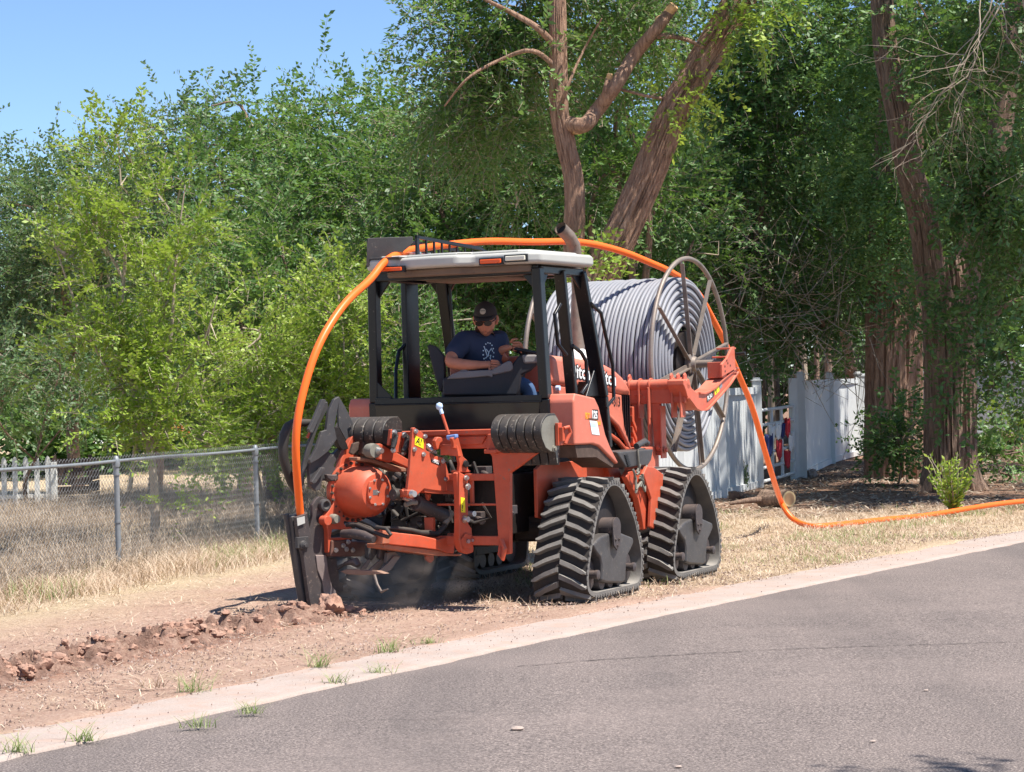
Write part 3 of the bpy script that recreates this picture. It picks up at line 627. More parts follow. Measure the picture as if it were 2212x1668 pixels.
mb = MB(); mb.prism(pr(11, [(468, 855), (550, 865), (578, 1015), (495, 1003)], .952), (.001, 0, 0)); mb.obj('white_decal', M['white'], TR)
mb = MB(); mb.prism(pr(11, [(478, 880), (535, 886), (540, 930), (484, 922)], .9535), (.0006, 0, 0)); mb.obj('decal_print', M['cuff'], TR)
mb = MB(); mb.prism(pr(11, [(450, 830), (552, 835), (556, 852), (490, 846)], .952), (.004, 0, 0)); mb.obj('grab_slot', M['wood'], TR)
# ---- weights (stacked plates) left and right
def weights(x0, x1, n, lbl):
    for i in range(n):
        a = x0 + (x1 - x0) * i / n; b_ = x0 + (x1 - x0) * (i + 1) / n - .004
        prof = []
        for k in range(11): th = math.pi * (.5 + k / 10 * .62); prof.append((-.98 + .17 * math.cos(th), 1.275 + .125 * math.sin(th)))
        prof = [(-.90, 1.40)] + prof + [(-1.08, 1.16), (-1.00, 1.13), (-.945, 1.12), (-.925, 1.15), (-.885, 1.03), (-.86, 1.03), (-.845, 1.16), (-.845, 1.36)]
        mb = MB().prism([(b_, p[0], p[1]) for p in prof], (a - b_, 0, 0)); o = mb.obj('counterweight', M['weight'], TR, bevel=.010)
        if i == n - 1 and x1 > 0: o.data.materials[0] = M['weight']; mb2 = MB().prism([(b_ + .0025, p[0] * .97 - .03, (p[1] - 1.2) * .92 + 1.2) for p in prof], (-.002, 0, 0)); mb2.bolt((b_ + .003, -.95, 1.15), (1, 0, 0), .016, .02); mb2.obj('weight_face', M['weightend'], TR)
weights(.66, 1.06, 6, ''); weights(-.62, -.20, 5, '')
mb = MB(); mb.bb(.68, 1.06, -.88, -.855, 1.03, 1.14); mb.obj('weight_skirt', M['wood'], TR, bevel=.004)
mb = MB(); mb.bb(.63, .665, -1.0, -.84, 1.13, 1.34); mb.obj('weight_end_plate', orange, TR, bevel=.004)
mb = MB(); mb.bb(1.065, 1.09, -.93, -.86, 1.17, 1.33); mb.bb(1.09, 1.12, -.92, -.88, 1.20, 1.30); mb.tube([(1.12, -.90, 1.29), (1.14, -.86, 1.30), (1.145, -.84, 1.26), (1.13, -.86, 1.22), (1.12, -.88, 1.18)], .014, 10); mb.obj('weight_bracket', orange, TR, bevel=.004)
# ---- rear frame
mb = MB()
mb.prism([(-.66, -.90, 1.285), (.66, -.90, 1.295), (.66, -.90, 1.255), (-.66, -.90, 1.25)], (0, .12, 0))
mb.prism([(-.66, -.87, 1.25), (.64, -.87, 1.255), (.60, -.87, 1.155), (-.66, -.87, 1.155)], (0, .05, 0))
mb.prism([(-.1, -.885, 1.235), (.50, -.885, 1.245), (.46, -.885, 1.185), (-.1, -.885, 1.175)], (0, .02, 0))
mb.obj('rear_crossbeam', orange, TR, bevel=.006)
mb = MB(); mb.prism([(.53, -.93, 1.26), (.66, -.93, 1.26), (.66, -.93, 1.13), (.93, -.93, 1.12), (.70, -.93, .98), (.685, -.93, .40), (.60, -.93, .39), (.575, -.93, .9), (.56, -.93, 1.1), (.52, -.93, 1.15)], (0, .05, 0))
mb.box((.57, -.95, 1.135), (.10, .05, .03)); mb.obj('frame_upright', orange, TR, bevel=.006)
mb = MB(); mb.bb(-.1, .6, -.92, -.87, .925, .975); mb.bb(.1, .6, -.92, -.88, .745, .760); mb.bb(-.1, .6, -.92, -.87, .46, .525); mb.bb(.36, .385, -.9, -.87, .75, .93)
mb.obj('frame_rail', orange, TR, bevel=.004)
mb = MB(); mb.tube([(.64, -.97, .5), (.68, -1.0, .44), (.66, -1.0, .37), (.63, -.98, .40), (.63, -.95, .48)], .018, 10); mb.obj('tow_hook', orange, TR)
# ---- cab: posts, rails, roof
mb = MB()
for sg in (1, -1):
    mb.bar((sg * .72, -.30, 1.17), (sg * .715, -.315, 1.5), .085, .085); mb.bar((sg * .715, -.315, 1.5), (sg * .69, -.345, 2.47), .072, .085)
    mb.prism([(sg * .69, -.30, 2.46), (sg * .69, -.12, 2.46), (sg * .70, -.30, 2.28)], (-sg * .02, 0, 0))
    mb.prism([(sg * .66, -.33, 2.44), (sg * .54, -.33, 2.44), (sg * .66, -.33, 2.29)], (0, .02, 0))
    if sg > 0:
        mb.bar((sg * .70, .20, 1.50), (sg * .70, .03, 2.46), .05, .085, XR); mb.bar((sg * .72, .77, 1.1), (sg * .72, .71, 1.5), .055, .10, XR); mb.bar((sg * .72, .71, 1.5), (sg * .69, .405, 2.46), .055, .11, XR)
        mb.prism([(sg * .70, .42, 2.44), (sg * .70, .24, 2.44), (sg * .70, .46, 2.30)], (-sg * .02, 0, 0)); mb.prism([(sg * .72, .70, 1.50), (sg * .72, .42, 1.50), (sg * .72, .63, 1.75)], (-sg * .02, 0, 0))
    else:
        mb.bb(-.75, -.70, .19, .40, 1.22, 2.46); mb.bar((-.48, .66, 1.25), (-.50, .42, 2.44), .06, .09, XR); mb.prism([(-.62, .42, 2.44), (-.38, .42, 2.44), (-.47, .44, 2.30), (-.53, .44, 2.30)], (0, .03, 0)); mb.cyl((-.42, .5, 1.3), (-.44, .43, 2.4), .012)
    mb.bar((sg * .69, -.34, 2.455), (sg * .69, .43, 2.455), .06, .06)
mb.bar((-.70, -.34, 2.455), (.70, -.34, 2.455), .07, .07); mb.bar((-.70, .42, 2.455), (.70, .42, 2.455), .07, .06)
mb.obj('cab_frame', blk, TR, bevel=.012, seg=3)
mb = MB(); mb.bb(-.70, .70, -.365, -.31, 1.485, 1.53); mb.bb(-.70, .70, -.378, -.365, 1.475, 1.485); mb.bar((-.69, -.35, 1.53), (-.56, -.35, 1.53), .03, .02); mb.prism([(-.68, -.355, 1.53), (-.54, -.355, 1.53), (-.68, -.355, 1.66)], (0, .008, 0))
mb.obj('rear_rail', blk, TR, bevel=.006)
mb = MB(); mb.prism([(-.70, -.36, 1.48), (.69, -.36, 1.48), (.66, -.36, 1.30), (.60, -.355, 1.16), (-.62, -.355, 1.16), (-.68, -.36, 1.30)], (0, .02, 0)); mb.obj('rear_panel', surf('glossy_black_panel', (.012, .012, .014), .12, dust=.1, var=.1), TR, bevel=.004)
mb = MB(); mb.bb(-.60, .60, -.33, .95, 1.22, 1.26); mb.bb(-.6, .6, .93, .97, 1.22, 1.62); mb.obj('cab_floor', drk, TR)
for k, pts in enumerate([[(640, 635), (720, 710), (760, 900), (815, 1130), (825, 1400), (760, 1480)], [(390, 640), (345, 720), (370, 960), (440, 1050)], [(490, 975), (560, 1030), (600, 1100), (610, 1290), (560, 1370)]]):
    q = pr(4, pts, .76 if k != 1 else .74); MB().tube(q, .015, 10).obj('handrail', blk, TR, smooth=50)
MB().tube([(-.74, .05, 1.52), (-.76, .10, 1.75), (-.76, .16, 1.9), (-.72, .2, 1.95)], .015, 8).obj('handrail', blk, TR, smooth=50)
# roof
ro = [(-.68, -.46), (-.60, -.60), (-.42, -.60), (-.36, -.56), (-.06, -.63), (.16, -.63), (.26, -.54), (.70, -.56), (.80, -.50), (.85, .30), (.80, .44), (-.64, .44), (-.69, .2)]
mb = MB(); mb.prism([(a, b_, 2.495) for a, b_ in ro], (0, 0, .085)); rf = mb.obj('canopy', M['roof'], TR, bevel=.028, seg=4)
mb = MB(); mb.prism([(a * .86, b_ * .9, 2.58) for a, b_ in ro], (0, 0, .02)); mb.obj('canopy_top', M['roof'], TR, bevel=.015, seg=3)
mb = MB(); mb.prism([(a * .82, b_ * .8, 2.44) for a, b_ in ro[:]], (0, 0, .056)); mb.bb(-.35, .35, -.15, .3, 2.41, 2.44); mb.obj('roof_liner', M['liner'], TR, bevel=.015)
for (x0, x1, mt, nm, z0, z1, f0) in ((.33, .50, 'lamp_o', 'tail_lamp', 2.503, 2.535, -.575), (.54, .70, 'lamp_w', 'work_lamp', 2.515, 2.55, -.582), (-.48, -.30, 'lamp_o', 'tail_lamp', 2.482, 2.510, -.625)):
    mb = MB(); mb.bb(x0 - .012, x1 + .012, f0 + .01, f0 + .06, z0 - .01, z1 + .01); bz = mb.obj('lamp_recess', blk, TR)
    mb = MB(); mb.bb(x0, x1, f0 - .004, f0 + .03, z0, z1); mb.obj(nm, M[mt], TR, bevel=.006)
# cable guide on the roof
mb = MB(); rl, rr_ = -.56, -.33
for x in (rl, rr_):
    mb.prism([(x, -.34, 2.58), (x, -.30, 2.58), (x, -.30, 2.76), (x, -.34, 2.76)], (.02, 0, 0))
    mb.prism([(x, -.34, 2.76), (x, .75, 2.72), (x, 1.15, 2.62), (x, 1.15, 2.60), (x, .75, 2.69), (x, -.34, 2.735)], (.02, 0, 0))
    for k in range(8): a = -.18 + k * .13; mb.bb(x, x + .015, a, a + .02, 2.60, 2.735 - .02 * k * .4)
    mb.prism([(x, -.34, 2.60), (x, 1.1, 2.60), (x, 1.1, 2.62), (x, -.34, 2.62)], (.015, 0, 0))
mb.obj('cable_guide', blk, TR, bevel=.003)
mb = MB()
mb.prism([(-.60, -.58, 2.50), (-.60, -.36, 2.52), (-.60, -.36, 2.75), (-.60, -.60, 2.74)], (.012, 0, 0)); mb.prism([(-.60, -.60, 2.74), (-.60, -.62, 2.52), (-.46, -.40, 2.60), (-.34, -.36, 2.70), (-.34, -.36, 2.75)], (0, .012, 0)); mb.bb(-.60, -.33, -.60, -.3, 2.575, 2.59)
mb.obj('guide_shield', M['plate'], TR, bevel=.003)
for k in range(6):
    f_ = -.25 + k * .16; MB().cyl((rl + .02, f_, 2.625), (rr_, f_, 2.625), .014, n=12).obj('guide_roller', M['zinc'], TR)
# exhaust
e0 = pr(4, [(532, 1060), (525, 560), (512, 300), (500, 225), (470, 150), (445, 97)], .22)
mb = MB(); mb.tube([e0[0], e0[0].lerp(e0[1], .5), e0[1]], [.055, .055, .045], 20); mb.tube([e0[1], e0[2]], .040, 20); mb.obj('exhaust_stack', M['exh'], TR, smooth=50)
mb = MB(); c1 = Vector((.22, e0[2].y, e0[2].z)); pth = [c1, c1 + Vector((0, 0, .08)), c1 + Vector((0, -.025, .145)), c1 + Vector((-.01, -.085, .205)), c1 + Vector((-.035, -.20, .27))]
mb.tube(pth, .054, 24, caps=False); mb.tube([p for p in pth], .049, 24, caps=False); mb.obj('exhaust_tip', M['exh'], TR, smooth=50)
mb = MB(); mb.cyl(pth[3], pth[4] - (pth[4] - pth[3]) * .3, .048); mb.obj('exhaust_bore', M['ink'], TR)
MB().rev([(.07, 0), (.10, .01), (.09, .07), (.05, .10)], (.22, e0[0].y, 1.79), UP, 24).obj('exhaust_collar', M['white'], TR, smooth=50)
# ---- reel carrier
F0 = 2.25
mb = MB(); mb.cyl((-.85, F0, 1.575), (.85, F0, 1.575), .048, n=28); mb.bb(-.84, .83, F0 - .03, F0 + .03, 1.42, 1.575)
mb.obj('carrier_tube', M['coral'], TR, smooth=40, bevel=.01)
mb = MB()
for x in (.32, .41, .505, .71, .785):
    mb.rev([(.062, 0), (.062, .014)], (x, F0, 1.575), (1, 0, 0), 24); mb.bb(x, x + .014, F0 - .06, F0 + .05, 1.30, 1.57)
mb.bb(.37, .44, F0 - .045, F0 - .03, 1.49, 1.505)
mb.obj('carrier_gusset', M['coral'], TR, bevel=.003)
for sg in (1, -1):
    mb = MB()
    mb.prism([(sg * .28, F0 - .02, 1.56), (sg * .36, F0 - .02, 1.56), (sg * .38, F0 - .02, 1.06), (sg * .31, F0 - .02, 1.02)], (0, .05, 0))
    mb.prism([(sg * .455, F0 - .02, 1.56), (sg * .54, F0 - .02, 1.45), (sg * .56, F0 - .02, .98), (sg * .49, F0 - .02, .99)], (0, .05, 0))
    mb.bb(sg * .45, sg * .465, F0 - .07, F0 + .06, .99, 1.56); mb.bb(sg * .55, sg * .565, F0 - .05, F0 + .06, .96, 1.40)
    mb.bb(sg * .3, sg * .5, 2.0, F0 + .04, .62, 1.06)
    for z in (1.05,): mb.bolt((sg * .53, F0 - .03, z), (0, -1, 0), .02, .03); mb.bolt((sg * .575, F0, z - .02), (sg, 0, 0), .022, .02)
    mb.v = [(v_[0] + sg * .05, v_[1], v_[2]) for v_ in mb.v]; mb.obj('carrier_leg', M['coral'], TR, bevel=.006)
for x in (.31, .69, .75, .81):
    mb = MB(); mb.prism([(x, F0 + dx, z) for dx, z in ((-.035, 1.60), (-.03, 1.655), (0, 1.675), (.03, 1.655), (.035, 1.60))], (.016, 0, 0)); mb.obj('carrier_lug', M['coral'], TR, bevel=.004)
arm = [(65, 830), (90, 900), (150, 960), (175, 1010), (230, 1060), (300, 1100), (400, 1112), (470, 1080), (600, 1000), (740, 850), (1000, 625), (1030, 640), (1028, 700), (880, 930), (700, 1140), (470, 1390), (420, 1420), (330, 1425), (240, 1380), (100, 1190), (60, 1050), (20, 950), (20, 860)]
AR = pr('E', arm, .85)
for sg in (1, -1):
    mb = MB().prism([Vector((sg * p.x, p.y, p.z)) for p in AR], (-sg * .15, 0, 0)); ao = mb.obj('reel_arm', M['coral'], TR, bevel=.008)
    mb = MB(); up_ = AR[5:12]; lo_ = AR[12:20]
    for seg_ in (up_, lo_):
        for a, b_ in zip(seg_[:-1], seg_[1:]): mb.bar(Vector((sg * .85, a.y, a.z)), Vector((sg * .85, b_.y, b_.z)), .035, .012)
    e = mb.obj('arm_flange', M['coral'], TR)
    sp2 = pr('E', [(740, 560), (840, 440), (940, 235), (975, 228), (1000, 640), (745, 800)], .88)
    mb = MB().prism([Vector((sg * p.x, p.y, p.z)) for p in sp2], (-sg * .022, 0, 0))
    mb.bb(sg * .72, sg * .86, 3.04, 3.15, 1.622, 1.762); mb.bb(sg * .73, sg * .86, 3.13, 3.24, 1.797, 1.812); mb.bb(sg * .73, sg * .86, 3.24, 3.40, 1.872, 1.887); mb.bb(sg * .73, sg * .86, 3.15, 3.4, 1.66, 1.68)
    mb.obj('arm_bracket', M['coral'], TR, bevel=.005)
mb = MB()
for p in pr('E', [(795, 600), (800, 690), (850, 540), (895, 585), (830, 490)], .881): mb.rev([(.001, 0), (.010, 0), (.010, .001)], p, (1, 0, 0), 14)
mb.cyl((.87, 3.38, 1.83), (.95, 3.38, 1.835), .014)
mb.obj('bracket_hole', M['ink'], TR)
def sticker(nm, z, pts, r, mat, txt=None, tm='ink', size=.05, pl='r', off=.0018):
    q = pr(z, pts, r + off) if pl == 'r' else (pa(z, pts, r + off) if pl == 'a' else pf(z, pts, r - off))
    nrm = {'r': Vector((.001, 0, 0)), 'a': RAl * .001, 'f': Vector((0, -.001, 0))}[pl]
    mb = MB().prism(q, nrm); o = mb.obj(nm, mat, TR)
    if txt:
        c0 = q[-1]; c1 = q[-2]; ang = math.atan2((c1 - c0).z, (c1 - c0).length) if True else 0
        fc = {'r': 'side', 'a': 'att', 'f': 'rear'}[pl]
        L = (c1 - c0).length
        t_ = text(txt, size, c0 + nrm * 1.6 + (c1 - c0) * .10 + UP * size * .18, M[tm], TR, 'sticker_lettering', ext=.0005, off=.001, rot=math.asin(max(-1, min(1, (c1 - c0).z / L))), face=fc, wid=L * .8 / (len(txt) * size * .62))
    return o
sticker('label_sticker', 'E', [(455, 1165), (580, 1060), (585, 1165), (455, 1280)], .85, M['ink'], 'R30', 'white', .055)
sticker('label_sticker', 'E', [(585, 1010), (680, 935), (690, 1060), (610, 1145)], .85, M['yellow'], '!', 'ink', .05)
sticker('label_sticker', 'E', [(690, 940), (735, 900), (745, 980), (695, 1030)], .85, M['coil'])
# ================================================================ ATTACHMENT (cable plough)
def PA(nm, z, pts, a, th, mat, bevel=.006, sm_=35):
    return MB().prism(pa(z, pts, a), RAl * -th).obj(nm, mat, TR, bevel=bevel, smooth=sm_)
# blade
PA('plough_blade', 'B', [(400, 380), (395, 250), (440, 180), (480, 145), (540, 150), (590, 200), (605, 280), (575, 340), (580, 420), (540, 470), (560, 600), (585, 800), (600, 900), (690, 900), (700, 960), (720, 1060), (725, 1180), (775, 1215), (778, 1300), (735, 1308), (700, 1290), (690, 1380), (690, 1500), (560, 1640), (410, 1650), (380, 1500), (290, 900), (270, 800), (220, 640), (205, 500), (330, 340), (365, 530)], .0, .03, M['steel'], .004)
b0 = PA('blade_edge', 'B', [(440, 860), (460, 1040), (520, 1180), (560, 1500), (600, 1560), (680, 1480), (690, 1300), (640, 1240), (600, 1080), (570, 860)], .012, .03, surf('polished_blade_steel', (.22, .19, .185), .45, metal=.3, dust=.5, dcol=(.34, .22, .17), var=.3, bump=.1), .006)
PA('feed_tube', 'B', [(140, 390), (330, 330), (330, 360), (365, 530), (300, 700), (290, 900), (345, 1180), (410, 1600), (330, 1610), (250, 1200), (205, 900), (170, 600)], -.035, .075, M['plate'], .01)
PA('tube_face', 'B', [(205, 400), (330, 350), (390, 640), (420, 850), (540, 1520), (410, 1610), (360, 1400), (290, 900), (225, 600)], .018, .04, M['steel'], .004)
q = pa('B', [(75, 360), (110, 560), (160, 850), (250, 1300), (345, 1640)], -.09); MB().tube(q, .020, 12).obj('rear_guide_bar', M['plate'], TR, smooth=50)
q = pa('B', [(205, 410), (300, 385), (305, 470), (215, 505)], .03); MB().prism(q, RAl * .003).obj('white_tag', M['roof'], TR)
q = pa('B', [(270, 740), (240, 690)], .02); mb = MB(); mb.rev([(.001, .03), (.03, .03), (.04, 0)], q[0], RAl, 20); mb.bolt(q[0] + RAl * .03, RAl, .016, .02); mb.box(q[0] + UP * .02, (.03, .10, .08), (RAl, FAl, UP)); mb.obj('tube_clamp', M['plate'], TR, bevel=.006)
q = pa('B', [(550, 250)], .03); mb = MB(); mb.rev([(.03, -.02), (.045, -.02), (.045, .015), (.03, .02), (.02, .0)], q[0], RAl, 24); mb.obj('blade_pivot', M['plate'], TR, smooth=40)
# chute plates
PA('chute_plate', 'A', [(730, 110), (760, 130), (700, 300), (640, 430), (540, 660), (495, 655), (470, 600), (540, 470), (650, 200), (690, 110)], .03, .03, M['plate'], .004)
PA('chute_plate', 'A', [(650, 200), (780, 150), (790, 250), (700, 420), (600, 640), (560, 760), (470, 1100), (400, 1400), (395, 1600), (360, 1560), (370, 1200), (480, 760), (540, 560)], -.03, .02, M['plate'], .004)
PA('chute_plate', 'A', [(965, 65), (975, 90), (890, 560), (930, 760), (790, 960), (640, 1080), (500, 1160), (490, 1100), (600, 900), (680, 640), (760, 610), (800, 290), (890, 110)], .05, .03, M['plate'], .004)
PA('chute_plate', 'A', [(965, 65), (1080, 260), (1200, 510), (1100, 600), (1120, 740), (1080, 780), (960, 560), (950, 300)], .02, .02, M['plate'], .004)
PA('chute_plate', 'A', [(890, 560), (960, 560), (1100, 850), (1120, 920), (1020, 940), (960, 860), (900, 680)], .04, .05, drk, .004)
PA('chute_plate', 'A', [(490, 1130), (780, 950), (860, 1020), (980, 900), (990, 960), (880, 1200), (960, 1300), (960, 1440), (860, 1480), (750, 1430), (690, 1440), (660, 1590), (590, 1600), (500, 1540), (480, 1300)], .0, .04, M['plate'], .005)
PA('chute_arm', 'A', [(670, 1220), (740, 1225), (740, 1270), (590, 1480), (540, 1495), (515, 1460)], .04, .03, M['plate'], .006)
PA('chute_boss', 'A', [(760, 1330), (900, 1340), (960, 1320), (960, 1420), (850, 1450), (780, 1400)], .05, .04, M['steel'], .01)
# black loop behind the conduit
q = pa('A', [(510, 480), (400, 495), (230, 500), (130, 560), (70, 700), (50, 900), (60, 1080), (110, 1250), (180, 1450), (260, 1600), (330, 1700)], -.22); MB().tube(q, [.02, .03, .034, .036, .038, .038, .036, .034, .034, .03, .03], 12).obj('rubber_loop', M['hose'], TR, smooth=60)
q = pa('A', [(500, 470), (520, 640), (470, 760), (420, 730), (480, 620)], -.06); MB().prism(q, RAl * .02).obj('red_tab', orange, TR)
# gear housing: a drum with a bolted flange and a domed cover
gc = pa('A', [(1480, 1420)], .16)[0]; ax = RAl
gcc = pa(2, [(655, 690)], .15)[0]
mb = MB(); mb.rev([(.06, -.20), (.19, -.20), (.205, -.18), (.205, -.145), (.185, -.14), (.185, .02), (.18, .07), (.16, .115), (.13, .14), (.08, .148), (.001, .15)], gcc, ax, 48); mb.obj('gear_housing', orange, TR, smooth=30)
mb = MB(); mb.rev([(.19, -.145), (.222, -.145), (.222, -.115), (.185, -.115)], gcc, ax, 48); mb.obj('housing_flange', orange, TR, smooth=30)
mb = MB()
for k in range(26):
    a = 2 * math.pi * k / 26; u_ = FAl * math.cos(a) + UP * math.sin(a); mb.bolt(gcc + u_ * .208 - ax * .115, ax, .0085, .02)
mb.obj('flange_bolt', M['wood'], TR)
mb = MB()
cv = []
for k in range(28):
    a = 2 * math.pi * k / 28; rr2 = .115 * (1 - .16 * math.cos(2 * a) ** 8) ; rr2 = math.hypot(.085 * math.cos(a), .112 * math.sin(a)); rr2 *= 1 - .13 * (abs(math.sin(a)) > .9)
    cv.append(gcc + ax * .135 + FAl * (rr2 * math.cos(a) * 1.12) + UP * rr2 * math.sin(a))
mb.prism(cv, ax * .03); mb.obj('housing_cover', orange, TR, bevel=.004)
mb = MB()
for a in (20, 65, 115, 160, 200, 245, 295, 340): mb.bolt(gcc + ax * .165 + FAl * .085 * math.cos(R(a)) + UP * .095 * math.sin(R(a)), ax, .007, .012)
mb.bolt(gcc + ax * .165, ax, .006, .012); mb.obj('cover_bolt', M['zinc'], TR)
mb = MB(); mb.box(gcc + ax * .1655 - FAl * .03 + UP * .0, (.002, .045, .038), (ax, FAl, UP)); mb.obj('data_plate', M['zinc'], TR)
PA('housing_lug', 'A', [(1480, 1240), (1560, 1250), (1600, 1300), (1660, 1440), (1600, 1460), (1500, 1390)], .22, .04, orange, .01)
# frame plate behind the gear housing down to the lower box
PA('plough_frame', 'A', [(1040, 1000), (1160, 740), (1200, 690), (1340, 690), (1490, 720), (1490, 780), (1260, 775), (1190, 830), (1170, 1000), (1260, 1020), (1540, 1140), (1550, 1240), (1200, 1180), (1080, 1160), (1040, 1260), (1000, 1500), (960, 1700), (900, 1700), (920, 1400), (970, 1200), (1000, 1080)], .02, .05, orange, .006)
PA('plough_frame', 'B', [(700, 0), (770, 0), (760, 120), (740, 200), (760, 300), (800, 440), (780, 460), (800, 500), (880, 520), (880, 550), (640, 545), (625, 650), (880, 640), (885, 670), (640, 690), (635, 840), (590, 830), (585, 560), (545, 440), (545, 400), (600, 320), (650, 240), (680, 100)], .05, .05, orange, .006)
mb = MB(); q = pa('B', [(570, 440), (670, 420)], .08); mb.cyl(q[0] - RAl * .05, q[0] + RAl * .02, .035); mb.obj('frame_boss', orange, TR, smooth=40, bevel=.004)
mb = MB(); mb.rev([(.001, .03), (.028, .03), (.036, .0), (.036, -.05)], q[1], RAl, 18); mb.obj('frame_knuckle', M['weightend'], TR, smooth=40)
PA('lower_box', 'B', [(635, 680), (990, 700), (1130, 700), (1060, 840), (1000, 880), (620, 880)], .07, .18, surf('greasy_dark_red', (.10, .04, .03), .6, dust=.3, var=.4, bump=.2), .01)
mb = MB()
for x, y in ((680, 800), (810, 790), (885, 800), (770, 745), (830, 700)): mb.bolt(pa('B', [(x, y)], .075)[0], RAl, .012, .02)
mb.obj('box_bolt', M['zinc'], TR)
q = pb('B', [(770, 600), (900, 600), (1020, 620), (1150, 670)], .12); MB().tube(q, [.030, .036, .034, .024], 16).obj('rubber_sleeve', M['steel'], TR, smooth=50)
q = pb('B', [(820, 495), (940, 490), (1060, 540), (1200, 600), (1320, 640), (1355, 610), (1300, 540), (1180, 520)], .16); MB().tube(q, .014, 10).obj('hydraulic_hose', M['hose'], TR, smooth=60)
q = pb('B', [(870, 500), (960, 480), (1100, 530), (1210, 620)], .20); MB().tube(q, .012, 10).obj('hydraulic_hose', M['hose'], TR, smooth=60)
# foot plates
foot = surf('worn_foot_plate', (.16, .145, .135), .5, metal=.3, dust=.4, dcol=(.34, .24, .18), var=.25, bump=.15)
ft = pb('B', [(810, 1035), (1000, 1030), (1180, 1060), (1280, 1085), (1380, 980), (1480, 880), (1410, 815), (1330, 820)], .16)
z0 = ft[0].z
f1 = pa('B', [(1190, 1065), (1320, 960), (1400, 870), (1480, 875), (1440, 930), (1350, 1050), (1270, 1090)], .38); MB().prism(f1, RAl * -.015).obj('foot_plate', foot, TR, bevel=.004)
f1 = pa('B', [(1320, 830), (1410, 812), (1475, 880), (1400, 900), (1300, 960)], .36); MB().prism(f1, RAl * -.04).obj('foot_plate', foot, TR, bevel=.006)
f1 = pa('B', [(1085, 1045), (1250, 900), (1290, 930), (1180, 1060)], .30); MB().prism(f1, RAl * -.015).obj('foot_plate', foot, TR, bevel=.004)
f1 = pa('B', [(990, 1025), (1100, 900), (1110, 940), (1060, 1030)], .26); MB().prism(f1, RAl * -.015).obj('foot_plate', foot, TR, bevel=.004)
f1 = pb('B', [(810, 1035), (1180, 1055), (1280, 1090), (1000, 1105), (810, 1095), (730, 1060)], .10); MB().prism(f1, FAl * .05).obj('foot_plate', surf('muddy_plate', (.24, .15, .11), .8, dust=.5, var=.3), TR, bevel=.004)
f1 = pa('B', [(1090, 730), (1225, 720), (1220, 800), (1130, 935), (1080, 900)], .27); MB().prism(f1, RAl * -.05).obj('foot_bracket', M['plate'], TR, bevel=.01)
f1 = pa('B', [(1230, 720), (1300, 740), (1330, 860), (1290, 940), (1210, 900)], .31); MB().prism(f1, RAl * -.04).obj('foot_bracket', M['steel'], TR, bevel=.01)
q = pb('B', [(700, 1040), (800, 960), (930, 940), (960, 990)], .12); MB().tube(q, [.008, .012, .03, .02], 10).obj('muddy_link', M['steel'], TR, smooth=50)
q = pb('B', [(1150, 1090), (1190, 1220), (1240, 1310), (1320, 1275)], .16); MB().tube(q, [.012, .010, .010, .004], 8).obj('hanging_rod', foot, TR, smooth=50)
# upper link between housing and big plate
mb = MB(); mb.prism(pa('A', [(1480, 860), (1640, 830), (1860, 950), (2113, 1100), (2113, 1240), (1850, 1120), (1800, 1140), (1620, 1090), (1650, 980), (1560, 880)], .28), RAl * -.05)
mb.obj('upper_link', orange, TR, bevel=.008)
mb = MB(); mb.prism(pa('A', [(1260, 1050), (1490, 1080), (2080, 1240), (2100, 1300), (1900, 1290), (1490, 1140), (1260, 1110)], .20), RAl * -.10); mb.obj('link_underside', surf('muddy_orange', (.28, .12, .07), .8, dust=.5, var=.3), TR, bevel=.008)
q = pa('A', [(1600, 950)], .30)[0]; mb = MB()
for k in range(4): mb.rev([(.03 - .004 * k, 0), (.03 - .004 * k, .012)], q + RAl * .012 * k, RAl, 18)
mb.obj('link_pin', M['zinc'], TR, smooth=40)
q = pa('A', [(1500, 950)], .26)[0]; mb = MB(); mb.rev([(.05, -.04), (.055, 0), (.05, .04)], q, RAl, 20); mb.obj('link_bushing', M['weightend'], TR, smooth=40)
mb = MB(); mb.prism(pa('A', [(1370, 800), (1440, 820), (1420, 1000), (1380, 1040), (1340, 1000)], .10), RAl * -.05); mb.prism(pa('A', [(1200, 830), (1300, 800), (1280, 940), (1200, 1020), (1150, 990)], .1), RAl * -.03); mb.obj('top_casting', M['wood'], TR, bevel=.006)
for (pts, m_) in (([(1810, 600), (1990, 600), (2000, 650), (1960, 900), (1930, 940), (1860, 900), (1810, 850)], drk),):
    PA('valve_body', 'A', pts, .36, .10, m_, .01)
PA('link_strut', 'A', [(1810, 600), (1840, 600), (1810, 860), (1780, 860)], .40, .03, orange, .004)
PA('link_strut', 'A', [(1960, 650), (1995, 650), (1975, 980), (1860, 980)], .42, .03, orange, .004)
mb = MB()
for p in pa('A', [(1860, 650), (2020, 690), (1840, 940), (2010, 985)], .43): mb.bolt(p, RAl, .014, .02)
mb.obj('strut_bolt', M['zinc'], TR)
q = pa('A', [(1850, 680), (1890, 700), (1870, 820), (1840, 900)], .44); MB().tube(q, .018, 10).obj('hydraulic_hose', M['weight'], TR, smooth=50)
q = pa('A', [(2030, 700), (2080, 740), (2060, 860), (2020, 960)], .46); MB().tube(q, .022, 10).obj('hydraulic_hose', M['weight'], TR, smooth=50)
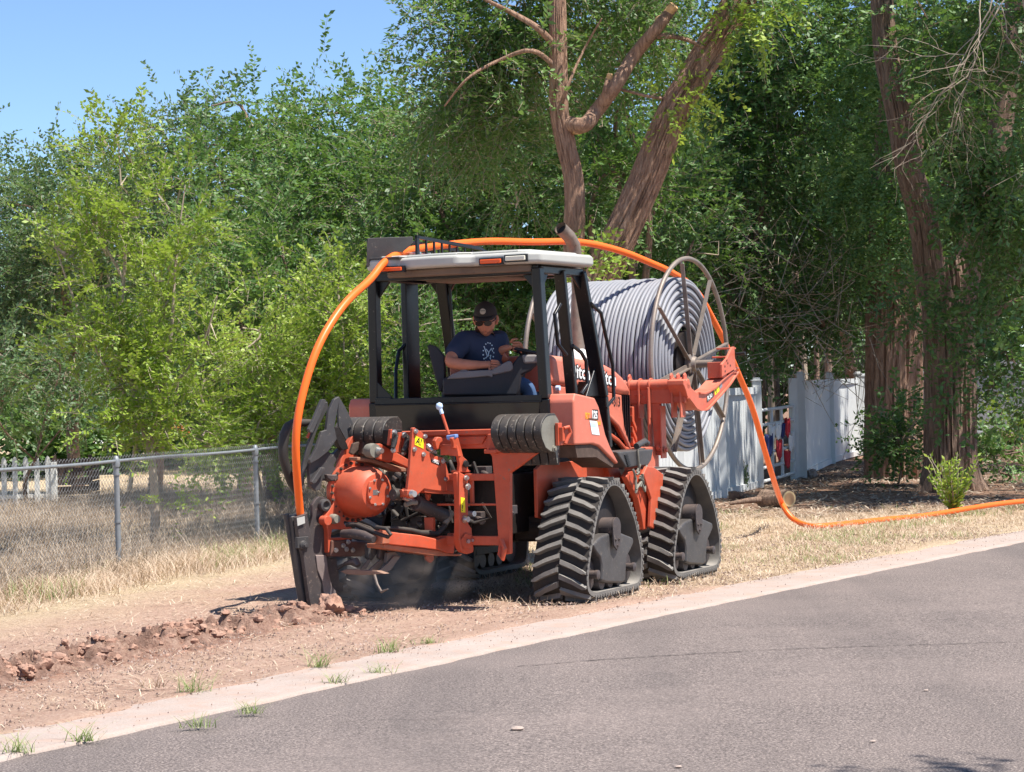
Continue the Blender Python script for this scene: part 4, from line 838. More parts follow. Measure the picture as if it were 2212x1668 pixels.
# big plate
PA('main_plate', 'C', [(220, 90), (240, 82), (330, 140), (360, 200), (365, 330), (420, 360), (470, 395), (545, 410), (570, 440), (605, 560), (615, 620), (690, 650), (692, 800), (590, 780), (440, 765), (345, 750), (235, 850), (195, 850), (165, 820), (165, 750), (185, 560)], .55, .03, orange, .005)
mb = MB(); mb.prism(pa('C', [(345, 750), (440, 765), (590, 780), (692, 800), (690, 810), (440, 800), (350, 790)], .54), RAl * -.25); mb.prism(pa('C', [(575, 640), (585, 640), (600, 775), (590, 778)], .556), RAl * -.01); mb.obj('plate_flange', orange, TR, bevel=.004)
mb = MB()
for x, y in ((250, 125), (350, 180), (237, 320), (335, 375), (575, 645), (545, 450)): mb.bolt(pa('C', [(x, y)], .552)[0], RAl, .012, .018)
mb.obj('plate_bolt', M['zinc'], TR)
sticker('warning_sticker', 'C', [(245, 170), (340, 215), (335, 315), (240, 270)], .55, M['yellow'], 'A!', 'ink', .07, 'a')
sticker('model_sticker', 'C', [(420, 430), (520, 470), (520, 500), (420, 460)], .55, M['ink'], 'H952', 'white', .035, 'a')
PA('plate_boss', 'C', [(160, 760), (240, 760), (245, 850), (200, 860), (160, 830)], .60, .05, orange, .01)
q = pa('C', [(212, 805)], .61)[0]; mb = MB(); mb.rev([(.001, .03), (.022, .03), (.03, .0)], q, RAl, 18); mb.obj('pivot_pin', M['zinc'], TR, smooth=40)
q = pa('C', [(0, 815), (40, 815)], .45); qq_ = pa('C', [(90, 800), (165, 795)], .5); mb = MB(); mb.cyl(q[0], q[1] + (q[1] - q[0]) * 1.0, .045, .045, 20); mb.obj('steering_rod', M['weight'], TR, smooth=40, bevel=.004)
mb = MB(); mb.cyl(qq_[0], qq_[1], .028); mb.obj('rod_end', orange, TR, smooth=40)
# hydraulic cylinder
q = pa('C', [(250, 900), (600, 1060)], .42); mb = MB(); mb.cyl(q[0], q[1], .052, n=24); mb.rev([(.058, 0), (.058, .03)], q[0], (q[1] - q[0]), 24); mb.obj('hydraulic_cylinder', M['plate'], TR, smooth=40, bevel=.004)
mb = MB(); d_ = (q[1] - q[0]).normalized(); mb.cyl(q[0] - d_ * .12, q[0], .02); mb.obj('cylinder_rod', M['zinc'], TR, smooth=40)
q = pa('C', [(640, 1000), (610, 1060), (570, 1130)], .45); MB().tube(q, [.03, .026, .02], 10).obj('brass_elbow', M['weightend'], TR, smooth=50)
q = pa('C', [(-120, 1175), (60, 1180), (200, 1200), (300, 1230), (400, 1235), (480, 1245), (530, 1200), (590, 1120)], .44); MB().tube(q, [.012, .014, .020, .022, .022, .024, .02, .018], 10, fn=lambda i, k, p, a: 1 + .15 * math.sin(i * 2.1)).obj('hydraulic_hose', M['hose'], TR, smooth=50)
q = pa('C', [(140, 925), (200, 900), (260, 900)], .48); MB().tube(q, .018, 10).obj('hydraulic_hose', M['weightend'], TR, smooth=50)
# mast and hooks
PA('mast', 'C', [(695, 580), (725, 565), (790, 600), (820, 620), (828, 1130), (862, 1180), (885, 1410), (880, 1440), (820, 1460), (760, 1440), (730, 1400), (705, 1290), (715, 1200), (712, 800)], .70, .05, orange, .008)
mb = MB(); mb.prism(pa('C', [(725, 565), (738, 565), (745, 1180), (735, 1250), (770, 1430), (750, 1430), (722, 1300)], .715), RAl * -.05); mb.obj('mast_rib', orange, TR, bevel=.004)
PA('mast_hook', 'C', [(640, 200), (690, 180), (720, 200), (770, 400), (815, 440), (822, 540), (852, 550), (850, 572), (720, 570), (730, 480), (700, 320), (665, 310), (660, 250)], .68, .03, orange, .006)
PA('hanging_hook', 'C', [(460, 230), (490, 185), (540, 190), (552, 235), (520, 260), (500, 330), (480, 320)], .60, .04, orange, .01)
PA('mast_catch', 'C', [(810, 615), (855, 615), (860, 660), (890, 670), (888, 700), (825, 700)], .66, .03, orange, .004)
PA('mast_catch', 'C', [(825, 735), (885, 738), (885, 760), (825, 758)], .66, .03, orange, .004)
sticker('warning_sticker', 'C', [(740, 840), (785, 850), (790, 1008), (745, 1005)], .70, M['yellow'], '!', 'ink', .06, 'a')
mb = MB()
for x, y, r_ in ((795, 630, .014), (812, 725, .016), (850, 1310, .012), (805, 1320, .016)): mb.bolt(pa('C', [(x, y)], .705)[0], RAl, r_, .025)
mb.obj('mast_bolt', M['zinc'], TR)
q = pa('C', [(788, 1080)], .702)[0]; mb = MB(); mb.rev([(.001, .035), (.02, .035), (.032, .0)], q, RAl, 20); mb.obj('mast_pin', M['zinc'], TR, smooth=40)
q = pa('C', [(800, 1320)], .702)[0]; mb = MB(); mb.rev([(.06, 0), (.06, .012)], q, RAl, 6); mb.obj('hex_plate', orange, TR, bevel=.003)
mb = MB(); q = pa('C', [(795, 480)], .69)[0]; mb.rev([(.001, .012), (.022, .01), (.028, 0)], q, RAl, 18); mb.obj('hook_pin', M['dark'], TR)
q = pa('C', [(860, 1020)], .62)[0]; mb = MB(); mb.cyl(q - RAl * .05, q + RAl * .03, .02); mb.obj('stub_pin', M['zinc'], TR)
# lower link
PA('lower_link', 'C', [(-90, 1190), (0, 1220), (300, 1255), (500, 1300), (560, 1280), (650, 1270), (650, 1235), (688, 1230), (685, 1330), (670, 1455), (600, 1450), (520, 1420), (300, 1390), (-90, 1350)], .52, .06, orange, .008)
mb = MB(); mb.prism(pa('C', [(-90, 1350), (300, 1395), (520, 1425), (600, 1455), (760, 1460), (740, 1480), (480, 1480), (-90, 1400)], .50), RAl * -.20); mb.prism(pa('C', [(-120, 1200), (-20, 1215), (-30, 1345), (-120, 1350)], .54), RAl * -.10); mb.obj('link_base', surf('scraped_orange', (.42, .12, .06), .55, dust=.4, var=.25, chips=.4), TR, bevel=.006)
mb = MB(); mb.prism(pa('C', [(370, 1450), (450, 1450), (455, 1520), (420, 1560), (375, 1520)], .4), RAl * -.03); mb.obj('drain_lug', orange, TR, bevel=.006)
q = pf('C', [(650, 560), (760, 560)], -.93); mb = MB(); mb.bar(q[0], (.3, -.93, q[1].z), .03, .015); mb.obj('cross_pin', orange, TR)
# red boxes behind
mb = MB(); mb.prism(pf('C', [(520, 270), (700, 280), (720, 400), (600, 385), (520, 385)], -1.0), (0, .05, 0)); mb.prism(pf('C', [(345, 800), (395, 810), (380, 880), (360, 870)], -1.0), (0, .04, 0)); mb.prism(pf('C', [(340, 1060), (440, 1060), (440, 1220), (350, 1220)], -.95), (0, .04, 0)); mb.obj('back_plate', orange, TR, bevel=.004)
mb = MB(); mb.prism(pf('C', [(360, 260), (430, 300), (470, 370), (400, 360)], -1.03), (0, .03, 0)); q = pf('C', [(380, 280), (440, 340)], -1.05); mb.cyl(q[0], q[1], .02); mb.obj('hose_fitting', M['zinc'], TR, bevel=.004)
# lever with pale knob
q = pf(2, [(1195, 75), (1215, 130), (1262, 275)], -1.0); mb = MB(); mb.tube([q[1], q[2]], .011, 10); mb.obj('control_lever', orange, TR); mb = MB(); mb.rev([(.001, -.028), (.02, -.02), (.026, 0), (.02, .02), (.001, .028)], q[0], UP, 18); mb.cyl(q[0], q[1], .014); mb.obj('lever_knob', M['cuff'], TR, smooth=60)
mb = MB(); mb.prism(pf(2, [(1240, 285), (1310, 275), (1312, 300), (1290, 325), (1245, 315)], -1.02), (0, .05, 0)); mb.obj('blue_clip', M['bluep'], TR, bevel=.008)
# ================================================================ REEL + COIL
RC = Vector((0, 3.32, 1.752))
REEL = thing('cable_reel', 'tall rusty spoked steel reel held by the arms at the front of the tractor', 'cable reel', TO, -AL)
for x, sg in ((.46, 1), (-.72, -1)):
    c0 = Vector((x, RC.y, RC.z)); mb = MB()
    mb.tube([c0 + Vector((0, .935 * math.cos(a), .935 * math.sin(a))) for a in [2 * math.pi * k / 96 for k in range(96)]], .021, 10, closed=True); fl = mb.obj('rim', M['reel'], REEL, smooth=60)
    for k in range(8):
        a = R(11 + 45 * k); d_ = Vector((0, math.cos(a), math.sin(a))); pr_ = Vector((0, -d_.z, d_.y))
        mb = MB(); mb.bar(c0 + d_ * .08, c0 + d_ * .925, .036, .009, XR); mb.bar(c0 + d_ * .08 + pr_ * .02 + Vector((sg * .018, 0, 0)), c0 + d_ * .9 + pr_ * .02 + Vector((sg * .018, 0, 0)), .010, .035, XR); mb.obj('spoke', M['reel'], REEL)
    mb = MB(); mb.rev([(.001, -.02), (.10, -.02), (.10, .02), (.07, .03), (.06, .06), (.001, .06)], c0, (sg, 0, 0), 28); mb.obj('hub', M['reel'], REEL, smooth=40)
mb = MB(); mb.cyl((-.85, RC.y, RC.z), (.86, RC.y, RC.z), .034, n=18); mb.obj('axle', M['reel'], REEL)
mb = MB(); mb.rev([(.30, -.70), (.30, .44)], (0, RC.y, RC.z), (1, 0, 0), 40); mb.obj('drum', drk, REEL)
COIL = MB(); rg = random.Random(2)
def ring(x, rad, cut=False):
    ph = rg.random() * 6.28; j = rg.random() * .006
    COIL.tube([(x + .002 * math.sin(2 * k / 80 * 2 * math.pi + ph) + .001 * math.sin(5 * k / 80 * 6.283 + ph * 2), RC.y + (rad + j + .003 * math.sin(3 * 2 * math.pi * k / 80 + ph)) * math.cos(2 * math.pi * k / 80), RC.z + (rad + j + .003 * math.sin(3 * 2 * math.pi * k / 80 + ph)) * math.sin(2 * math.pi * k / 80)) for k in range(80)], .0180, 8, closed=True)
nw = 29; xs = [-.675 + i * 1.075 / (nw - 1) for i in range(nw)]
for x in xs: ring(x, .75)
for L_ in range(1, 12):
    rad = .75 - L_ * .0355
    for x in xs[-2:] + xs[:1]: ring(x + (.018 if L_ % 2 else 0) * (1 if x > 0 else -1), rad)
tag(COIL.obj('conduit_coil', M['coil'], None, smooth=60), 'thick coil of grey plastic conduit wound on the steel reel', 'conduit coil').matrix_world = Matrix.Translation(TO) @ Matrix.Rotation(-AL, 4, 'Z')
# ================================================================ ORANGE CONDUIT
H_ = [l2w(p) for p in [al(-.03, -.17, .45)]]
q = [hit('B', (250, 370), RA, -.045 + OA.dot(RA))]
hp_ = [al(-.045, -.08, .30)] + q
for (x, y) in [(640, 1010), (640, 930), (654, 850), (688, 745), (745, 655), (800, 605)]:
    t_ = (1010 - y) / 400; hp_.append(hit(0, (x, y), RV, -.62 + .16 * t_))
hp_ += [Vector((-.452, -.62, 2.548)), Vector((-.445, -.35, 2.635)), Vector((-.44, 0, 2.685)), Vector((-.43, .5, 2.735)), Vector((-.40, 1.1, 2.785)), Vector((-.30, 1.75, 2.80))]
for (x, y, r) in [(1250, 522, -.15), (1340, 542, .05), (1405, 568, .2)]: hp_.append(hit(0, (x, y), RV, r))
hp_ += [Vector((.27, 3.40, 2.575)), Vector((.28, 3.95, 2.44)), hit(0, (1540, 690), RV, .33), hit(0, (1568, 745), RV, .33), hit(0, (1600, 820), RV, .30), hit(0, (1625, 880), RV, .25), hit(0, (1655, 985), RV, .15), hit(0, (1672, 1040), RV, .05)]
wp = [l2w(p) for p in hp_] + [dp(0, 1684, 1076, 24.95), dp(0, 1697, 1103, 24.9), dp(0, 1714, 1122, 24.85), gp(1740, 1134, .035), gp(1775, 1137, .03)] + [Vector((x, y, gzz(x, y) + z)) for x, y, z in ( (4.0, 25.35, .03), (4.58, 25.8, .035), (5.3, 26.35, .09), (6.0, 27.1, .10), (7.5, 28.8, .04), (9.5, 31, .04))]
def spline(P, k=8):
    out = []; n = len(P)
    for i in range(n - 1):
        p0, p1, p2, p3 = P[max(0, i - 1)], P[i], P[i + 1], P[min(n - 1, i + 2)]
        for j in range(k):
            t_ = j / k; out.append(.5 * ((2 * p1) + (p2 - p0) * t_ + (2 * p0 - 5 * p1 + 4 * p2 - p3) * t_ * t_ + (3 * p1 - p0 - 3 * p2 + p3) * t_ ** 3))
    return out + [P[-1]]
sp = spline(wp, 8)
for _ in range(8): sp = [sp[0]] + [(sp[i - 1] + sp[i] * 2 + sp[i + 1]) / 4 for i in range(1, len(sp) - 1)] + [sp[-1]]
cd = MB().tube(sp, .029, 14); co_ = cd.obj('orange_conduit', M['conduit'], None, smooth=60)
tag(co_, 'bright orange conduit arching over the tractor roof and reel and trailing along the ground', 'conduit')
# ================================================================ CAB INTERIOR + OPERATOR
def w8(pts, D): return [w2l(dp(8, x, y, D)) for x, y in pts]
def W(x, y, z): return w2l(Vector((x, y, z)))
depth = lambda d_: w2l(Vector((0, d_, 0))) - w2l(Vector((0, 0, 0)))
mb = MB(); mb.prism(w8([(112, 795), (150, 780), (235, 795), (300, 870), (375, 960), (380, 1300), (340, 1500), (300, 1500), (200, 1150)], 17.50), depth(.44)); sb = mb.obj('seat_backrest', M['seat'], TR, bevel=.03, seg=3)
mb = MB(); mb.prism(w8([(330, 1300), (1500, 1330), (1550, 1440), (1500, 1640), (330, 1640)], 17.52), depth(.42)); mb.obj('seat_cushion', M['seat'], TR, bevel=.03, seg=3)
mb = MB(); mb.prism(w8([(350, 1300), (500, 1240), (1110, 1230), (1400, 1100), (1500, 960), (1560, 935), (1780, 945), (1830, 1010), (1810, 1080), (1700, 1180), (1560, 1250), (1530, 1440), (1480, 1560), (350, 1560)], 17.40), depth(.10)); cons = mb.obj('armrest_console', M['seat'], TR, bevel=.02, seg=3)
for pts, d_ in (([(405, 1310), (480, 1235), (600, 1190), (1080, 1165), (1115, 1190), (1110, 1285), (1040, 1265), (700, 1295)], .13), ([(1080, 1175), (1360, 1020), (1410, 1050), (1430, 1150), (1390, 1190), (1110, 1250)], .12), ([(1555, 935), (1780, 932), (1830, 980), (1830, 1060), (1590, 1075)], .12)):
    MB().prism(w8(pts, 17.385), depth(d_)).obj('armrest_pad', M['pad'], cons, bevel=.018, seg=3)
MB().rev([(.001, .012), (.03, .01), (.035, 0)], w8([(680, 1185)], 17.44)[0], UP, 18).obj('armrest_knob', M['pad'], cons)
swc = W(.11, 17.80, 1.865); mb = MB(); swn = (w2l(Vector((.25, 17.3, 2.9))) - w2l(Vector((.0, 17.3, 1.9)))).normalized()
u_ = swn.orthogonal().normalized(); v_ = swn.cross(u_)
mb.tube([swc + (u_ * math.cos(a) + v_ * math.sin(a)) * .17 for a in [2 * math.pi * k / 40 for k in range(40)]], .014, 10, closed=True)
for a in (.3, 2.4, 4.5): mb.tube([swc - swn * .03, swc + (u_ * math.cos(a) + v_ * math.sin(a)) * .16], .010, 8)
mb.rev([(.001, .02), (.045, .015), (.05, -.03)], swc, swn, 18); mb.obj('steering_wheel', M['seat'], TR, smooth=50)
mb = MB(); mb.cyl(swc - swn * .03, swc - swn * .45, .04); mb.obj('steering_column', M['seat'], TR)
mb = MB(); mb.bb(-.1, .35, .62, .9, 1.3, 1.68); mb.obj('dashboard', M['seat'], TR, bevel=.02)
mb = MB(); mb.bb(-.42, .42, .34, .44, 1.55, 1.83); mb.obj('cowl', sal, TR, bevel=.03, seg=3)
MB().rev([(.001, .03), (.02, .03), (.02, 0)], w8([(2085, 1445)], 17.9)[0], XR, 14).obj('blue_cap', M['cuff'], TR)
# operator ---------------------------------------------------------------
def skin(name, verts, edges, radii, mat, parent, sub=2, root=0, extra=None):
    me = bpy.data.meshes.new(name); me.from_pydata(verts, edges, []); o = bpy.data.objects.new(name, me); C.collection.objects.link(o)
    m_ = o.modifiers.new('skin', 'SKIN'); m_.use_smooth_shade = True
    for i, r_ in enumerate(radii):
        rr3 = r_ if isinstance(r_, tuple) else (r_, r_); me.skin_vertices[0].data[i].radius = rr3; me.skin_vertices[0].data[i].use_root = (i == root)
    s_ = o.modifiers.new('sub', 'SUBSURF'); s_.levels = sub; s_.render_levels = sub
    dg = bpy.context.evaluated_depsgraph_get(); m2_ = bpy.data.meshes.new_from_object(o.evaluated_get(dg)); bpy.data.objects.remove(o)
    if extra: 
        bmv = [tuple(v_.co) for v_ in m2_.vertices]; bf = [tuple(p_.vertices) for p_ in m2_.polygons]; b2 = MB(); b2.v = bmv; b2.f = bf; b2.add(extra.v, extra.f)
        m2_ = bpy.data.meshes.new(name); m2_.from_pydata(b2.v, [], b2.f); m2_.update(); m2_.shade_smooth()
    m2_.materials.clear(); m2_.materials.append(mat); m2_.name = name
    r2_ = bpy.data.objects.new(name, m2_); C.collection.objects.link(r2_)
    if parent: r2_.parent = parent
    return r2_
PB = Vector((-.2, 17.72, 1.58))
PER = thing('person', 'seated man in navy printed shirt, brown cap and dark sunglasses looking back from the cab', 'person', PB)
def pp(x, y, z): return Vector((x, y, z)) - PB
# head
fw = Vector((-.15, -.95, -.30)).normalized()            # where the face looks
rt = Vector((1, -.10, 0.02)); rt = (rt - fw * rt.dot(fw)).normalized(); hu = rt.cross(fw) * -1
if hu.z < 0: hu = -hu
hc = pp(-.186, 17.60, 2.105)
def hd(a, f, u): return hc + rt * a + fw * f + hu * u
E1 = MB()
vs = []; fs = []; nu, nv = 20, 28
for i in range(nu + 1):
    th = math.pi * i / nu
    for k in range(nv):
        ph = 2 * math.pi * k / nv; dx = math.sin(th) * math.cos(ph); df = math.sin(th) * math.sin(ph); du = math.cos(th)
        wx = .076; wf = .098; wu = .118
        if du < 0: wx *= 1 - .30 * du * du; 
        x_, f_, u2 = dx * wx, df * wf, du * wu
        if df > 0:
            if -.75 < du < -.35: f_ += .008 * (1 - abs(dx) * 2 if abs(dx) < .5 else 0)
            nose = math.exp(-((dx / .14) ** 2)) * math.exp(-(((du + .18) / .22) ** 2)) * (df > .3); f_ += .026 * nose
            brow = math.exp(-(((du - .15) / .12) ** 2)) * (df > .4); f_ += .004 * brow
            eye = math.exp(-(((abs(dx) - .4) / .16) ** 2)) * math.exp(-(((du - .02) / .12) ** 2)) * (df > .4); f_ -= .008 * eye
            mouth = math.exp(-((dx / .3) ** 2)) * math.exp(-(((du + .52) / .05) ** 2)) * (df > .3); f_ -= .006 * mouth
            chin = math.exp(-((dx / .3) ** 2)) * math.exp(-(((du + .82) / .14) ** 2)); f_ += .014 * chin
        vs.append(hd(x_, f_, u2))
for i in range(nu):
    for k in range(nv): l = (k + 1) % nv; fs.append((i * nv + k, (i + 1) * nv + k, (i + 1) * nv + l, i * nv + l))
E1.add(vs, fs)
for sg in (1, -1):
    E1.tube([hd(sg * .074, .005, .03), hd(sg * .088, -.004, .028), hd(sg * .09, -.006, .0), hd(sg * .08, .004, -.032), hd(sg * .074, .008, -.03)], [.006, .011, .013, .009, .005], 8)
body_v = [pp(-.20, 17.80, 1.62), pp(-.21, 17.77, 1.78), pp(-.22, 17.74, 1.92), pp(-.20, 17.70, 1.99), pp(-.19, 17.65, 2.05),
          pp(-.375, 17.62, 1.93), pp(-.475, 17.46, 1.79), pp(-.34, 17.425, 1.765), pp(-.205, 17.45, 1.765),
          pp(-.075, 17.83, 1.935), pp(-.06, 17.88, 1.80), pp(-.10, 17.70, 1.862), pp(-.035, 17.64, 1.892),
          pp(-.15, 17.445, 1.768), pp(.015, 17.645, 1.90)]
body_e = [(0, 1), (1, 2), (2, 3), (3, 4), (2, 5), (5, 6), (6, 7), (7, 8), (8, 13), (2, 9), (9, 10), (10, 11), (11, 12), (12, 14)]
body_r = [(.13, .11), (.135, .11), (.12, .10), .062, .055, .062, .052, .046, .030, .058, .05, .04, .028, (.032, .018), (.032, .018)]
FG = MB()
def fingers(o, dirn, spread, curl, s=1):
    dirn = dirn.normalized(); spread = spread.normalized(); nr = curl.normalized()
    for k, (L_, a) in enumerate(((.072, -.03), (.08, -.010), (.076, .010), (.06, .028))):
        b0_ = o + spread * a * s; p1_ = b0_ + dirn * L_ * .45; p2_ = p1_ + (dirn * .75 + nr * .6).normalized() * L_ * .32; p3_ = p2_ + (dirn * .3 + nr * .95).normalized() * L_ * .28
        FG.tube([b0_ - dirn * .02, b0_, p1_, p2_, p3_], [.008, .0095, .009, .0082, .006], 8)
    t0 = o - dirn * .035 - spread * .03 * s; FG.tube([t0, t0 + (dirn * .6 - spread * .8 * s).normalized() * .03, t0 + (dirn * .9 - spread * .45 * s).normalized() * .06], [.011, .010, .007], 8)
fingers(pp(-.135, 17.44, 1.766), Vector((1, -.05, -.12)), Vector((0, .25, 1)), Vector((0, .5, -.6)))
fingers(pp(.03, 17.645, 1.902), Vector((1, .25, .02)), Vector((0, -.3, 1)), Vector((.1, .2, -.9)), -1)
E1.add(FG.v, FG.f)
bo = skin('body', body_v, body_e, body_r, M['skin'], PER, 2, 0, E1)
# shirt
sv = [pp(-.20, 17.80, 1.60), pp(-.21, 17.76, 1.76), pp(-.215, 17.73, 1.90), pp(-.20, 17.71, 1.985), pp(-.365, 17.63, 1.945), pp(-.42, 17.555, 1.875), pp(-.455, 17.50, 1.825), pp(-.085, 17.82, 1.955), pp(-.06, 17.87, 1.85)]
so_ = skin('shirt', sv, [(0, 1), (1, 2), (2, 3), (2, 4), (4, 5), (5, 6), (2, 7), (7, 8)], [(.155, .135), (.165, .14), (.15, .13), (.075, .08), (.095, .095), .080, .078, .09, .075], M['shirt'], PER, 3)
# the operator's jeans
skin('jeans', [pp(-.18, 17.82, 1.58), pp(-.02, 17.72, 1.60), pp(.12, 17.68, 1.615), pp(.16, 17.72, 1.35), pp(-.02, 17.93, 1.60), pp(.14, 17.93, 1.61), pp(.18, 17.95, 1.35)], [(0, 1), (1, 2), (2, 3), (0, 4), (4, 5), (5, 6)], [.13, .09, .068, .055, .09, .068, .055], M['jean'], PER, 2)
# cap, glasses, beard
mb = MB(); vs = []; fs = []
for i in range(9):
    th = (math.pi * .52) * i / 8
    for k in range(28):
        ph = 2 * math.pi * k / 28; vs.append(hd(math.sin(th) * math.cos(ph) * .089, math.sin(th) * math.sin(ph) * .108 - .002, .046 + math.cos(th) * .100))
for i in range(8):
    for k in range(28): l = (k + 1) % 28; fs.append((i * 28 + k, (i + 1) * 28 + k, (i + 1) * 28 + l, i * 28 + l))
mb.add(vs, fs); cp_ = mb.obj('cap', M['cap'], PER, smooth=70)
mb = MB(); vs = []; fs = []; n = 15
for i in range(n):
    a = math.pi * (.08 + .84 * i / (n - 1)); ex = math.sin((i / (n - 1)) * math.pi) ** .6
    for (ff, dz) in ((0, 0), (.035, -.001), (.068, -.008)): vs.append(hd(math.cos(a) * (.088 - .008 * ff / .068), math.sin(a) * .104 + ff * ex, .052 + dz * ex * 1.6 - .02 * (math.cos(a) ** 2) * (ff > 0)))
for i in range(n - 1):
    for j in range(2): fs.append((3 * i + j, 3 * i + j + 1, 3 * i + 4 + j, 3 * i + 3 + j))
mb.add(vs, fs); br = mb.obj('cap_brim', M['cap'], cp_, smooth=70); sol = br.modifiers.new('s', 'SOLIDIFY'); sol.thickness = .004
mb = MB(); cpt = hd(0, .100, .098); nn_ = (fw * .9 + hu * .42).normalized(); mb.rev([(.001, .004), (.022, .003), (.023, 0)], cpt, nn_, 20); mb.obj('cap_patch', M['patch'], cp_)
mb = MB(); 
for dz in (-.008, .004): mb.box(cpt + nn_ * .004 + hu * dz, (.036, .003, .005), (rt, hu, nn_))
mb.obj('patch_bar', M['cap'], cp_)
mb = MB()
for sg in (1, -1):
    pts = [hd(sg * (.034 + .030 * math.cos(a)), .112 - .30 * (abs(.034 + .030 * math.cos(a)) ** 2) * 6, .006 + .021 * math.sin(a)) for a in [2 * math.pi * k / 14 for k in range(14)]]
    mb.prism(pts, fw * .006); mb.tube([hd(sg * .062, .092, .012), hd(sg * .082, .05, .016), hd(sg * .083, .0, .02)], .0035, 6)
mb.tube([hd(-.012, .114, .012), hd(.012, .114, .012)], .003, 6); mb.obj('sunglasses', M['glass'], PER, smooth=50)
mb = MB(); vs = []; fs = []
for i in range(8):
    th = math.pi * (.70 + .24 * i / 7)
    for k in range(19):
        ph = math.pi * (-.10 + 1.2 * k / 18); du = math.cos(th); df = math.sin(th) * math.sin(ph); dx = math.sin(th) * math.cos(ph)
        vs.append(hd(dx * .080 * (1 - .30 * du * du), df * .1025 + .014 * math.exp(-((dx / .3) ** 2)) * math.exp(-(((du + .82) / .14) ** 2)), du * .122))
for i in range(7):
    for k in range(18): fs.append((i * 19 + k, (i + 1) * 19 + k, (i + 1) * 19 + k + 1, i * 19 + k + 1))
mb.add(vs, fs); mb.obj('beard', M['beard'], PER, smooth=70)
mb = MB(); mb.tube([hd(-.020, .093, -.062), hd(0, .099, -.065), hd(.020, .093, -.062)], [.0015, .003, .0015], 6); mb.obj('lips', surf('lips', (.38, .145, .10), .6), PER)
# print on the shirt: ring of dots with a white figure, laid on the shirt surface
prt = MB(); nrm = Vector((.35, -.93, -.05)).normalized(); dg = bpy.context.evaluated_depsgraph_get()
def on_shirt(x, y, lift=.003):
    p = dp(8, x, y, 17.2) - PB; d_ = (dp(8, x, y, 18) - dp(8, x, y, 17.2)).normalized(); ok, loc, nr_, _ = so_.ray_cast(p, d_, distance=2.0)
    return (loc + nr_ * lift, nr_) if ok else (None, None)
for k in range(15):
    a = 2 * math.pi * k / 15; p, nr_ = on_shirt(1045 + 80 * math.cos(a), 905 + 150 * math.sin(a))
    if p: prt.rev([(.001, .001), (.0055, .001), (.006, 0)], p, nr_, 10)
for pl in ([(985, 830), (1010, 900), (1030, 960), (1000, 990)], [(1010, 850), (1050, 900), (1090, 840), (1110, 890)], [(1050, 900), (1040, 960), (1080, 940), (1075, 1010), (1060, 980)]):
    P_ = [on_shirt(*q_)[0] for q_ in pl]; P_ = [p for p in P_ if p]
    if len(P_) > 1: prt.tube(P_, .004, 6)
if prt.v: prt.obj('shirt_print', M['print'], PER)
# ================================================================ FOLIAGE TOOLS
QC = 2.0; QS = 2.35
def rotm(d, up):
    d = d / np.linalg.norm(d, axis=1)[:, None]; s_ = np.cross(up, d); s_ /= np.maximum(np.linalg.norm(s_, axis=1), 1e-6)[:, None]; u_ = np.cross(d, s_)
    return np.stack([d, s_, u_], 2)
def make_templates(rs, nvar, nleaf, L, lw, ll, droop=.35, compound=True):
    T = np.zeros((nvar, nleaf, 4, 3)); ST = np.zeros((nvar, 3, 2, 3))
    for v_ in range(nvar):
        for k in range(nleaf):
            if compound:
                t_ = (k + .5) / nleaf + rs.normal(0, .02); side = 1 if k % 2 else -1; off = rs.normal(0, .03, 3) * L
            else:
                t_ = rs.random() ** .7; side = rs.choice([-1, 1]); off = rs.normal(0, .13, 3) * L
            p = np.array([t_ * L, 0, -droop * L * t_ * t_]) + off
            dr = np.array([.55 + rs.normal(0, .3), side * (.85 + rs.normal(0, .25)), rs.normal(-.1, .45)]); dr /= np.linalg.norm(dr)
            nn = np.array([rs.normal(0, .5), rs.normal(0, .5), 1.0]); sd_ = np.cross(nn, dr); sd_ /= np.linalg.norm(sd_)
            l_ = ll * (.7 + .6 * rs.random()); w_ = lw * (.75 + .5 * rs.random())
            T[v_, k] = [p, p + dr * l_ * .45 + sd_ * w_ / 2, p + dr * l_, p + dr * l_ * .45 - sd_ * w_ / 2]
        for j in range(3):
            a, b_ = j / 3, (j + 1) / 3; ST[v_, j] = [[a * L, 0, -droop * L * a * a], [b_ * L, 0, -droop * L * b_ * b_]]
    return T, ST
def sticks(p0, p1, r0, r1):
    d = p1 - p0; d /= np.maximum(np.linalg.norm(d, axis=1), 1e-6)[:, None]; u_ = np.cross(d, np.array([.31, .22, .92])); u_ /= np.maximum(np.linalg.norm(u_, axis=1), 1e-6)[:, None]; v_ = np.cross(d, u_)
    out = []; r0 = np.broadcast_to(r0, len(d))[:, None]; r1 = np.broadcast_to(r1, len(d))[:, None]
    c = [(math.cos(a), math.sin(a)) for a in (0, 2.094, 4.189)]
    for k in range(3):
        a, b_ = c[k], c[(k + 1) % 3]
        out.append(np.stack([p0 + (u_ * a[0] + v_ * a[1]) * r0, p0 + (u_ * b_[0] + v_ * b_[1]) * r0, p1 + (u_ * b_[0] + v_ * b_[1]) * r1, p1 + (u_ * a[0] + v_ * a[1]) * r1], 1))
    return np.concatenate(out, 0)
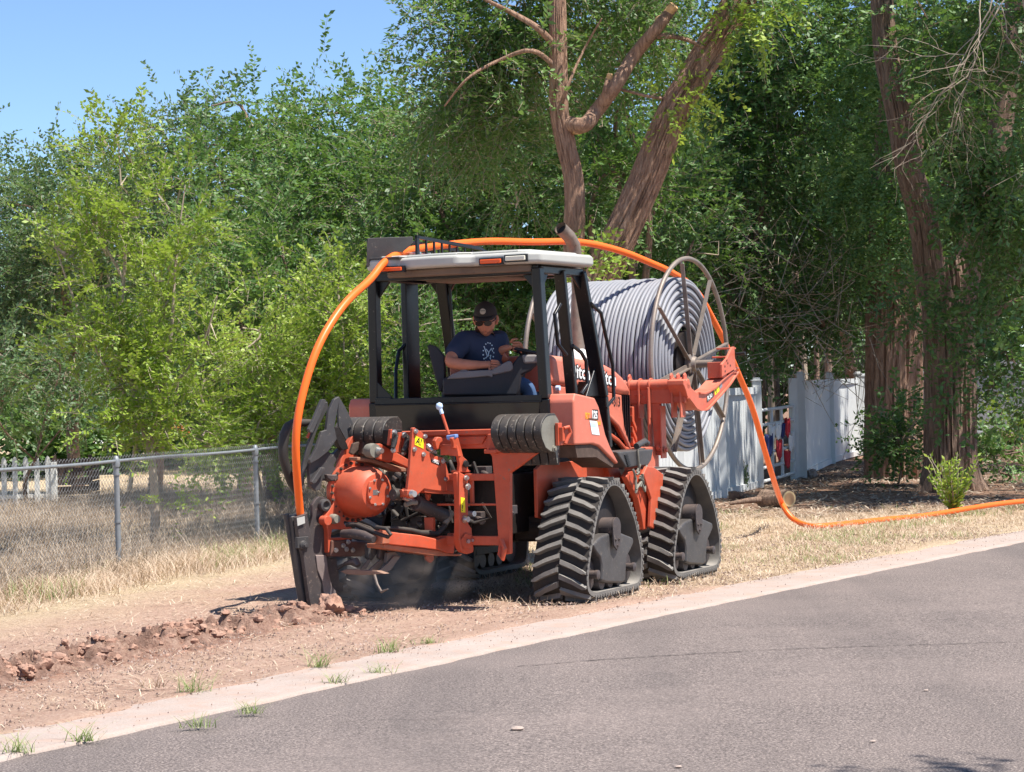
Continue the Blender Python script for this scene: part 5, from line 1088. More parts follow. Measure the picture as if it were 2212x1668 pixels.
def foliage(blobs, dens, rs, L=.42, lw=.028, ll=.062, nleaf=22, droop=.4, clump_r=.42, spc=9, shell=(.45, 1.06), back=.45, upw=.3, compound=True, gap=.17, twigs=True):
    """blobs: list of (centre xyz, radii xyz); returns leaf quads, vary, twig quads"""
    T, ST = make_templates(rs, 14, nleaf, L, lw, ll, droop, compound)
    Pp, Dd, Cc, S0, S1 = [], [], [], [], []
    for c, r_ in blobs:
        c = np.array(c); r_ = np.array(r_) if hasattr(r_, '__len__') else np.array([r_] * 3); area = 4 * math.pi * ((r_[0] * r_[1]) ** 1.6 / 3 + (r_[0] * r_[2]) ** 1.6 / 3 + (r_[1] * r_[2]) ** 1.6 / 3) ** (1 / 1.6)
        n = max(3, int(area * dens * QC / (clump_r ** 2 * 3)))
        d = rs.normal(0, 1, (n, 3)); d /= np.linalg.norm(d, axis=1)[:, None]; keep = (d[:, 1] < .25) | (rs.random(n) < back); keep &= rs.random(n) > gap; d = d[keep]; n = len(d)
        rad = shell[0] + (shell[1] - shell[0]) * rs.random(n) ** .6; cc = c + d * r_ * rad[:, None]; cr = clump_r * (.6 + .8 * rs.random(n))
        k = rs.poisson(spc * QS, n) + 1; idx = np.repeat(np.arange(n), k); g = rs.normal(0, .5, (len(idx), 3)); p = cc[idx] + g * cr[idx][:, None]
        dr = d[idx] * .8 + g * .9 + rs.normal(0, .35, (len(idx), 3)); dr[:, 2] += upw
        Pp.append(p); Dd.append(dr); Cc.append((rs.random(n) * .5 + .5 * np.clip(rs.random(n), 0, 1))[idx]); S0.append(c + d * r_ * rad[:, None] * .35); S1.append(cc)
    P_ = np.concatenate(Pp); D_ = np.concatenate(Dd); CV = np.concatenate(Cc); n = len(P_)
    Rm = rotm(D_, np.array([0, 0, 1.0]) + rs.normal(0, .35, (n, 3))); tid = rs.integers(0, 14, n); sc = (.75 + .5 * rs.random(n))
    co = np.einsum('nij,nlkj->nlki', Rm, T[tid] * sc[:, None, None, None]) + P_[:, None, None, :]
    vary = np.clip(CV[:, None] * .6 + rs.random((n, nleaf)) * .45 - .02, 0, 1)
    tw = None
    if twigs:
        st = np.einsum('nij,nlkj->nlki', Rm, ST[tid] * sc[:, None, None, None]) + P_[:, None, None, :]
        st = st.reshape(-1, 2, 3); q1 = sticks(st[:, 0], st[:, 1], .003, .002)
        s0 = np.concatenate(S0); s1 = np.concatenate(S1); mid = (s0 + s1) / 2 + rs.normal(0, .10, s0.shape)
        tw = np.concatenate([q1, sticks(s0, mid, .014, .009), sticks(mid, s1, .009, .004)])
    return co.reshape(-1, 3), vary.ravel(), tw
def pxblob(px, py, D, rp, ry=None, rz=None):
    r_ = rp * D / FOC; return (tuple(dp(0, px, py, D)), (r_, (ry or rp) * D / FOC, (rz or rp) * D / FOC))
def barkfn(seed, amp=.07, k1=9, sl=1.4):
    def f(i, k, p, a):
        q = Vector((math.cos(a) * k1 * .32, math.sin(a) * k1 * .32, p.z * sl + seed)); v_ = noise.noise(q * 1.0) + .6 * noise.noise(Vector((q.x * 2.3, q.y * 2.3, q.z * 1.3)))
        r_ = 1 - abs(v_) * 2; return 1 + amp * r_ + .05 * noise.noise(Vector((math.cos(a), math.sin(a), p.z * .8 + seed)))
    return f
def limb(mb, pts, r0, r1, n=14, seed=0, step=.15, amp=.05, taper=1.0):
    P_ = spline([Vector(p) for p in pts], 6); L = sum((b_ - a).length for a, b_ in zip(P_[:-1], P_[1:])); m_ = len(P_)
    rr_ = [r0 + (r1 - r0) * (i / (m_ - 1)) ** taper for i in range(m_)]; mb.tube(P_, rr_, n, fn=barkfn(seed, amp, 9, 1.4)); return mb
def tree(name, label, cat, base, blobs, mat, seed, dens=1.0, limbs=None, trunk_r=.14, bark='barkd', group=None, **kw):
    rs = np.random.default_rng(seed); rg = random.Random(seed); base = Vector(base)
    t_ = thing(name, label, cat, base, 0, group); inv = np.array(base)
    co, va, tw = foliage(blobs, dens, rs, **kw); npmesh('crown', co - inv, 4, M[mat], t_, va)
    if tw is not None: npmesh('twigs', tw.reshape(-1, 3) - inv, 4, M['twig'], t_)
    mb = MB()
    if limbs is None:
        cx = sum(b_[0][0] for b_ in blobs) / len(blobs); cy = sum(b_[0][1] for b_ in blobs) / len(blobs); top = max(b_[0][2] for b_ in blobs)
        fork = Vector(((base.x + cx) / 2, (base.y + cy) / 2, base.z + (top - base.z) * .35)); limb(mb, [base - base - Vector((0, 0, .1)), (fork - base) * .5 + Vector((rg.gauss(0, .08), 0, 0)), fork - base], trunk_r, trunk_r * .7, 12, seed)
        for c, r_ in blobs:
            c = Vector(c); mid = fork.lerp(c, .5) + Vector((rg.gauss(0, .25), rg.gauss(0, .2), rg.uniform(-.1, .3))); limb(mb, [fork - base, mid - base, c - base, c - base + Vector((rg.gauss(0, .3), rg.gauss(0, .2), r_[2] * .4))], trunk_r * .4, .012, 8, seed + 1)
    else:
        for (pts, a, b_, n_) in limbs: limb(mb, [Vector(p) - base for p in pts], a, b_, n_, seed)
    mb.obj('trunk', M[bark], t_, smooth=60); return t_
B = pxblob
# ================================================================ TREES, LEFT WOOD
G1 = 'trees of the wood behind the wire fence'
def gb(px, D): p = dp(0, px, 900, D); return (p.x, p.y, gzz(p.x, p.y))
kw = dict(lw=.045, ll=.085, nleaf=20, L=.50, clump_r=.5, spc=8, upw=.0)
tree('tree', 'dull grey-green tree at the far left edge of the wood', 'tree', gb(-40, 47), [B(-40, 480, 47, 130, 130, 130), B(70, 500, 47, 110, 110, 100), B(0, 650, 46, 160), B(110, 700, 45, 130), B(30, 790, 44, 110, 80, 60)], 'leaf_grey', 11, .75, group=G1, **kw)
tree('tree', 'rounded grey-green tree second from the left on the skyline', 'tree', gb(170, 45), [B(170, 415, 45, 80, 80, 75), B(90, 470, 44, 70), B(210, 480, 45, 130), B(130, 600, 44, 120)], 'leaf_grey', 12, .75, group=G1, **kw)
tree('tree', 'mid-green tree with a feathery tip left of the skyline step', 'tree', gb(330, 42), [B(360, 300, 42, 45, 45, 50), B(280, 390, 42, 70), B(400, 380, 42, 120), B(330, 500, 41, 140), B(440, 560, 40, 120)], 'leaf_grey', 13, .75, group=G1, **kw)
tree('tree', 'tall green tree with two pointed tops in the middle of the left skyline', 'tree', gb(520, 40), [B(530, 245, 40, 42, 42, 45), B(600, 285, 40, 45), B(455, 335, 40, 50), B(560, 370, 40, 115), B(500, 470, 39, 130), B(610, 470, 38, 120), B(560, 620, 38, 120)], 'leaf_mid', 14, .8, group=G1, **kw)
tree('tree', 'bushy bright-topped tree rising just left of the dark overhanging crown', 'tree', gb(730, 37), [B(690, 270, 37, 50, 50, 50), B(780, 265, 37, 50, 50, 50), B(850, 275, 36, 45), B(740, 350, 37, 110), B(680, 430, 36, 130), B(830, 330, 36, 120), B(790, 480, 35, 120), B(700, 590, 35, 110)], 'leaf_mid', 15, .85, group=G1, **kw)
kw2 = dict(lw=.038, ll=.08, nleaf=22, L=.48, clump_r=.48, spc=8)
tree('tree', 'dense dark green tree filling the space right above the cab', 'tree', gb(950, 31), [B(930, 380, 31, 130), B(1050, 330, 31, 120), B(1000, 500, 31, 130), B(880, 520, 31, 110), B(1120, 470, 31, 110), B(1150, 620, 31, 120), B(950, 650, 31, 130), B(1080, 740, 31, 110)], 'leaf_mid', 16, .8, group=G1, **kw2)
tree('tree', 'loose leafy tree with pale twigs low in the middle of the wood', 'tree', gb(600, 33), [B(620, 600, 33, 120), B(740, 640, 33, 110), B(520, 700, 33, 110), B(480, 560, 34, 90), B(820, 600, 33, 90), B(420, 650, 34, 90)], 'leaf_mid', 17, .75, group=G1, **kw2)
# young yellow-green tree in front
by = dp(0, 334, 1178, 25.5); by.z = gzz(by.x, by.y); lb = []
def Lp(*a): return [dp(0, x, y, D) for x, y, D in a]
lb += [(Lp((336, 1180, 25.5), (334, 1060, 25.5), (322, 960, 25.6)), .055, .04, 10), (Lp((322, 970, 25.6), (290, 850, 25.6), (262, 700, 25.6), (270, 560, 25.6), (262, 420, 25.6), (255, 290, 25.6)), .036, .006, 8),
       (Lp((322, 970, 25.6), (350, 850, 25.5), (370, 720, 25.4), (380, 560, 25.4), (400, 400, 25.4)), .034, .006, 8), (Lp((290, 880, 25.6), (210, 760, 25.6), (150, 620, 25.6), (110, 500, 25.6)), .022, .005, 7),
       (Lp((345, 870, 25.5), (430, 760, 25.4), (470, 640, 25.3)), .020, .005, 7), (Lp((265, 600, 25.6), (215, 500, 25.6), (190, 380, 25.6)), .016, .004, 7), (Lp((280, 1060, 25.8), (288, 1000, 25.9), (300, 900, 25.9)), .026, .02, 8)]
YT = tree('young_tree', 'young yellow-green tree growing just behind the wire fence', 'tree', by, [B(258, 330, 25.6, 42, 50, 70), B(275, 440, 25.6, 75, 70, 80), B(180, 470, 25.6, 60), B(385, 470, 25.6, 50, 50, 85), B(140, 560, 25.6, 60), B(245, 580, 25.6, 95), B(370, 620, 25.6, 85), B(190, 700, 25.6, 90), B(310, 740, 25.6, 100), B(440, 720, 25.5, 75), B(250, 850, 25.6, 90), B(370, 860, 25.5, 95), B(300, 950, 25.5, 75, 60, 45), B(420, 940, 25.4, 60, 60, 45), B(350, 1050, 25.4, 55, 40, 50)], 'leaf_lime', 21, .36, lb, bark='twig', L=.34, lw=.030, ll=.060, nleaf=20, clump_r=.26, spc=6, back=.8, gap=.25, upw=.8, compound=True)
SHR = 'shrubs behind the wire fence'
kw3 = dict(L=.34, lw=.030, ll=.058, nleaf=20, clump_r=.28, spc=6, back=.6, gap=.15, upw=.5)
tree('shrub', 'yellow-green shrub behind the fence left of the orange arch', 'shrub', gb(560, 27), [B(540, 800, 27, 75), B(500, 880, 27, 65), B(600, 880, 27, 70), B(570, 960, 27, 60), B(470, 960, 26.5, 50), B(560, 730, 27, 55)], 'leaf_lime', 22, .8, None, .03, 'twig', SHR, **kw3)
tree('shrub', 'tall pale shrub with bare twigs inside the orange arch beside the cab', 'shrub', gb(740, 28), [B(720, 700, 28, 75), B(660, 780, 28, 75), B(770, 800, 28, 75), B(700, 870, 28, 80), B(640, 920, 28, 60), B(790, 900, 28, 60), B(730, 620, 28, 50)], 'leaf_lime', 23, .8, None, .03, 'twig', SHR, **kw3)
tree('shrub', 'leafy green shrub seen through the open cab', 'shrub', gb(890, 29), [B(870, 720, 29, 70), B(930, 800, 29, 75), B(860, 830, 29, 70), B(910, 900, 29, 60)], 'leaf_mid', 24, .8, None, .03, 'twig', SHR, **kw3)
tree('shrub', 'dull low shrub under the trees at the far left', 'shrub', gb(60, 38), [B(20, 790, 38, 80, 70, 70), B(130, 800, 38, 80, 70, 60), B(220, 830, 37, 70, 60, 60), B(-30, 860, 37, 50)], 'leaf_grey', 25, .8, None, .04, 'barkd', SHR, **kw2)
tree('shrub', 'grey-green shrub between the young tree and the arch', 'shrub', gb(480, 36), [B(480, 780, 36, 90), B(400, 820, 36, 80), B(440, 880, 35, 60), B(560, 820, 35, 70)], 'leaf_mid', 26, .8, None, .04, 'barkd', SHR, **kw2)
# ================================================================ TWIN-STEM TREE BEHIND THE MACHINE
mbase = Vector((.35, 24.2, 0)); DT = 24.0
t_ = thing('large_tree', 'thick twin-stemmed tree leaning right with sawn limb stubs behind the tractor', 'tree', mbase)
def rel(pts): return [Vector(p) - mbase for p in pts]
mb = MB(); limbp = spline([Vector((.15, 24.2, -.1))] + Lp((1222, 900, 24.1), (1262, 700, DT), (1318, 560, DT), (1390, 400, DT), (1448, 255, DT), (1500, 165, DT), (1590, 10, DT), (1680, -180, DT), (1720, -400, DT)), 14)
n_ = len(limbp); mb.tube([p - mbase for p in limbp], [.178 - .045 * i / n_ + .07 * max(0, 1 - i / 14) for i in range(n_)], 120, fn=barkfn(3, .13, 34, 1.6)); mb.obj('trunk', M['bark'], t_, smooth=60)
mb = MB(); lp2 = spline([Vector((.1, 24.35, -.1))] + Lp((1228, 800, 24.2), (1240, 520, DT), (1240, 400, DT), (1222, 310, DT), (1208, 240, DT), (1206, 130, DT), (1204, 0, DT), (1190, -200, DT)), 12)
n_ = len(lp2); mb.tube([p - mbase for p in lp2], [.108 - .03 * i / n_ for i in range(n_)], 84, fn=barkfn(8, .13, 24, 2)); mb.obj('stem', M['bark'], t_, smooth=60)
mb = MB()
for pts, a, b_ in ((((1225, 268), (1262, 270), (1290, 238), (1330, 185), (1370, 120), (1420, 60), (1455, 15)), .085, .055), (((1405, 80), (1440, 78), (1480, 85), (1520, 102)), .035, .015), (((1300, 240), (1310, 190), (1316, 165)), .04, .03), (((1200, 100), (1160, 60), (1110, 30), (1060, 5), (1010, -20)), .04, .012), (((1210, 240), (1225, 190), (1260, 110), (1300, 40)), .02, .008), (((1330, 190), (1400, 208), (1450, 215), (1498, 222)), .014, .02), (((1490, 230), (1540, 150), (1590, 60), (1660, -40)), .03, .02), (((1205, 150), (1150, 110), (1080, 130), (1010, 170), (960, 230)), .03, .008)):
    limb(mb, rel(Lp(*[(x, y, DT - .15 * (i % 2)) for i, (x, y) in enumerate(pts)])), a, b_, 14, a * 100)
mb.obj('limb', M['bark'], t_, smooth=60)
mb = MB()
for (x, y, r_, dx) in ((1250, 275, .075, (.35, -1, -.1)), (1456, 12, .05, (.6, -.4, .7)), (1440, 38, .045, (.8, -.8, .1)), (1317, 160, .03, (.1, -.3, 1))):
    c0 = dp(0, x, y, DT - .12) - mbase; d_ = Vector(dx).normalized(); mb.cyl(c0 - d_ * .12, c0, r_ * .98, r_, 20)
    mb.rev([(.001, .004), (r_ * .9, .002), (r_ * .92, 0)], c0, d_, 18)
mb.obj('sawn_stub', M['cut'], t_, smooth=40)
rs = np.random.default_rng(31)
co, va, tw = foliage([B(1000, 60, 25, 60, 70, 80), B(1080, 20, 25, 110), B(970, -40, 25, 50), B(1000, 190, 25, 80), B(1090, 150, 24.5, 90), B(930, 260, 26, 60), B(1130, 260, 25, 70), B(1050, 320, 26, 80, 70, 60), B(1180, -60, 25, 120), B(1320, -80, 25.5, 110), B(1420, -40, 26, 90), B(1560, -60, 24, 100), B(1330, 90, 27, 90), B(1280, -10, 27, 80), B(1130, 400, 27, 60)], .85, rs, L=.42, lw=.030, ll=.066, nleaf=24, clump_r=.36, spc=9, gap=.15, droop=.6)
npmesh('crown', co - np.array(mbase), 4, M['leaf_mid'], t_, va); npmesh('twigs', tw.reshape(-1, 3) - np.array(mbase), 4, M['twig'], t_)
co, va, tw = foliage([B(1262, 560, 23.6, 26, 20, 60), B(1450, 200, 23.7, 40, 30, 30), B(1610, 20, 23.7, 40, 30, 40)], .9, rs, L=.3, lw=.035, ll=.07, nleaf=16, clump_r=.2, spc=4, droop=.7)
npmesh('shoots', co - np.array(mbase), 4, M['leaf_lime'], t_, va)
# ================================================================ RIGHT WOOD
G2 = 'trees of the shaded wood on the right'
kw4 = dict(lw=.048, ll=.10, nleaf=22, L=.55, clump_r=.52, spc=8, droop=.7, upw=.05)
tree('tree', 'leafy tree showing between the two stems of the leaning tree', 'tree', gb(1380, 30), [B(1330, 250, 30, 110), B(1290, 400, 30, 90), B(1430, 420, 31, 90), B(1350, 560, 31, 90), B(1480, 560, 31, 100), B(1400, 690, 31, 90), B(1300, 130, 30, 90), B(1220, 180, 30, 80)], 'leaf_mid', 41, .85, group=G2, **kw2)
tree('tree', 'dark green tree directly right of the leaning trunk', 'tree', gb(1590, 38), [B(1580, 150, 38, 130), B(1680, 60, 38, 130), B(1560, 330, 38, 120), B(1680, 260, 38, 120), B(1600, 480, 38, 120), B(1520, 620, 38, 100), B(1650, 620, 38, 90), B(1600, 730, 37, 70)], 'leaf_dark', 42, .8, group=G2, **kw4)
tree('tree', 'dark tree with drooping bright sprays above the white fence', 'tree', gb(1840, 52), [B(1780, 80, 40, 130), B(1830, 250, 40, 130), B(1750, 400, 40, 120), B(1860, 420, 40, 110), B(1800, 560, 39, 110), B(1720, 640, 38, 80), B(1860, 640, 38, 80), B(1780, 700, 37, 60, 60, 50)], 'leaf_dark', 43, .8, group=G2, **kw4)
tree('tree', 'deep shadowed tree behind the two thick trunks', 'tree', gb(2000, 42), [B(1960, 60, 42, 130), B(2080, 150, 42, 140), B(1980, 300, 42, 130), B(2120, 360, 42, 130), B(2020, 500, 42, 110), B(2180, 540, 42, 110), B(2220, 200, 42, 120), B(2180, 660, 42, 70)], 'leaf_dark', 44, .75, group=G2, **kw4)
# the two big trunks
tb = dp(0, 2055, 1055, 31.7); tb.z = 0
t_ = thing('large_tree', 'massive furrowed tree forking above the sapling at the right', 'tree', tb); mb = MB()
cen = spline([Vector((tb.x, tb.y, -.15)), Vector((tb.x + .0, tb.y, .5)), Vector((tb.x + .02, tb.y, 1.5)), Vector((tb.x + .02, tb.y, 2.6)), Vector((tb.x - .02, tb.y, 3.2))], 14); n_ = len(cen)
def flare(i, k, p, a):
    h = p.z + tb.z; fl = max(0, 1 - (h + .1) / .7) ** 2; return barkfn(5, .13, 40, 1.1)(i, k, p, a) * (1 + fl * (.4 + .3 * math.sin(a * 5 + 1)))
mb.tube([p - tb for p in cen], [.325 - .01 * i / n_ for i in range(n_)], 150, fn=flare); mb.obj('trunk', M['barkd'], t_, smooth=60)
mb = MB(); st = spline(Lp((2015, 640, 31.5), (2005, 560, 31.4), (1990, 460, 31.3), (1962, 360, 31.2), (1940, 240, 31.2), (1915, 120, 31.2), (1905, 0, 31.2), (1890, -200, 31)), 10); n_ = len(st)
mb.tube([p - tb for p in st], [.19 - .06 * i / n_ for i in range(n_)], 100, fn=barkfn(15, .13, 30, 1.4))
st = spline(Lp((2075, 640, 31.7), (2110, 500, 31.8), (2150, 350, 32), (2180, 150, 32), (2200, -100, 32)), 10); n_ = len(st); mb.tube([p - tb for p in st], [.20 - .08 * i / n_ for i in range(n_)], 40, fn=barkfn(25, .11, 16, 1.2))
limb(mb, [p - tb for p in Lp((2110, 800, 31.6), (2140, 700, 31.4), (2190, 650, 31.2), (2260, 640, 31))], .04, .02, 12, 4)
mb.obj('limb', M['barkd'], t_, smooth=60)
rs = np.random.default_rng(51)
co, va, tw = foliage([B(2060, 160, 30, 90), B(2150, 280, 29.5, 90), B(2060, 400, 30, 70), B(2180, 450, 29.5, 90), B(2060, 510, 30.2, 50, 30, 50), B(2200, 600, 29.5, 50, 50, 60), B(2050, 720, 30, 60, 20, 80), B(2190, 800, 29.3, 60, 40, 80), B(2120, 850, 29.6, 45, 20, 60), B(1990, 620, 30.4, 40, 20, 60), B(2000, 60, 30.5, 60), B(2200, 60, 30, 90)], .75, rs, L=.42, lw=.045, ll=.09, nleaf=20, clump_r=.34, spc=7, droop=.9, upw=-.2, gap=.25)
npmesh('crown', co - np.array(tb), 4, M['leaf_dark'], t_, va); npmesh('twigs', tw.reshape(-1, 3)[::1] - np.array(tb), 4, M['barkd'], t_)
rs = np.random.default_rng(52)          # the high crown that throws the shade on the right
co, va, _ = foliage([((9.7, 26.2, 9.2), (1.6, 1.5, 1.2)), ((11.0, 28.5, 9.6), (2.6, 2.6, 1.5)), ((8.3, 31.0, 10.2), (3.0, 3.0, 1.6)), ((12.0, 34, 10.5), (3.4, 3.4, 1.8)), ((8.6, 36.0, 10.5), (3.2, 3.0, 1.8)), ((5.2, 34.5, 9.8), (2.6, 2.6, 1.5)), ((12.5, 39, 11), (3.5, 3, 2)), ((8.5, 41, 11), (3.5, 3, 2))], .20, rs, L=.8, lw=.10, ll=.21, nleaf=18, clump_r=.85, spc=7, back=1, twigs=False)
npmesh('upper_crown', co - np.array(tb), 4, M['leaf_dark'], t_, va)
# dead pale twigs hanging at the top right
rg = random.Random(6); s0, s1, q0 = [], [], []
def hang(p, d_, L, r_, dep):
    d_ = d_.normalized(); q = p
    for k in range(4):
        d_ = (d_ + Vector((rg.gauss(0, .28), rg.gauss(0, .18), rg.gauss(-.06, .2)))).normalized(); e = q + d_ * L / 4; s0.append(q); s1.append(e); q0.append(r_ * (1 - k * .15)); q = e
        if dep and rg.random() < .75: hang(q, d_ + Vector((rg.gauss(0, .7), rg.gauss(0, .3), rg.gauss(-.1, .4))), L * .7, r_ * .62, dep - 1)
for (x, y, dx) in ((2120, -30, -.35), (2150, -30, -.1), (2190, -30, -.5), (2210, 0, .1), (2170, -40, -.3)): hang(dp(0, x, y, 28.5), Vector((dx, 0, -1)), 1.25, .013, 3)
npmesh('dead_twigs', sticks(np.array(s0), np.array(s1), np.array(q0), np.array(q0) * .75).reshape(-1, 3) - np.array(tb), 4, M['twig'], t_)
t2 = dp(0, 1935, 1000, 36.5); t2.z = 0
t_ = thing('large_tree', 'broad shaded trunk with a dark leafy bush round its foot, left of the massive tree', 'tree', t2); mb = MB()
cen = spline([Vector((t2.x, t2.y, -.1)), Vector((t2.x, t2.y, 1.2)), Vector((t2.x + .05, t2.y, 2.8)), Vector((t2.x + .1, t2.y, 4.2)), Vector((t2.x + .3, t2.y + .3, 6.0))], 12); n_ = len(cen); mb.tube([p - t2 for p in cen], [.45 - .12 * i / n_ for i in range(n_)], 130, fn=barkfn(45, .13, 40, 1.0)); mb.obj('trunk', M['bark'], t_, smooth=60)
limb(MB(), [p - t2 for p in Lp((1960, 700, 36), (1900, 560, 36), (1930, 420, 36), (1950, 380, 36))], .03, .012, 8, 4).obj('limb', M['barkd'], t_)
rs = np.random.default_rng(53); co, va, tw = foliage([B(1900, 560, 36, 60), B(1930, 450, 35.2, 80), B(1880, 330, 35.2, 80), B(1900, 180, 35, 80), B(1860, 60, 35, 90)], 1.0, rs, lw=.04, ll=.085, L=.5, nleaf=20, droop=.9); npmesh('crown', co - np.array(t2), 4, M['leaf_dark'], t_, va)
kw5 = dict(L=.34, lw=.045, ll=.07, nleaf=18, clump_r=.25, spc=7, gap=.1)
tree('shrub', 'dark ivy-like bush at the foot of the broad trunk', 'shrub', gb(1930, 33.5), [B(1940, 945, 33.5, 38, 30, 40), B(1972, 955, 33.3, 35, 30, 35), B(1935, 890, 33.8, 22, 20, 30), B(1985, 900, 33.5, 20)], 'leaf_dark', 54, 1.0, None, .02, **kw5)
tree('shrub', 'small dark bush right of the massive trunk', 'shrub', gb(2160, 33.5), [B(2145, 985, 33.5, 20, 20, 18), B(2170, 975, 34, 16)], 'leaf_dark', 55, .9, None, .02, **kw5)
tree('shrub', 'bright little weed bush against the green-tinged fence panel', 'shrub', gb(2165, 44), [B(2160, 905, 44, 18, 15, 28), B(2180, 925, 44, 16)], 'leaf_lime', 56, .9, None, .015, twigs=False, **kw5)
# thin trunks behind the white fence
rg = random.Random(9)
for i, (x, y0, yt, D, r_) in enumerate([(1590, 1000, 500, 40, .05), (1615, 1000, 480, 44, .09), (1640, 1000, 500, 41, .05), (1665, 1000, 520, 46, .11), (1690, 1000, 500, 42, .07), (1712, 1000, 560, 48, .09), (1738, 1000, 540, 51, .12), (1765, 1000, 540, 53, .08), (1790, 1000, 560, 51, .10), (1815, 1000, 560, 52, .11), (1850, 1000, 560, 54, .13), (1570, 1000, 560, 38, .05), (1873, 1000, 540, 52, .09)]):
    p0 = dp(0, x, y0, D); p0.z = gzz(p0.x, p0.y); p1 = dp(0, x + rg.gauss(0, 12), (y0 + yt) / 2, D); p2 = dp(0, x + rg.gauss(0, 25), yt, D); mb = MB()
    limb(mb, [Vector((0, 0, -.1)), p1 - p0, p2 - p0], r_ * .9, r_ * .55, 12, i)
    mb.obj('trunk', M['barkd' if i % 3 else 'twig'], thing('bare_tree', 'slender bare trunk in the dim wood behind the white fence', 'tree', p0, 0, 'thin trunks behind the white fence'), smooth=60)
# thin bare twiggy growth, right of the reel
rs = np.random.default_rng(61); n = 520
c0 = np.array([tuple(dp(0, rs.uniform(1555, 1900), rs.uniform(520, 820), rs.uniform(35, 42))) for _ in range(n)]); dd = rs.normal(0, 1, (n, 3)) * np.array([.35, .3, .35]); c1 = c0 + dd; c2 = c1 + dd * .6 + rs.normal(0, .12, (n, 3))
tag(npmesh('bare_twigs', np.concatenate([sticks(c0, c1, .007, .005), sticks(c1, c2, .005, .003)]), 4, M['twig']), 'tangle of bare grey twigs hanging above the white fence', 'twigs', kind='stuff')
# far wood behind everything
rs = np.random.default_rng(62); bl = []
for k in range(34):
    x = -17 + k * 1.25; bl.append(((x + rs.normal(0, .6), 60 + rs.uniform(-4, 6), 1.5 + rs.random() * 1.2 + (1.2 if x > 2 else -.2)), (2.0, 1.5, 2.0)))
    if x > -4: bl.append(((x + rs.normal(0, .6), 62 + rs.uniform(-4, 6), 5.5 + rs.random() * 1.5), (2.2, 1.5, 2.4)))
    if x < -2: bl.append(((x, 57 + rs.uniform(-2, 3), .3), (1.8, 1.2, 1.3)))
    if x <= -4 and x > -14: bl.append(((x, 64, 3.6), (1.8, 1.5, 1.6)))
co, va, _ = foliage(bl, .55, rs, L=.9, lw=.12, ll=.24, nleaf=18, clump_r=.8, spc=7, back=.1, twigs=False)
tag(npmesh('far_wood', co, 4, M['leaf_dark'], None, va), 'dark far wood closing the view behind the nearer trees', 'wood', kind='stuff')
# ================================================================ FENCES
# chain link
cf = thing('wire_fence', 'grey chain-link fence with round top rail along the dry grass at the left', 'fence', (FP[0], FP[1], -.1))
def fpt(s_, z): x, y = FP + FD * s_; return Vector((x - FP[0], y - FP[1], z + .1 + gzz(x, y)))
for s_ in (-6.32, -3.16, 0, 3.16, 6.32, 9.48):
    mb = MB(); a = fpt(s_, 0); lean = Vector((.012 * math.sin(s_ * 5), 0, 0)); mb.cyl(a - UP * .1, a + UP * 1.08 + lean, .027, n=16); mb.rev([(.034, -.05), (.037, -.03), (.037, .01), (.02, .05), (.001, .06)], a + UP * 1.08 + lean, UP, 16)
    mb.rev([(.035, 0), (.035, .02)], a + UP * .95, UP, 14); mb.rev([(.035, 0), (.035, .02)], a + UP * .5, UP, 14); mb.obj('fence_post', M['galv'], cf, smooth=40)
mb = MB(); mb.tube([fpt(s_, 1.085 + .006 * math.sin(s_ * 2)) for s_ in np.arange(-6.5, 10, .5)], .016, 12); mb.obj('top_rail', M['galv'], cf, smooth=50)
s0 = []; s1 = []; pit = .056; nn_ = Vector((FNn[0], FNn[1], 0))
for k in range(int(16.2 / pit)):
    s_ = -6.45 + k * pit
    for j in range(20):
        for (da, db) in ((0, 1), (1, 0)):
            zz = .02 + (2 * j + (0 if da == 0 else 1)) * pit * .5
            zz = .02 + j * pit + (0 if da == 0 else pit / 2); bul = .02 * math.sin(s_ * 1.3 + zz * 3)
            sx0 = s_ + (pit / 2 if da else 0); sx1 = s_ + (0 if da else pit / 2)
            s0.append(fpt(sx0, zz) + nn_ * (bul - .004)); s1.append(fpt(sx1, zz + pit / 2) + nn_ * (bul + .004))
            if k % 1 == 0: s0.append(fpt(s_ + pit - (pit / 2 if da else 0), zz) + nn_ * (bul + .004)); s1.append(fpt(s_ + pit - (0 if da else pit / 2), zz + pit / 2) + nn_ * (bul - .004))
s0 = np.array(s0); s1 = np.array(s1); npmesh('wire_mesh', sticks(s0, s1, .0019, .0019).reshape(-1, 3), 4, M['wire'], cf)
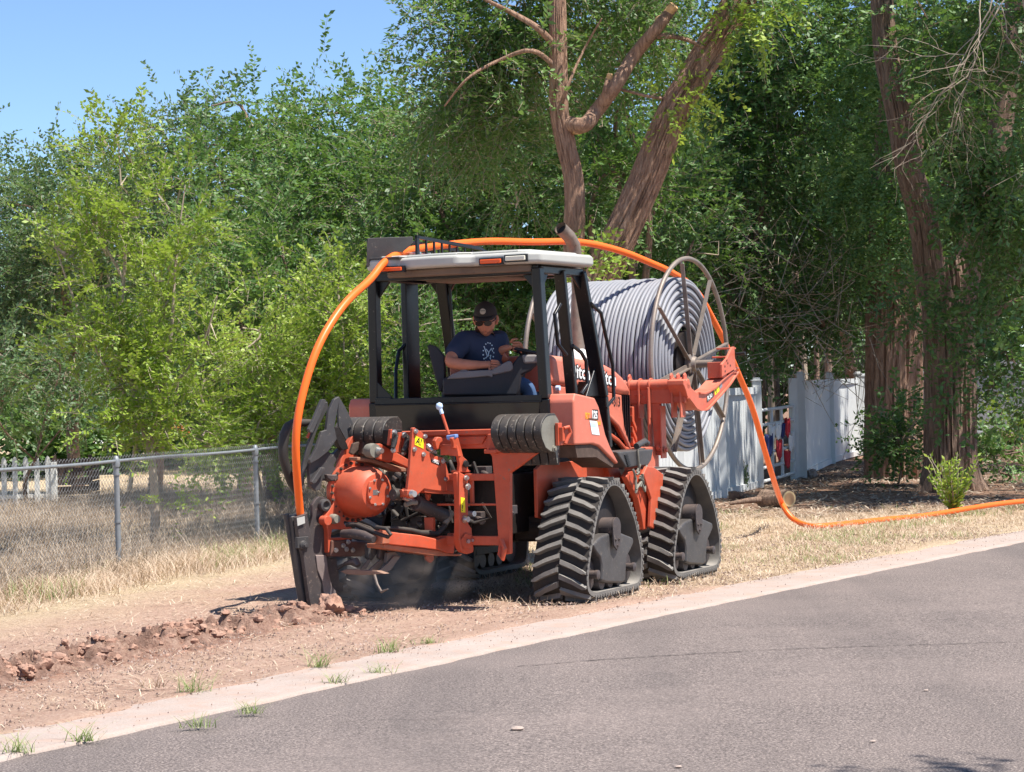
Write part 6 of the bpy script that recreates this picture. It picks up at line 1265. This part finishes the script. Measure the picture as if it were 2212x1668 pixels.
# white vinyl
def vfence(P_, label, h, skip_first=False, grp=None):
    b0 = Vector((P_[0][0], P_[0][1], 0)); t_ = thing('vinyl_fence', label, 'fence', b0)
    for i, (a, b_) in enumerate(zip(P_[:-1], P_[1:])):
        a3 = Vector((a[0], a[1], gzz(*a[:2]) + (a[2] if len(a) > 2 else 0))) - b0; b3 = Vector((b_[0], b_[1], gzz(*b_[:2]) + (b_[2] if len(b_) > 2 else 0))) - b0; d_ = b3 - a3; L = Vector((d_.x, d_.y, 0)).length; dn = Vector((d_.x, d_.y, 0)).normalized(); sn = Vector((-dn.y, dn.x, 0))
        mb = MB(); n = max(1, int(L / .15))
        for k in range(n):
            u0, u1 = k / n, (k + 1) / n; p0 = a3.lerp(b3, u0); p1 = a3.lerp(b3, u1); w_ = (p1 - p0).length; bow = .03 * math.sin(math.pi * (u0 + u1) / 2)
            lo = .05; mb.prism([p0 + UP * lo + dn * .004 + sn * bow, p1 + UP * lo - dn * .004 + sn * bow, p1 + UP * (h - .1) - dn * .004 + sn * bow, p0 + UP * (h - .1) + dn * .004 + sn * bow], sn * .022)
            mb.prism([p0 + UP * lo + sn * (bow + .004), p1 + UP * lo + sn * (bow + .004), p1 + UP * (h - .1) + sn * (bow + .004), p0 + UP * (h - .1) + sn * (bow + .004)], sn * .01)
        for z in (.06, h - .08): mb.bar(a3 + UP * z + sn * .01, b3 + UP * z + sn * .01, .05, .10)
        mb.obj('fence_panel', M['vinyl'], t_)
    for i, a in enumerate(P_):
        a3 = Vector((a[0], a[1], gzz(*a[:2]) + (a[2] if len(a) > 2 else 0))) - b0; mb = MB(); mb.box(a3 + UP * ((h + .06) / 2), (.13, .13, h + .06)); mb.prism([a3 + Vector((x, y, h + .06)) for x, y in ((-.08, -.08), (.08, -.08), (.08, .08), (-.08, .08))], (0, 0, .02)); mb.prism([a3 + Vector((x, y, h + .08)) for x, y in ((-.05, -.05), (.05, -.05), (.05, .05), (-.05, .05))], (0, 0, .03)); mb.obj('fence_post', M['vinyl'], t_, bevel=.004)
    return t_
vfence([(1.35, 26.8), (2.08, 29.2), (2.82, 31.5), (3.60, 34.1)], 'weathered white vinyl fence behind the reel, left of the gate', 1.52)
vfence([(4.62, 37.1), (5.90, 43.0), (7.05, 47.2)], 'dappled white vinyl fence running from the gate back to the broad trunk', 1.60)
vfence([(7.2, 47.3), (8.9, 46.6), (10.9, 45.8), (13, 45)], 'green-tinged vinyl fence in deep shade at the right edge', 1.55)
gt = thing('gate', 'white welded bar gate standing between the two vinyl fences', 'gate', (3.66, 34.3, 0)); gd = Vector((.80, 2.5, 0)); Lg = gd.length; gn = gd.normalized()
for p_ in (Vector((0, 0, 0)), gd * .98): MB().tube([p_ + UP * .06, p_ + UP * 1.15], .035, 12).obj('gate_stile', M['vinyl'], gt, smooth=40)
for z in (.08, .28, .5, .72, .92, 1.14): MB().tube([UP * z, gd * .5 + UP * (z + .01), gd * .98 + UP * (z + .03)], .026, 10).obj('gate_rail', M['vinyl'], gt, smooth=40)
for u in (.33, .62): MB().tube([gd * u + UP * .08, gd * u + UP * 1.15], .026, 10).obj('gate_bar', M['vinyl'], gt, smooth=40)
mb = MB(); mb.box(gd * 1.0 + UP * .8, (.13, .13, 1.62)); mb.obj('gate_post', M['vinyl'], gt, bevel=.004)
rg = random.Random(12)
fl = [(.15, .60, .30, 'flagb', 'blue and white'), (.26, .78, .22, 'picket', 'white'), (.45, .52, .26, 'flagr', 'dark red'), (.55, .80, .2, 'flagb', 'navy'), (.72, .84, .26, 'flagr', 'bright red'), (.80, .60, .26, 'picket', 'pale'), (.42, .80, .22, 'picket', 'white'), (.70, .35, .24, 'flagr', 'red')]
for i, (u, z, s_, mt, cl_) in enumerate(fl):
    mb = MB(); c0 = gd * u + UP * z; vs = []; n = 9
    for a in range(n):
        for b_ in range(n):
            uu, vv = a / (n - 1) - .5, b_ / (n - 1) - .5; vs.append(c0 + gn * uu * s_ * 1.6 * (1 - .3 * abs(vv)) + UP * (vv * s_ - .12 * s_ * math.cos(uu * 6)) + Vector((gn.y, -gn.x, 0)) * (.05 + .02 * math.sin(uu * 30 + i) * (1 + vv)))
    mb.add(vs, [(a * n + b_, (a + 1) * n + b_, (a + 1) * n + b_ + 1, a * n + b_ + 1) for a in range(n - 1) for b_ in range(n - 1)])
    o = mb.obj('bunting_swag', M[mt], None, smooth=60); o.location = gt.location; so2 = o.modifiers.new('s', 'SOLIDIFY'); so2.thickness = .006
    where = ['low left', 'upper left', 'lower middle', 'upper middle', 'top right', 'right centre', 'centre', 'bottom right'][i]
    tag(o, f'{cl_} cloth bunting swag tied at the {where} of the white gate', 'bunting', 'bunting swags on the gate')
# board leaning on the fence
o = MB().box((0, 0, .42), (.05, .03, .9)).obj('leaning_board', M['wood'], None, bevel=.004); o.location = (5.38, 41.0, 0); o.rotation_euler = (0, R(-24), 0); tag(o, 'thin brown board leaning against the dappled white fence', 'board')
# picket fence
pk = thing('picket_fence', 'low white picket fence behind the wire fence at the far left', 'fence', (-9.13, 39, -.3))
for i in range(9):
    x = -.25 + i * .185; mb = MB(); mb.prism([(x, 0, 0), (x + .085, 0, 0), (x + .085, 0, .86), (x + .07, 0, .90), (x + .0425, 0, .93), (x + .015, 0, .90), (x, 0, .86)], (0, .02, 0)); mb.obj('picket', M['picket'], pk)
for z in (.22, .68): MB().bb(-.4, 1.4, .02, .05, z, z + .07).obj('picket_rail', M['picket'], pk)
MB().bb(1.32, 1.42, -.02, .08, 0, .82).obj('picket_post', M['picket'], pk, bevel=.005)
# wooden crate planter
c_ = dp(0, 118, 1092, 40); pl = thing('wooden_crate', 'dark wooden crate right of the white picket fence', 'crate', (c_.x, c_.y, gzz(c_.x, c_.y)))
for k in range(5): MB().bb(0, .66, 0, .02, .02 + k * .16, .16 + k * .16).obj('board', M['wood'], pl, bevel=.003)
for x in (0, .62): MB().bb(x - .02, x + .05, -.02, .0, 0, .86).obj('corner_post', M['wood'], pl, bevel=.003)
for k in range(4): MB().bb(.66, .68, 0, .6, .02 + k * .2, .2 + k * .2).obj('board', M['wood'], pl)
# old truck far left
tx = dp(0, 62, 960, 88); tk = thing('old_truck', 'rusty brown old truck parked under the trees at the far left', 'truck', (tx.x, tx.y, gzz(tx.x, tx.y) + .0))
S_ = 1.0
def wheelarch(cx, r_, n=14): return [(cx + r_ * math.cos(math.pi * k / n), .42 + r_ * math.sin(math.pi * k / n)) for k in range(n + 1)]
body = [(-2.9, .45), (-2.9, 1.35), (-1.7, 1.45), (-1.35, 2.05), (-.1, 2.1), (.05, 1.4), (1.5, 1.35), (2.6, 1.2), (2.7, .9), (2.65, .5)] + wheelarch(1.35, .5) + [(.8, .45)] + wheelarch(-1.9, .5)
mb = MB().prism([(x, 0, z) for x, z in body], (0, 1.8, 0)); mb.obj('body', M['oldtruck'], tk, bevel=.03)
MB().prism([(-1.55, -.01, 1.5), (-1.25, -.01, 1.95), (-.25, -.01, 1.98), (-.15, -.01, 1.5)], (0, .005, 0)).obj('side_window', M['glass'], tk)
MB().bb(2.62, 2.85, -.05, 1.85, .55, .72).obj('bumper', M['galv'], tk, bevel=.02)
MB().rev([(.001, .03), (.12, .02), (.13, 0)], (2.66, .25, 1.0), (1, 0, 0), 18).obj('headlight', M['galv'], tk)
for cx in (-1.9, 1.35):
    wh = MB().rev([(.001, 0), (.40, 0), (.42, .05), (.42, .22), (.38, .25), (.001, .25)], (cx, .02, .42), (0, 1, 0), 28).obj('wheel', M['rubber'], tk, smooth=40); MB().rev([(.001, 0), (.2, .0), (.22, .02)], (cx, .01, .42), (0, 1, 0), 20).obj('rim', M['galv'], wh)
tk.rotation_euler = (0, 0, R(12))
# junk by the truck: white chairs, pipes, barrel, boards
def chair(loc, rz, sc, label):
    t_ = thing('plastic_chair', label, 'chair', loc, rz, 'white plastic garden chairs'); t_.scale = (sc,) * 3
    MB().bb(-.24, .24, -.22, .22, .42, .45).obj('seat', M['junkw'], t_, bevel=.01); MB().prism([(-.23, .2, .45), (.23, .2, .45), (.2, .27, .85), (-.2, .27, .85)], (0, .02, 0)).obj('backrest', M['junkw'], t_, bevel=.008)
    for x in (-.2, .2):
        for y in (-.18, .18): MB().bar((x * 1.1, y * 1.1, 0), (x, y, .43), .04, .03).obj('leg', M['junkw'], t_)
for i, (x, y, D, rz, lb_) in enumerate([(172, 990, 66, .4, 'upright white plastic chair left of the pile behind the pickets'), (200, 992, 68, 2.4, 'white plastic chair turned away, right of the upright one'), (228, 990, 70, 1.2, 'white plastic chair nearest the black barrel')]):
    p = dp(0, x, y, D); chair((p.x, p.y, gzz(p.x, p.y) + .0), rz, 1.0, lb_)
p = dp(0, 275, 985, 68); o = MB().rev([(.001, 0), (.42, 0), (.45, .1), (.44, .9), (.40, 1.0), (.001, 1.0)], (0, 0, 0), UP, 28).obj('barrel', M['blackp'], None, smooth=40); o.location = (p.x, p.y, gzz(p.x, p.y)); tag(o, 'large black barrel under the young tree beside the white chairs', 'barrel')
p = dp(0, 112, 1000, 66); t_ = thing('metal_bench', 'pale lattice metal bench left of the white chairs', 'bench', (p.x, p.y, gzz(p.x, p.y)), .1)
mb = MB(); mb.bb(0, 1.0, 0, .4, .42, .45); mb.obj('seat', M['galv'], t_)
mb = MB(); [mb.bar((k * .1, 0, .5), (k * .1 + .05, 0, .85), .02, .02) for k in range(10)]; [mb.bar((k * .1 + .05, 0, .5), (k * .1, 0, .85), .02, .02) for k in range(10)]; mb.bar((0, 0, .5), (1, 0, .5), .03, .03); mb.bar((0, 0, .86), (1, 0, .86), .03, .03); mb.obj('backrest', M['junkw'], t_)
for x in (.05, .95): MB().bb(x - .02, x + .02, 0, .04, 0, .45).obj('leg', M['galv'], t_)
for i, (x, y, D, L, rz, lb_) in enumerate([(398, 930, 46, .62, -42, 'long orange board slanting in the leaves behind the fence'), (392, 935, 46.2, .45, -36, 'shorter orange board just below the long orange board')]):
    p = dp(0, x, y, D); o = MB().box((0, 0, 0), (L, .03, .10)).obj('orange_board', M['junko'], None, bevel=.003); o.location = p; o.rotation_euler = (0, R(-rz), 0); tag(o, lb_, 'board')
p = dp(0, 455, 985, 44); o = MB().rev([(.001, 0), (.10, 0), (.13, .22), (.001, .22)], (0, 0, 0), UP, 18).obj('bucket', M['pink'], None, smooth=40); o.location = (p.x, p.y, p.z); tag(o, 'small pink bucket standing beyond the fence rail', 'bucket')
# log
p0 = gp(1705, 1099); lg0 = Vector((p0.x, p0.y, .12)); lt = thing('log', 'sawn log with a pale ringed end lying by the falling conduit', 'log', lg0); e = Vector((-.26, .42, -.02))
mb = MB(); mb.tube([Vector((0, 0, 0)), e * .3 + UP * .01, e * .6 - UP * .01, e], [.105, .1, .11, .12], 36, fn=barkfn(71, .10, 14, 2)); limb(mb, [e * .8, e + Vector((-.2, -.15, .0)), e + Vector((-.45, -.2, -.03))], .05, .02, 10, 3); mb.obj('trunk', M['barkd'], lt, smooth=60)
cm, t, b = newmat('log_end'); tc = N(t, 'ShaderNodeTexCoord'); wv = N(t, 'ShaderNodeTexWave', wave_type='RINGS', rings_direction='SPHERICAL'); wv.inputs['Scale'].default_value = 22; wv.inputs['Distortion'].default_value = 2; t.links.new(tc.outputs['Object'], wv.inputs[0])
gr_ = N(t, 'ShaderNodeTexGradient', gradient_type='SPHERICAL'); mp = N(t, 'ShaderNodeMapping'); mp.inputs['Scale'].default_value = (9.5, 9.5, 9.5); t.links.new(tc.outputs['Object'], mp.inputs[0]); t.links.new(mp.outputs[0], gr_.inputs[0])
c = mixc(t, ramp(t, gr_.outputs[0], [(.18, g3(1)), (.34, g3(0))]).outputs[0], (.42, .24, .11), (.72, .55, .27)); c = mixc(t, ramp(t, wv.outputs[0], [(.3, g3(0)), (.8, g3(.35))]).outputs[0], c, (.3, .16, .08)); t.links.new(c, b.inputs['Base Color'])
mb = MB(); mb.rev([(.001, .006), (.097, .004), (.10, 0)], -e.normalized() * .004, -e, 32); mb.obj('sawn_end', cm, lt)
for i, (x, y, s_) in enumerate([(1752, 1032, .10), (1590, 1082, .10)]):
    p = gp(x, y); mb = MB(); clod(mb, (0, 0, 0), (s_ * 1.4, s_, s_ * .8), random.Random(i), 14); o = mb.obj('stone' if i == 0 else 'stump', M['wood'] if i else m2, None, smooth=30); o.location = (p.x, p.y, s_ * .5); tag(o, ['tan stone at the foot of the tall gate post', 'grey weathered stump root at the left end of the log'][i], ['stone', 'stump'][i])
# sapling & weeds
def weed(p, h, n, mat, label, cat, seed, lw=.02, ll=.045, grp=None, name='sapling', spread=.35):
    rs = np.random.default_rng(seed); t_ = thing(name, label, cat, p, 0, grp); L0 = []; s0, s1 = [], []; va = []
    for k in range(n):
        a = rs.random() * 6.28; hh = h * (.5 + .5 * rs.random()); dr = np.array([math.cos(a) * spread, math.sin(a) * spread, 1.0]); q = np.array([0, 0, 0.]); m_ = 7
        for j in range(m_):
            q2 = q + (dr + rs.normal(0, .10, 3)) * hh / m_; s0.append(q); s1.append(q2)
            for i in range(5):
                if j < 1: continue
                b_ = q + (q2 - q) * rs.random(); d_ = rs.normal(0, 1, 3); d_[2] = abs(d_[2]) * .8 + .2; d_ /= np.linalg.norm(d_); s_ = np.cross(d_, rs.normal(0, 1, 3)); s_ /= np.linalg.norm(s_); l_ = ll * (.6 + .7 * rs.random())
                L0.append([b_, b_ + d_ * l_ * .5 + s_ * lw / 2, b_ + d_ * l_, b_ + d_ * l_ * .5 - s_ * lw / 2]); va.append(rs.random())
            q = q2
    npmesh('leaves', np.array(L0).reshape(-1, 3), 4, M[mat], t_, va); npmesh('stems', sticks(np.array(s0), np.array(s1), .005, .004).reshape(-1, 3), 4, M['twig'], t_); return t_
weed(Vector((4.95, 26.2, 0)), .70, 34, 'leaf_lime', 'bright green sapling in front of the massive trunk by the conduit', 'sapling', 71  , .030, .07, spread=.45)
pw = gp(1612, 1062); weed(Vector((pw.x, pw.y, 0)), .52, 7, 'leaf_grey', 'thin grey-green weed standing against the white fence behind the log', 'weed', 72, .02, .05, name='weed', spread=.15)
# ================================================================ GRASS
def blades(P_, h, w_, lean, rs, segs=2, bend=.6):
    n = len(P_); a = rs.random(n) * 6.283; dr = np.stack([np.cos(a), np.sin(a), 0 * a], 1); sd_ = np.stack([-np.sin(a), np.cos(a), 0 * a], 1); hh = h * (.5 + rs.random(n)); ln = lean * (.3 + 1.2 * rs.random(n))
    ts = np.linspace(0, 1, segs + 1); q = []
    for t_ in ts: q.append(P_ + np.array([0, 0, 1.]) * (hh * t_ * (1 - .25 * bend * t_))[:, None] + dr * (ln * hh * t_ ** (1 + bend))[:, None])
    out = []
    for i in range(segs):
        w0 = w_ * (1 - ts[i]) ** .6 / 2; w1 = w_ * max(.12, (1 - ts[i + 1])) ** .6 / 2
        out.append(np.stack([q[i] - sd_ * w0, q[i] + sd_ * w0, q[i + 1] + sd_ * w1, q[i + 1] - sd_ * w1], 1))
    return np.stack(out, 1).reshape(-1, 3)
def flat(P_, L, w_, rs):
    n = len(P_); a = rs.random(n) * 6.283; l_ = L * (.4 + .9 * rs.random(n)); dr = np.stack([np.cos(a), np.sin(a), rs.normal(0, .18, n)], 1) * l_[:, None] / 2; sd_ = np.stack([-np.sin(a), np.cos(a), 0 * a], 1) * w_ / 2
    return np.stack([P_ - dr - sd_, P_ - dr + sd_, P_ + dr + sd_, P_ + dr - sd_], 1).reshape(-1, 3)
def scatter(rs, n, x0, x1, y0, y1, fn, dz=0):
    out = []; tot = 0
    while tot < n:
        x = rs.uniform(x0, x1, n * 2); y = rs.uniform(y0, y1, n * 2); k = rs.random(n * 2) < fn(x, y); out.append(np.stack([x[k], y[k], gz(x[k], y[k]) + dz + .012], 1)); tot += k.sum()
        if k.sum() == 0: break
    return np.concatenate(out)[:n]
rs = np.random.default_rng(81)
def infr(x, y, m_=.6): return (np.abs(x) < y * .2212 + m_)
fz = lambda x, y: (sm(-1.7, -.9, fdist(x, y)) * (fdist(x, y) < 1.6) * infr(x, y) * (.35 + .65 * (vn(x * 1.6, y * 1.6) > .38)))
P_ = scatter(rs, 26000, -7, 0, 15, 32, fz); hv = .5 + vn(P_[:, 0] * 1.3, P_[:, 1] * 1.3) * 1.0
va = np.repeat(np.clip(rs.random(len(P_)) * .7 + .3 * vn(P_[:, 0] * 2, P_[:, 1] * 2), 0, 1), 2)
tag(npmesh('dry_grass', blades(P_, .125 * hv, .006, 1.3, rs), 4, M['straw'], None, va), 'tangled dry straw-coloured grass along the foot of the wire fence', 'dry grass', kind='stuff')
P_ = scatter(rs, 40000, -10, 0, 17, 42, lambda x, y: (fdist(x, y) > -.35) * (fdist(x, y) < 9) * infr(x, y) * (vn(x * 1.2 + 30, y * 1.2) > .36)); 
tag(npmesh('dry_brush', blades(P_, .25, .006, 1.1, rs, 3), 4, M['brush'], None, np.repeat(rs.random(len(P_)), 3)), 'grey-brown dead brush standing against and behind the wire fence', 'dead brush', kind='stuff')
P_ = scatter(rs, 1300, -7, 0, 15, 30, lambda x, y: (np.abs(fdist(x, y) + .5) < .55) * infr(x, y) * (vn(x * 1.5 + 60, y * 1.5) > .58))
tag(npmesh('green_grass', blades(P_, .16, .007, .6, rs), 4, M['grass'], None, np.repeat(rs.random(len(P_)) * .8, 2)), 'sparse green grass blades at the base of the wire fence', 'grass', kind='stuff')
fl2 = lambda x, y: (sdist(x, y) > KW + .02) * infr(x, y) * (fdist(x, y) < 3) * (.25 + .75 * sm(.25, .6, vn(x * 2.2, y * 2.2)))
P_ = scatter(rs, 26000, -5, 7, 10, 29, fl2); P_[:, 2] += .004
tag(npmesh('straw_litter', flat(P_, .075, .0045, rs), 4, M['straw'], None, rs.random(len(P_))), 'thin straw litter scattered over the dirt verge', 'straw', kind='stuff')
fr = lambda x, y: (sdist(x, y) > KW + .15) * infr(x, y) * sm(15.8, 18.5, y) * sm(28.5, 26.5, y) * (x > -.3) * (fdist(x, y) < -2.5) * (.25 + .75 * sm(.3, .6, vn(x * 1.8 + 7, y * 1.8)))
P_ = scatter(rs, 34000, -.5, 8, 15.5, 29, fr)
tag(npmesh('dry_lawn', np.concatenate([blades(P_[:16000], .045, .006, 1.5, rs), flat(P_[16000:], .09, .0055, rs)]), 4, M['straw'], None, rs.random(32000 + len(P_) - 16000)), 'pale mown straw covering the verge ahead of the tractor', 'dry lawn', kind='stuff')
P_ = scatter(rs, 3200, 0, 8, 16, 28, lambda x, y: fr(x, y) * (vn(x * 1.5 + 90, y * 1.5) > .6))
tag(npmesh('green_grass', blades(P_, .055, .006, .8, rs), 4, M['grass'], None, np.repeat(rs.random(len(P_)), 2)), 'faint green grass patches in the pale straw ahead of the tractor', 'grass', kind='stuff')
P_ = scatter(rs, 9000, 1, 14, 26.5, 46, lambda x, y: infr(x, y) * (fdist(x, y) < -3) * (sdist(x, y) > 2)); P_[:, 2] += .01
tag(npmesh('leaf_litter', flat(P_, .12, .02, rs), 4, M['brush'], None, rs.random(len(P_))), 'brown leaf and twig litter on the shaded ground', 'leaf litter', kind='stuff')
P_ = scatter(rs, 9000, -9, 0, 24, 60, lambda x, y: infr(x, y) * (fdist(x, y) > 1)); P_[:, 2] += .01
tag(npmesh('yard_litter', np.concatenate([blades(P_[:5000], .10, .012, 1.0, rs), flat(P_[5000:], .14, .02, rs)]), 4, M['brush'], None, rs.random(14000)), 'dry litter over the yard behind the wire fence', 'litter', kind='stuff')
# gravel specks
P_ = scatter(rs, 15000, -5, 6, 10, 24, lambda x, y: (sdist(x, y) > .0) * (sdist(x, y) < 3.2) * infr(x, y) * (.2 + .8 * (vn(x * 2, y * 2) > .45)) * np.where(sdist(x, y) < KW, .22, 1)); n = len(P_)
onk = sdist(P_[:, 0], P_[:, 1]) < KW + .05; s_ = (.003 + .008 * rs.random(n) ** 3) * np.where(onk, .6, 1); a = rs.random(n) * 6.28; kz = np.where(onk, .012, .006)
top = P_ + np.stack([0 * s_, 0 * s_, s_ * .9 + kz], 1); rings = [P_ + np.stack([np.cos(a + j * 1.571) * s_, np.sin(a + j * 1.571) * s_ * .8, kz - .004], 1) for j in range(4)]
co = np.stack([np.stack([rings[j], rings[(j + 1) % 4], top], 1) for j in range(4)], 1).reshape(-1, 3)
gm = leafmat('gravel_specks', [(0, (.10, .065, .055)), (.5, (.26, .17, .13)), (1, (.48, .37, .31))], 0, .9)
tag(npmesh('gravel', co, 3, gm, None, np.repeat(rs.random(n), 4)), 'fine loose gravel on the kerb and verge', 'gravel', kind='stuff')
# tufts by the kerb
TF = [((690, 1447), .13, 'largest green grass tuft beside the kerb, below the plough'), ((840, 1414), .10, 'green tuft by the kerb right of the largest one'), ((420, 1502), .13, 'tall thin grass tuft by the kerb left of the largest one'), ((40, 1632), .10, 'grass tuft in the kerb joint at the lower left corner'), ((175, 1607), .09, 'spreading tuft in the kerb joint near the lower left'), ((430, 1577), .07, 'small tuft on the road side of the kerb under the tall thin one'), ((540, 1547), .07, 'small tuft on the road edge right of the spreading ones'), ((725, 1480), .07, 'slim tuft on the road edge beneath the largest tuft'), ((815, 1458), .06, 'low tuft on the road edge below the second verge tuft'), ((215, 1545), .07, 'dry tuft on the dirt above the left end of the kerb'), ((330, 1490), .09, 'pale dry tuft on the dirt below the furrow'), ((925, 1395), .05, 'tiny green tuft on the inner kerb line right of the others')]
for i, ((x, y), h, lb_) in enumerate(TF):
    p = gp(x, y); rs = np.random.default_rng(100 + i); n = 46; off = rs.normal(0, .022, (n, 3)) * np.array([1.6, 1, 0]); bl_ = blades(off, h * .8, .005, 1.2, rs)
    o = npmesh('grass_tuft', bl_, 4, M['straw' if i in (9, 10) else 'grass'], None, np.repeat(rs.random(n), 2)); o.location = (p.x, p.y, .012); tag(o, lb_, 'grass tuft', 'grass tufts along the kerb')
# tree out of frame on the near side whose branch tips shade the road
tree('roadside_tree', 'leafy roadside tree standing off to the right whose branch tips shade the road', 'tree', (9.5, 7.0, 0), [((5.0, 7.0, 6.4), (.55, .4, .4)), ((4.15, 6.9, 6.3), (.28, .25, .2)), ((6.6, 6.8, 6.6), (1.0, .8, .7)), ((9, 7, 7.0), (2.2, 2, 1.6))], 'leaf_mid', 91, .7, None, .22, L=.5, lw=.05, ll=.1, nleaf=18, clump_r=.35, spc=7, back=1)
# ================================================================ DUST
dm, t, b = newmat('dust'); t.nodes.remove(b); pv = N(t, 'ShaderNodeVolumePrincipled'); pv.inputs['Color'].default_value = (.9, .72, .62, 1); pv.inputs['Anisotropy'].default_value = .2
tc = N(t, 'ShaderNodeTexCoord'); gr2 = N(t, 'ShaderNodeTexGradient', gradient_type='SPHERICAL'); t.links.new(tc.outputs['Object'], gr2.inputs[0]); nz = noise_n(t, tc.outputs['Object'], 2.6, 4, .6, .5)
mu = N(t, 'ShaderNodeMath', operation='MULTIPLY'); t.links.new(gr2.outputs[0], mu.inputs[0]); rp = ramp(t, nz.outputs[0], [(.38, g3(0)), (.7, g3(1))]); t.links.new(rp.outputs[0], mu.inputs[1]); mu2 = N(t, 'ShaderNodeMath', operation='MULTIPLY'); t.links.new(mu.outputs[0], mu2.inputs[0]); mu2.inputs[1].default_value = 8
t.links.new(mu2.outputs[0], pv.inputs['Density']); t.links.new(pv.outputs[0], t.nodes['Material Output'].inputs['Volume'])
mb = MB(); mb.rev([(math.sin(math.pi * k / 12) * .999 + .0005, -math.cos(math.pi * k / 12)) for k in range(13)], (0, 0, 0), UP, 24)
du = mb.obj('dust_cloud', dm, None); pd = dp(0, 850, 1255, 16.9); du.location = (pd.x, pd.y, .24); du.scale = (.62, .40, .34); tag(du, 'pale dust drifting beneath the plough beside the blade', 'dust', kind='stuff')
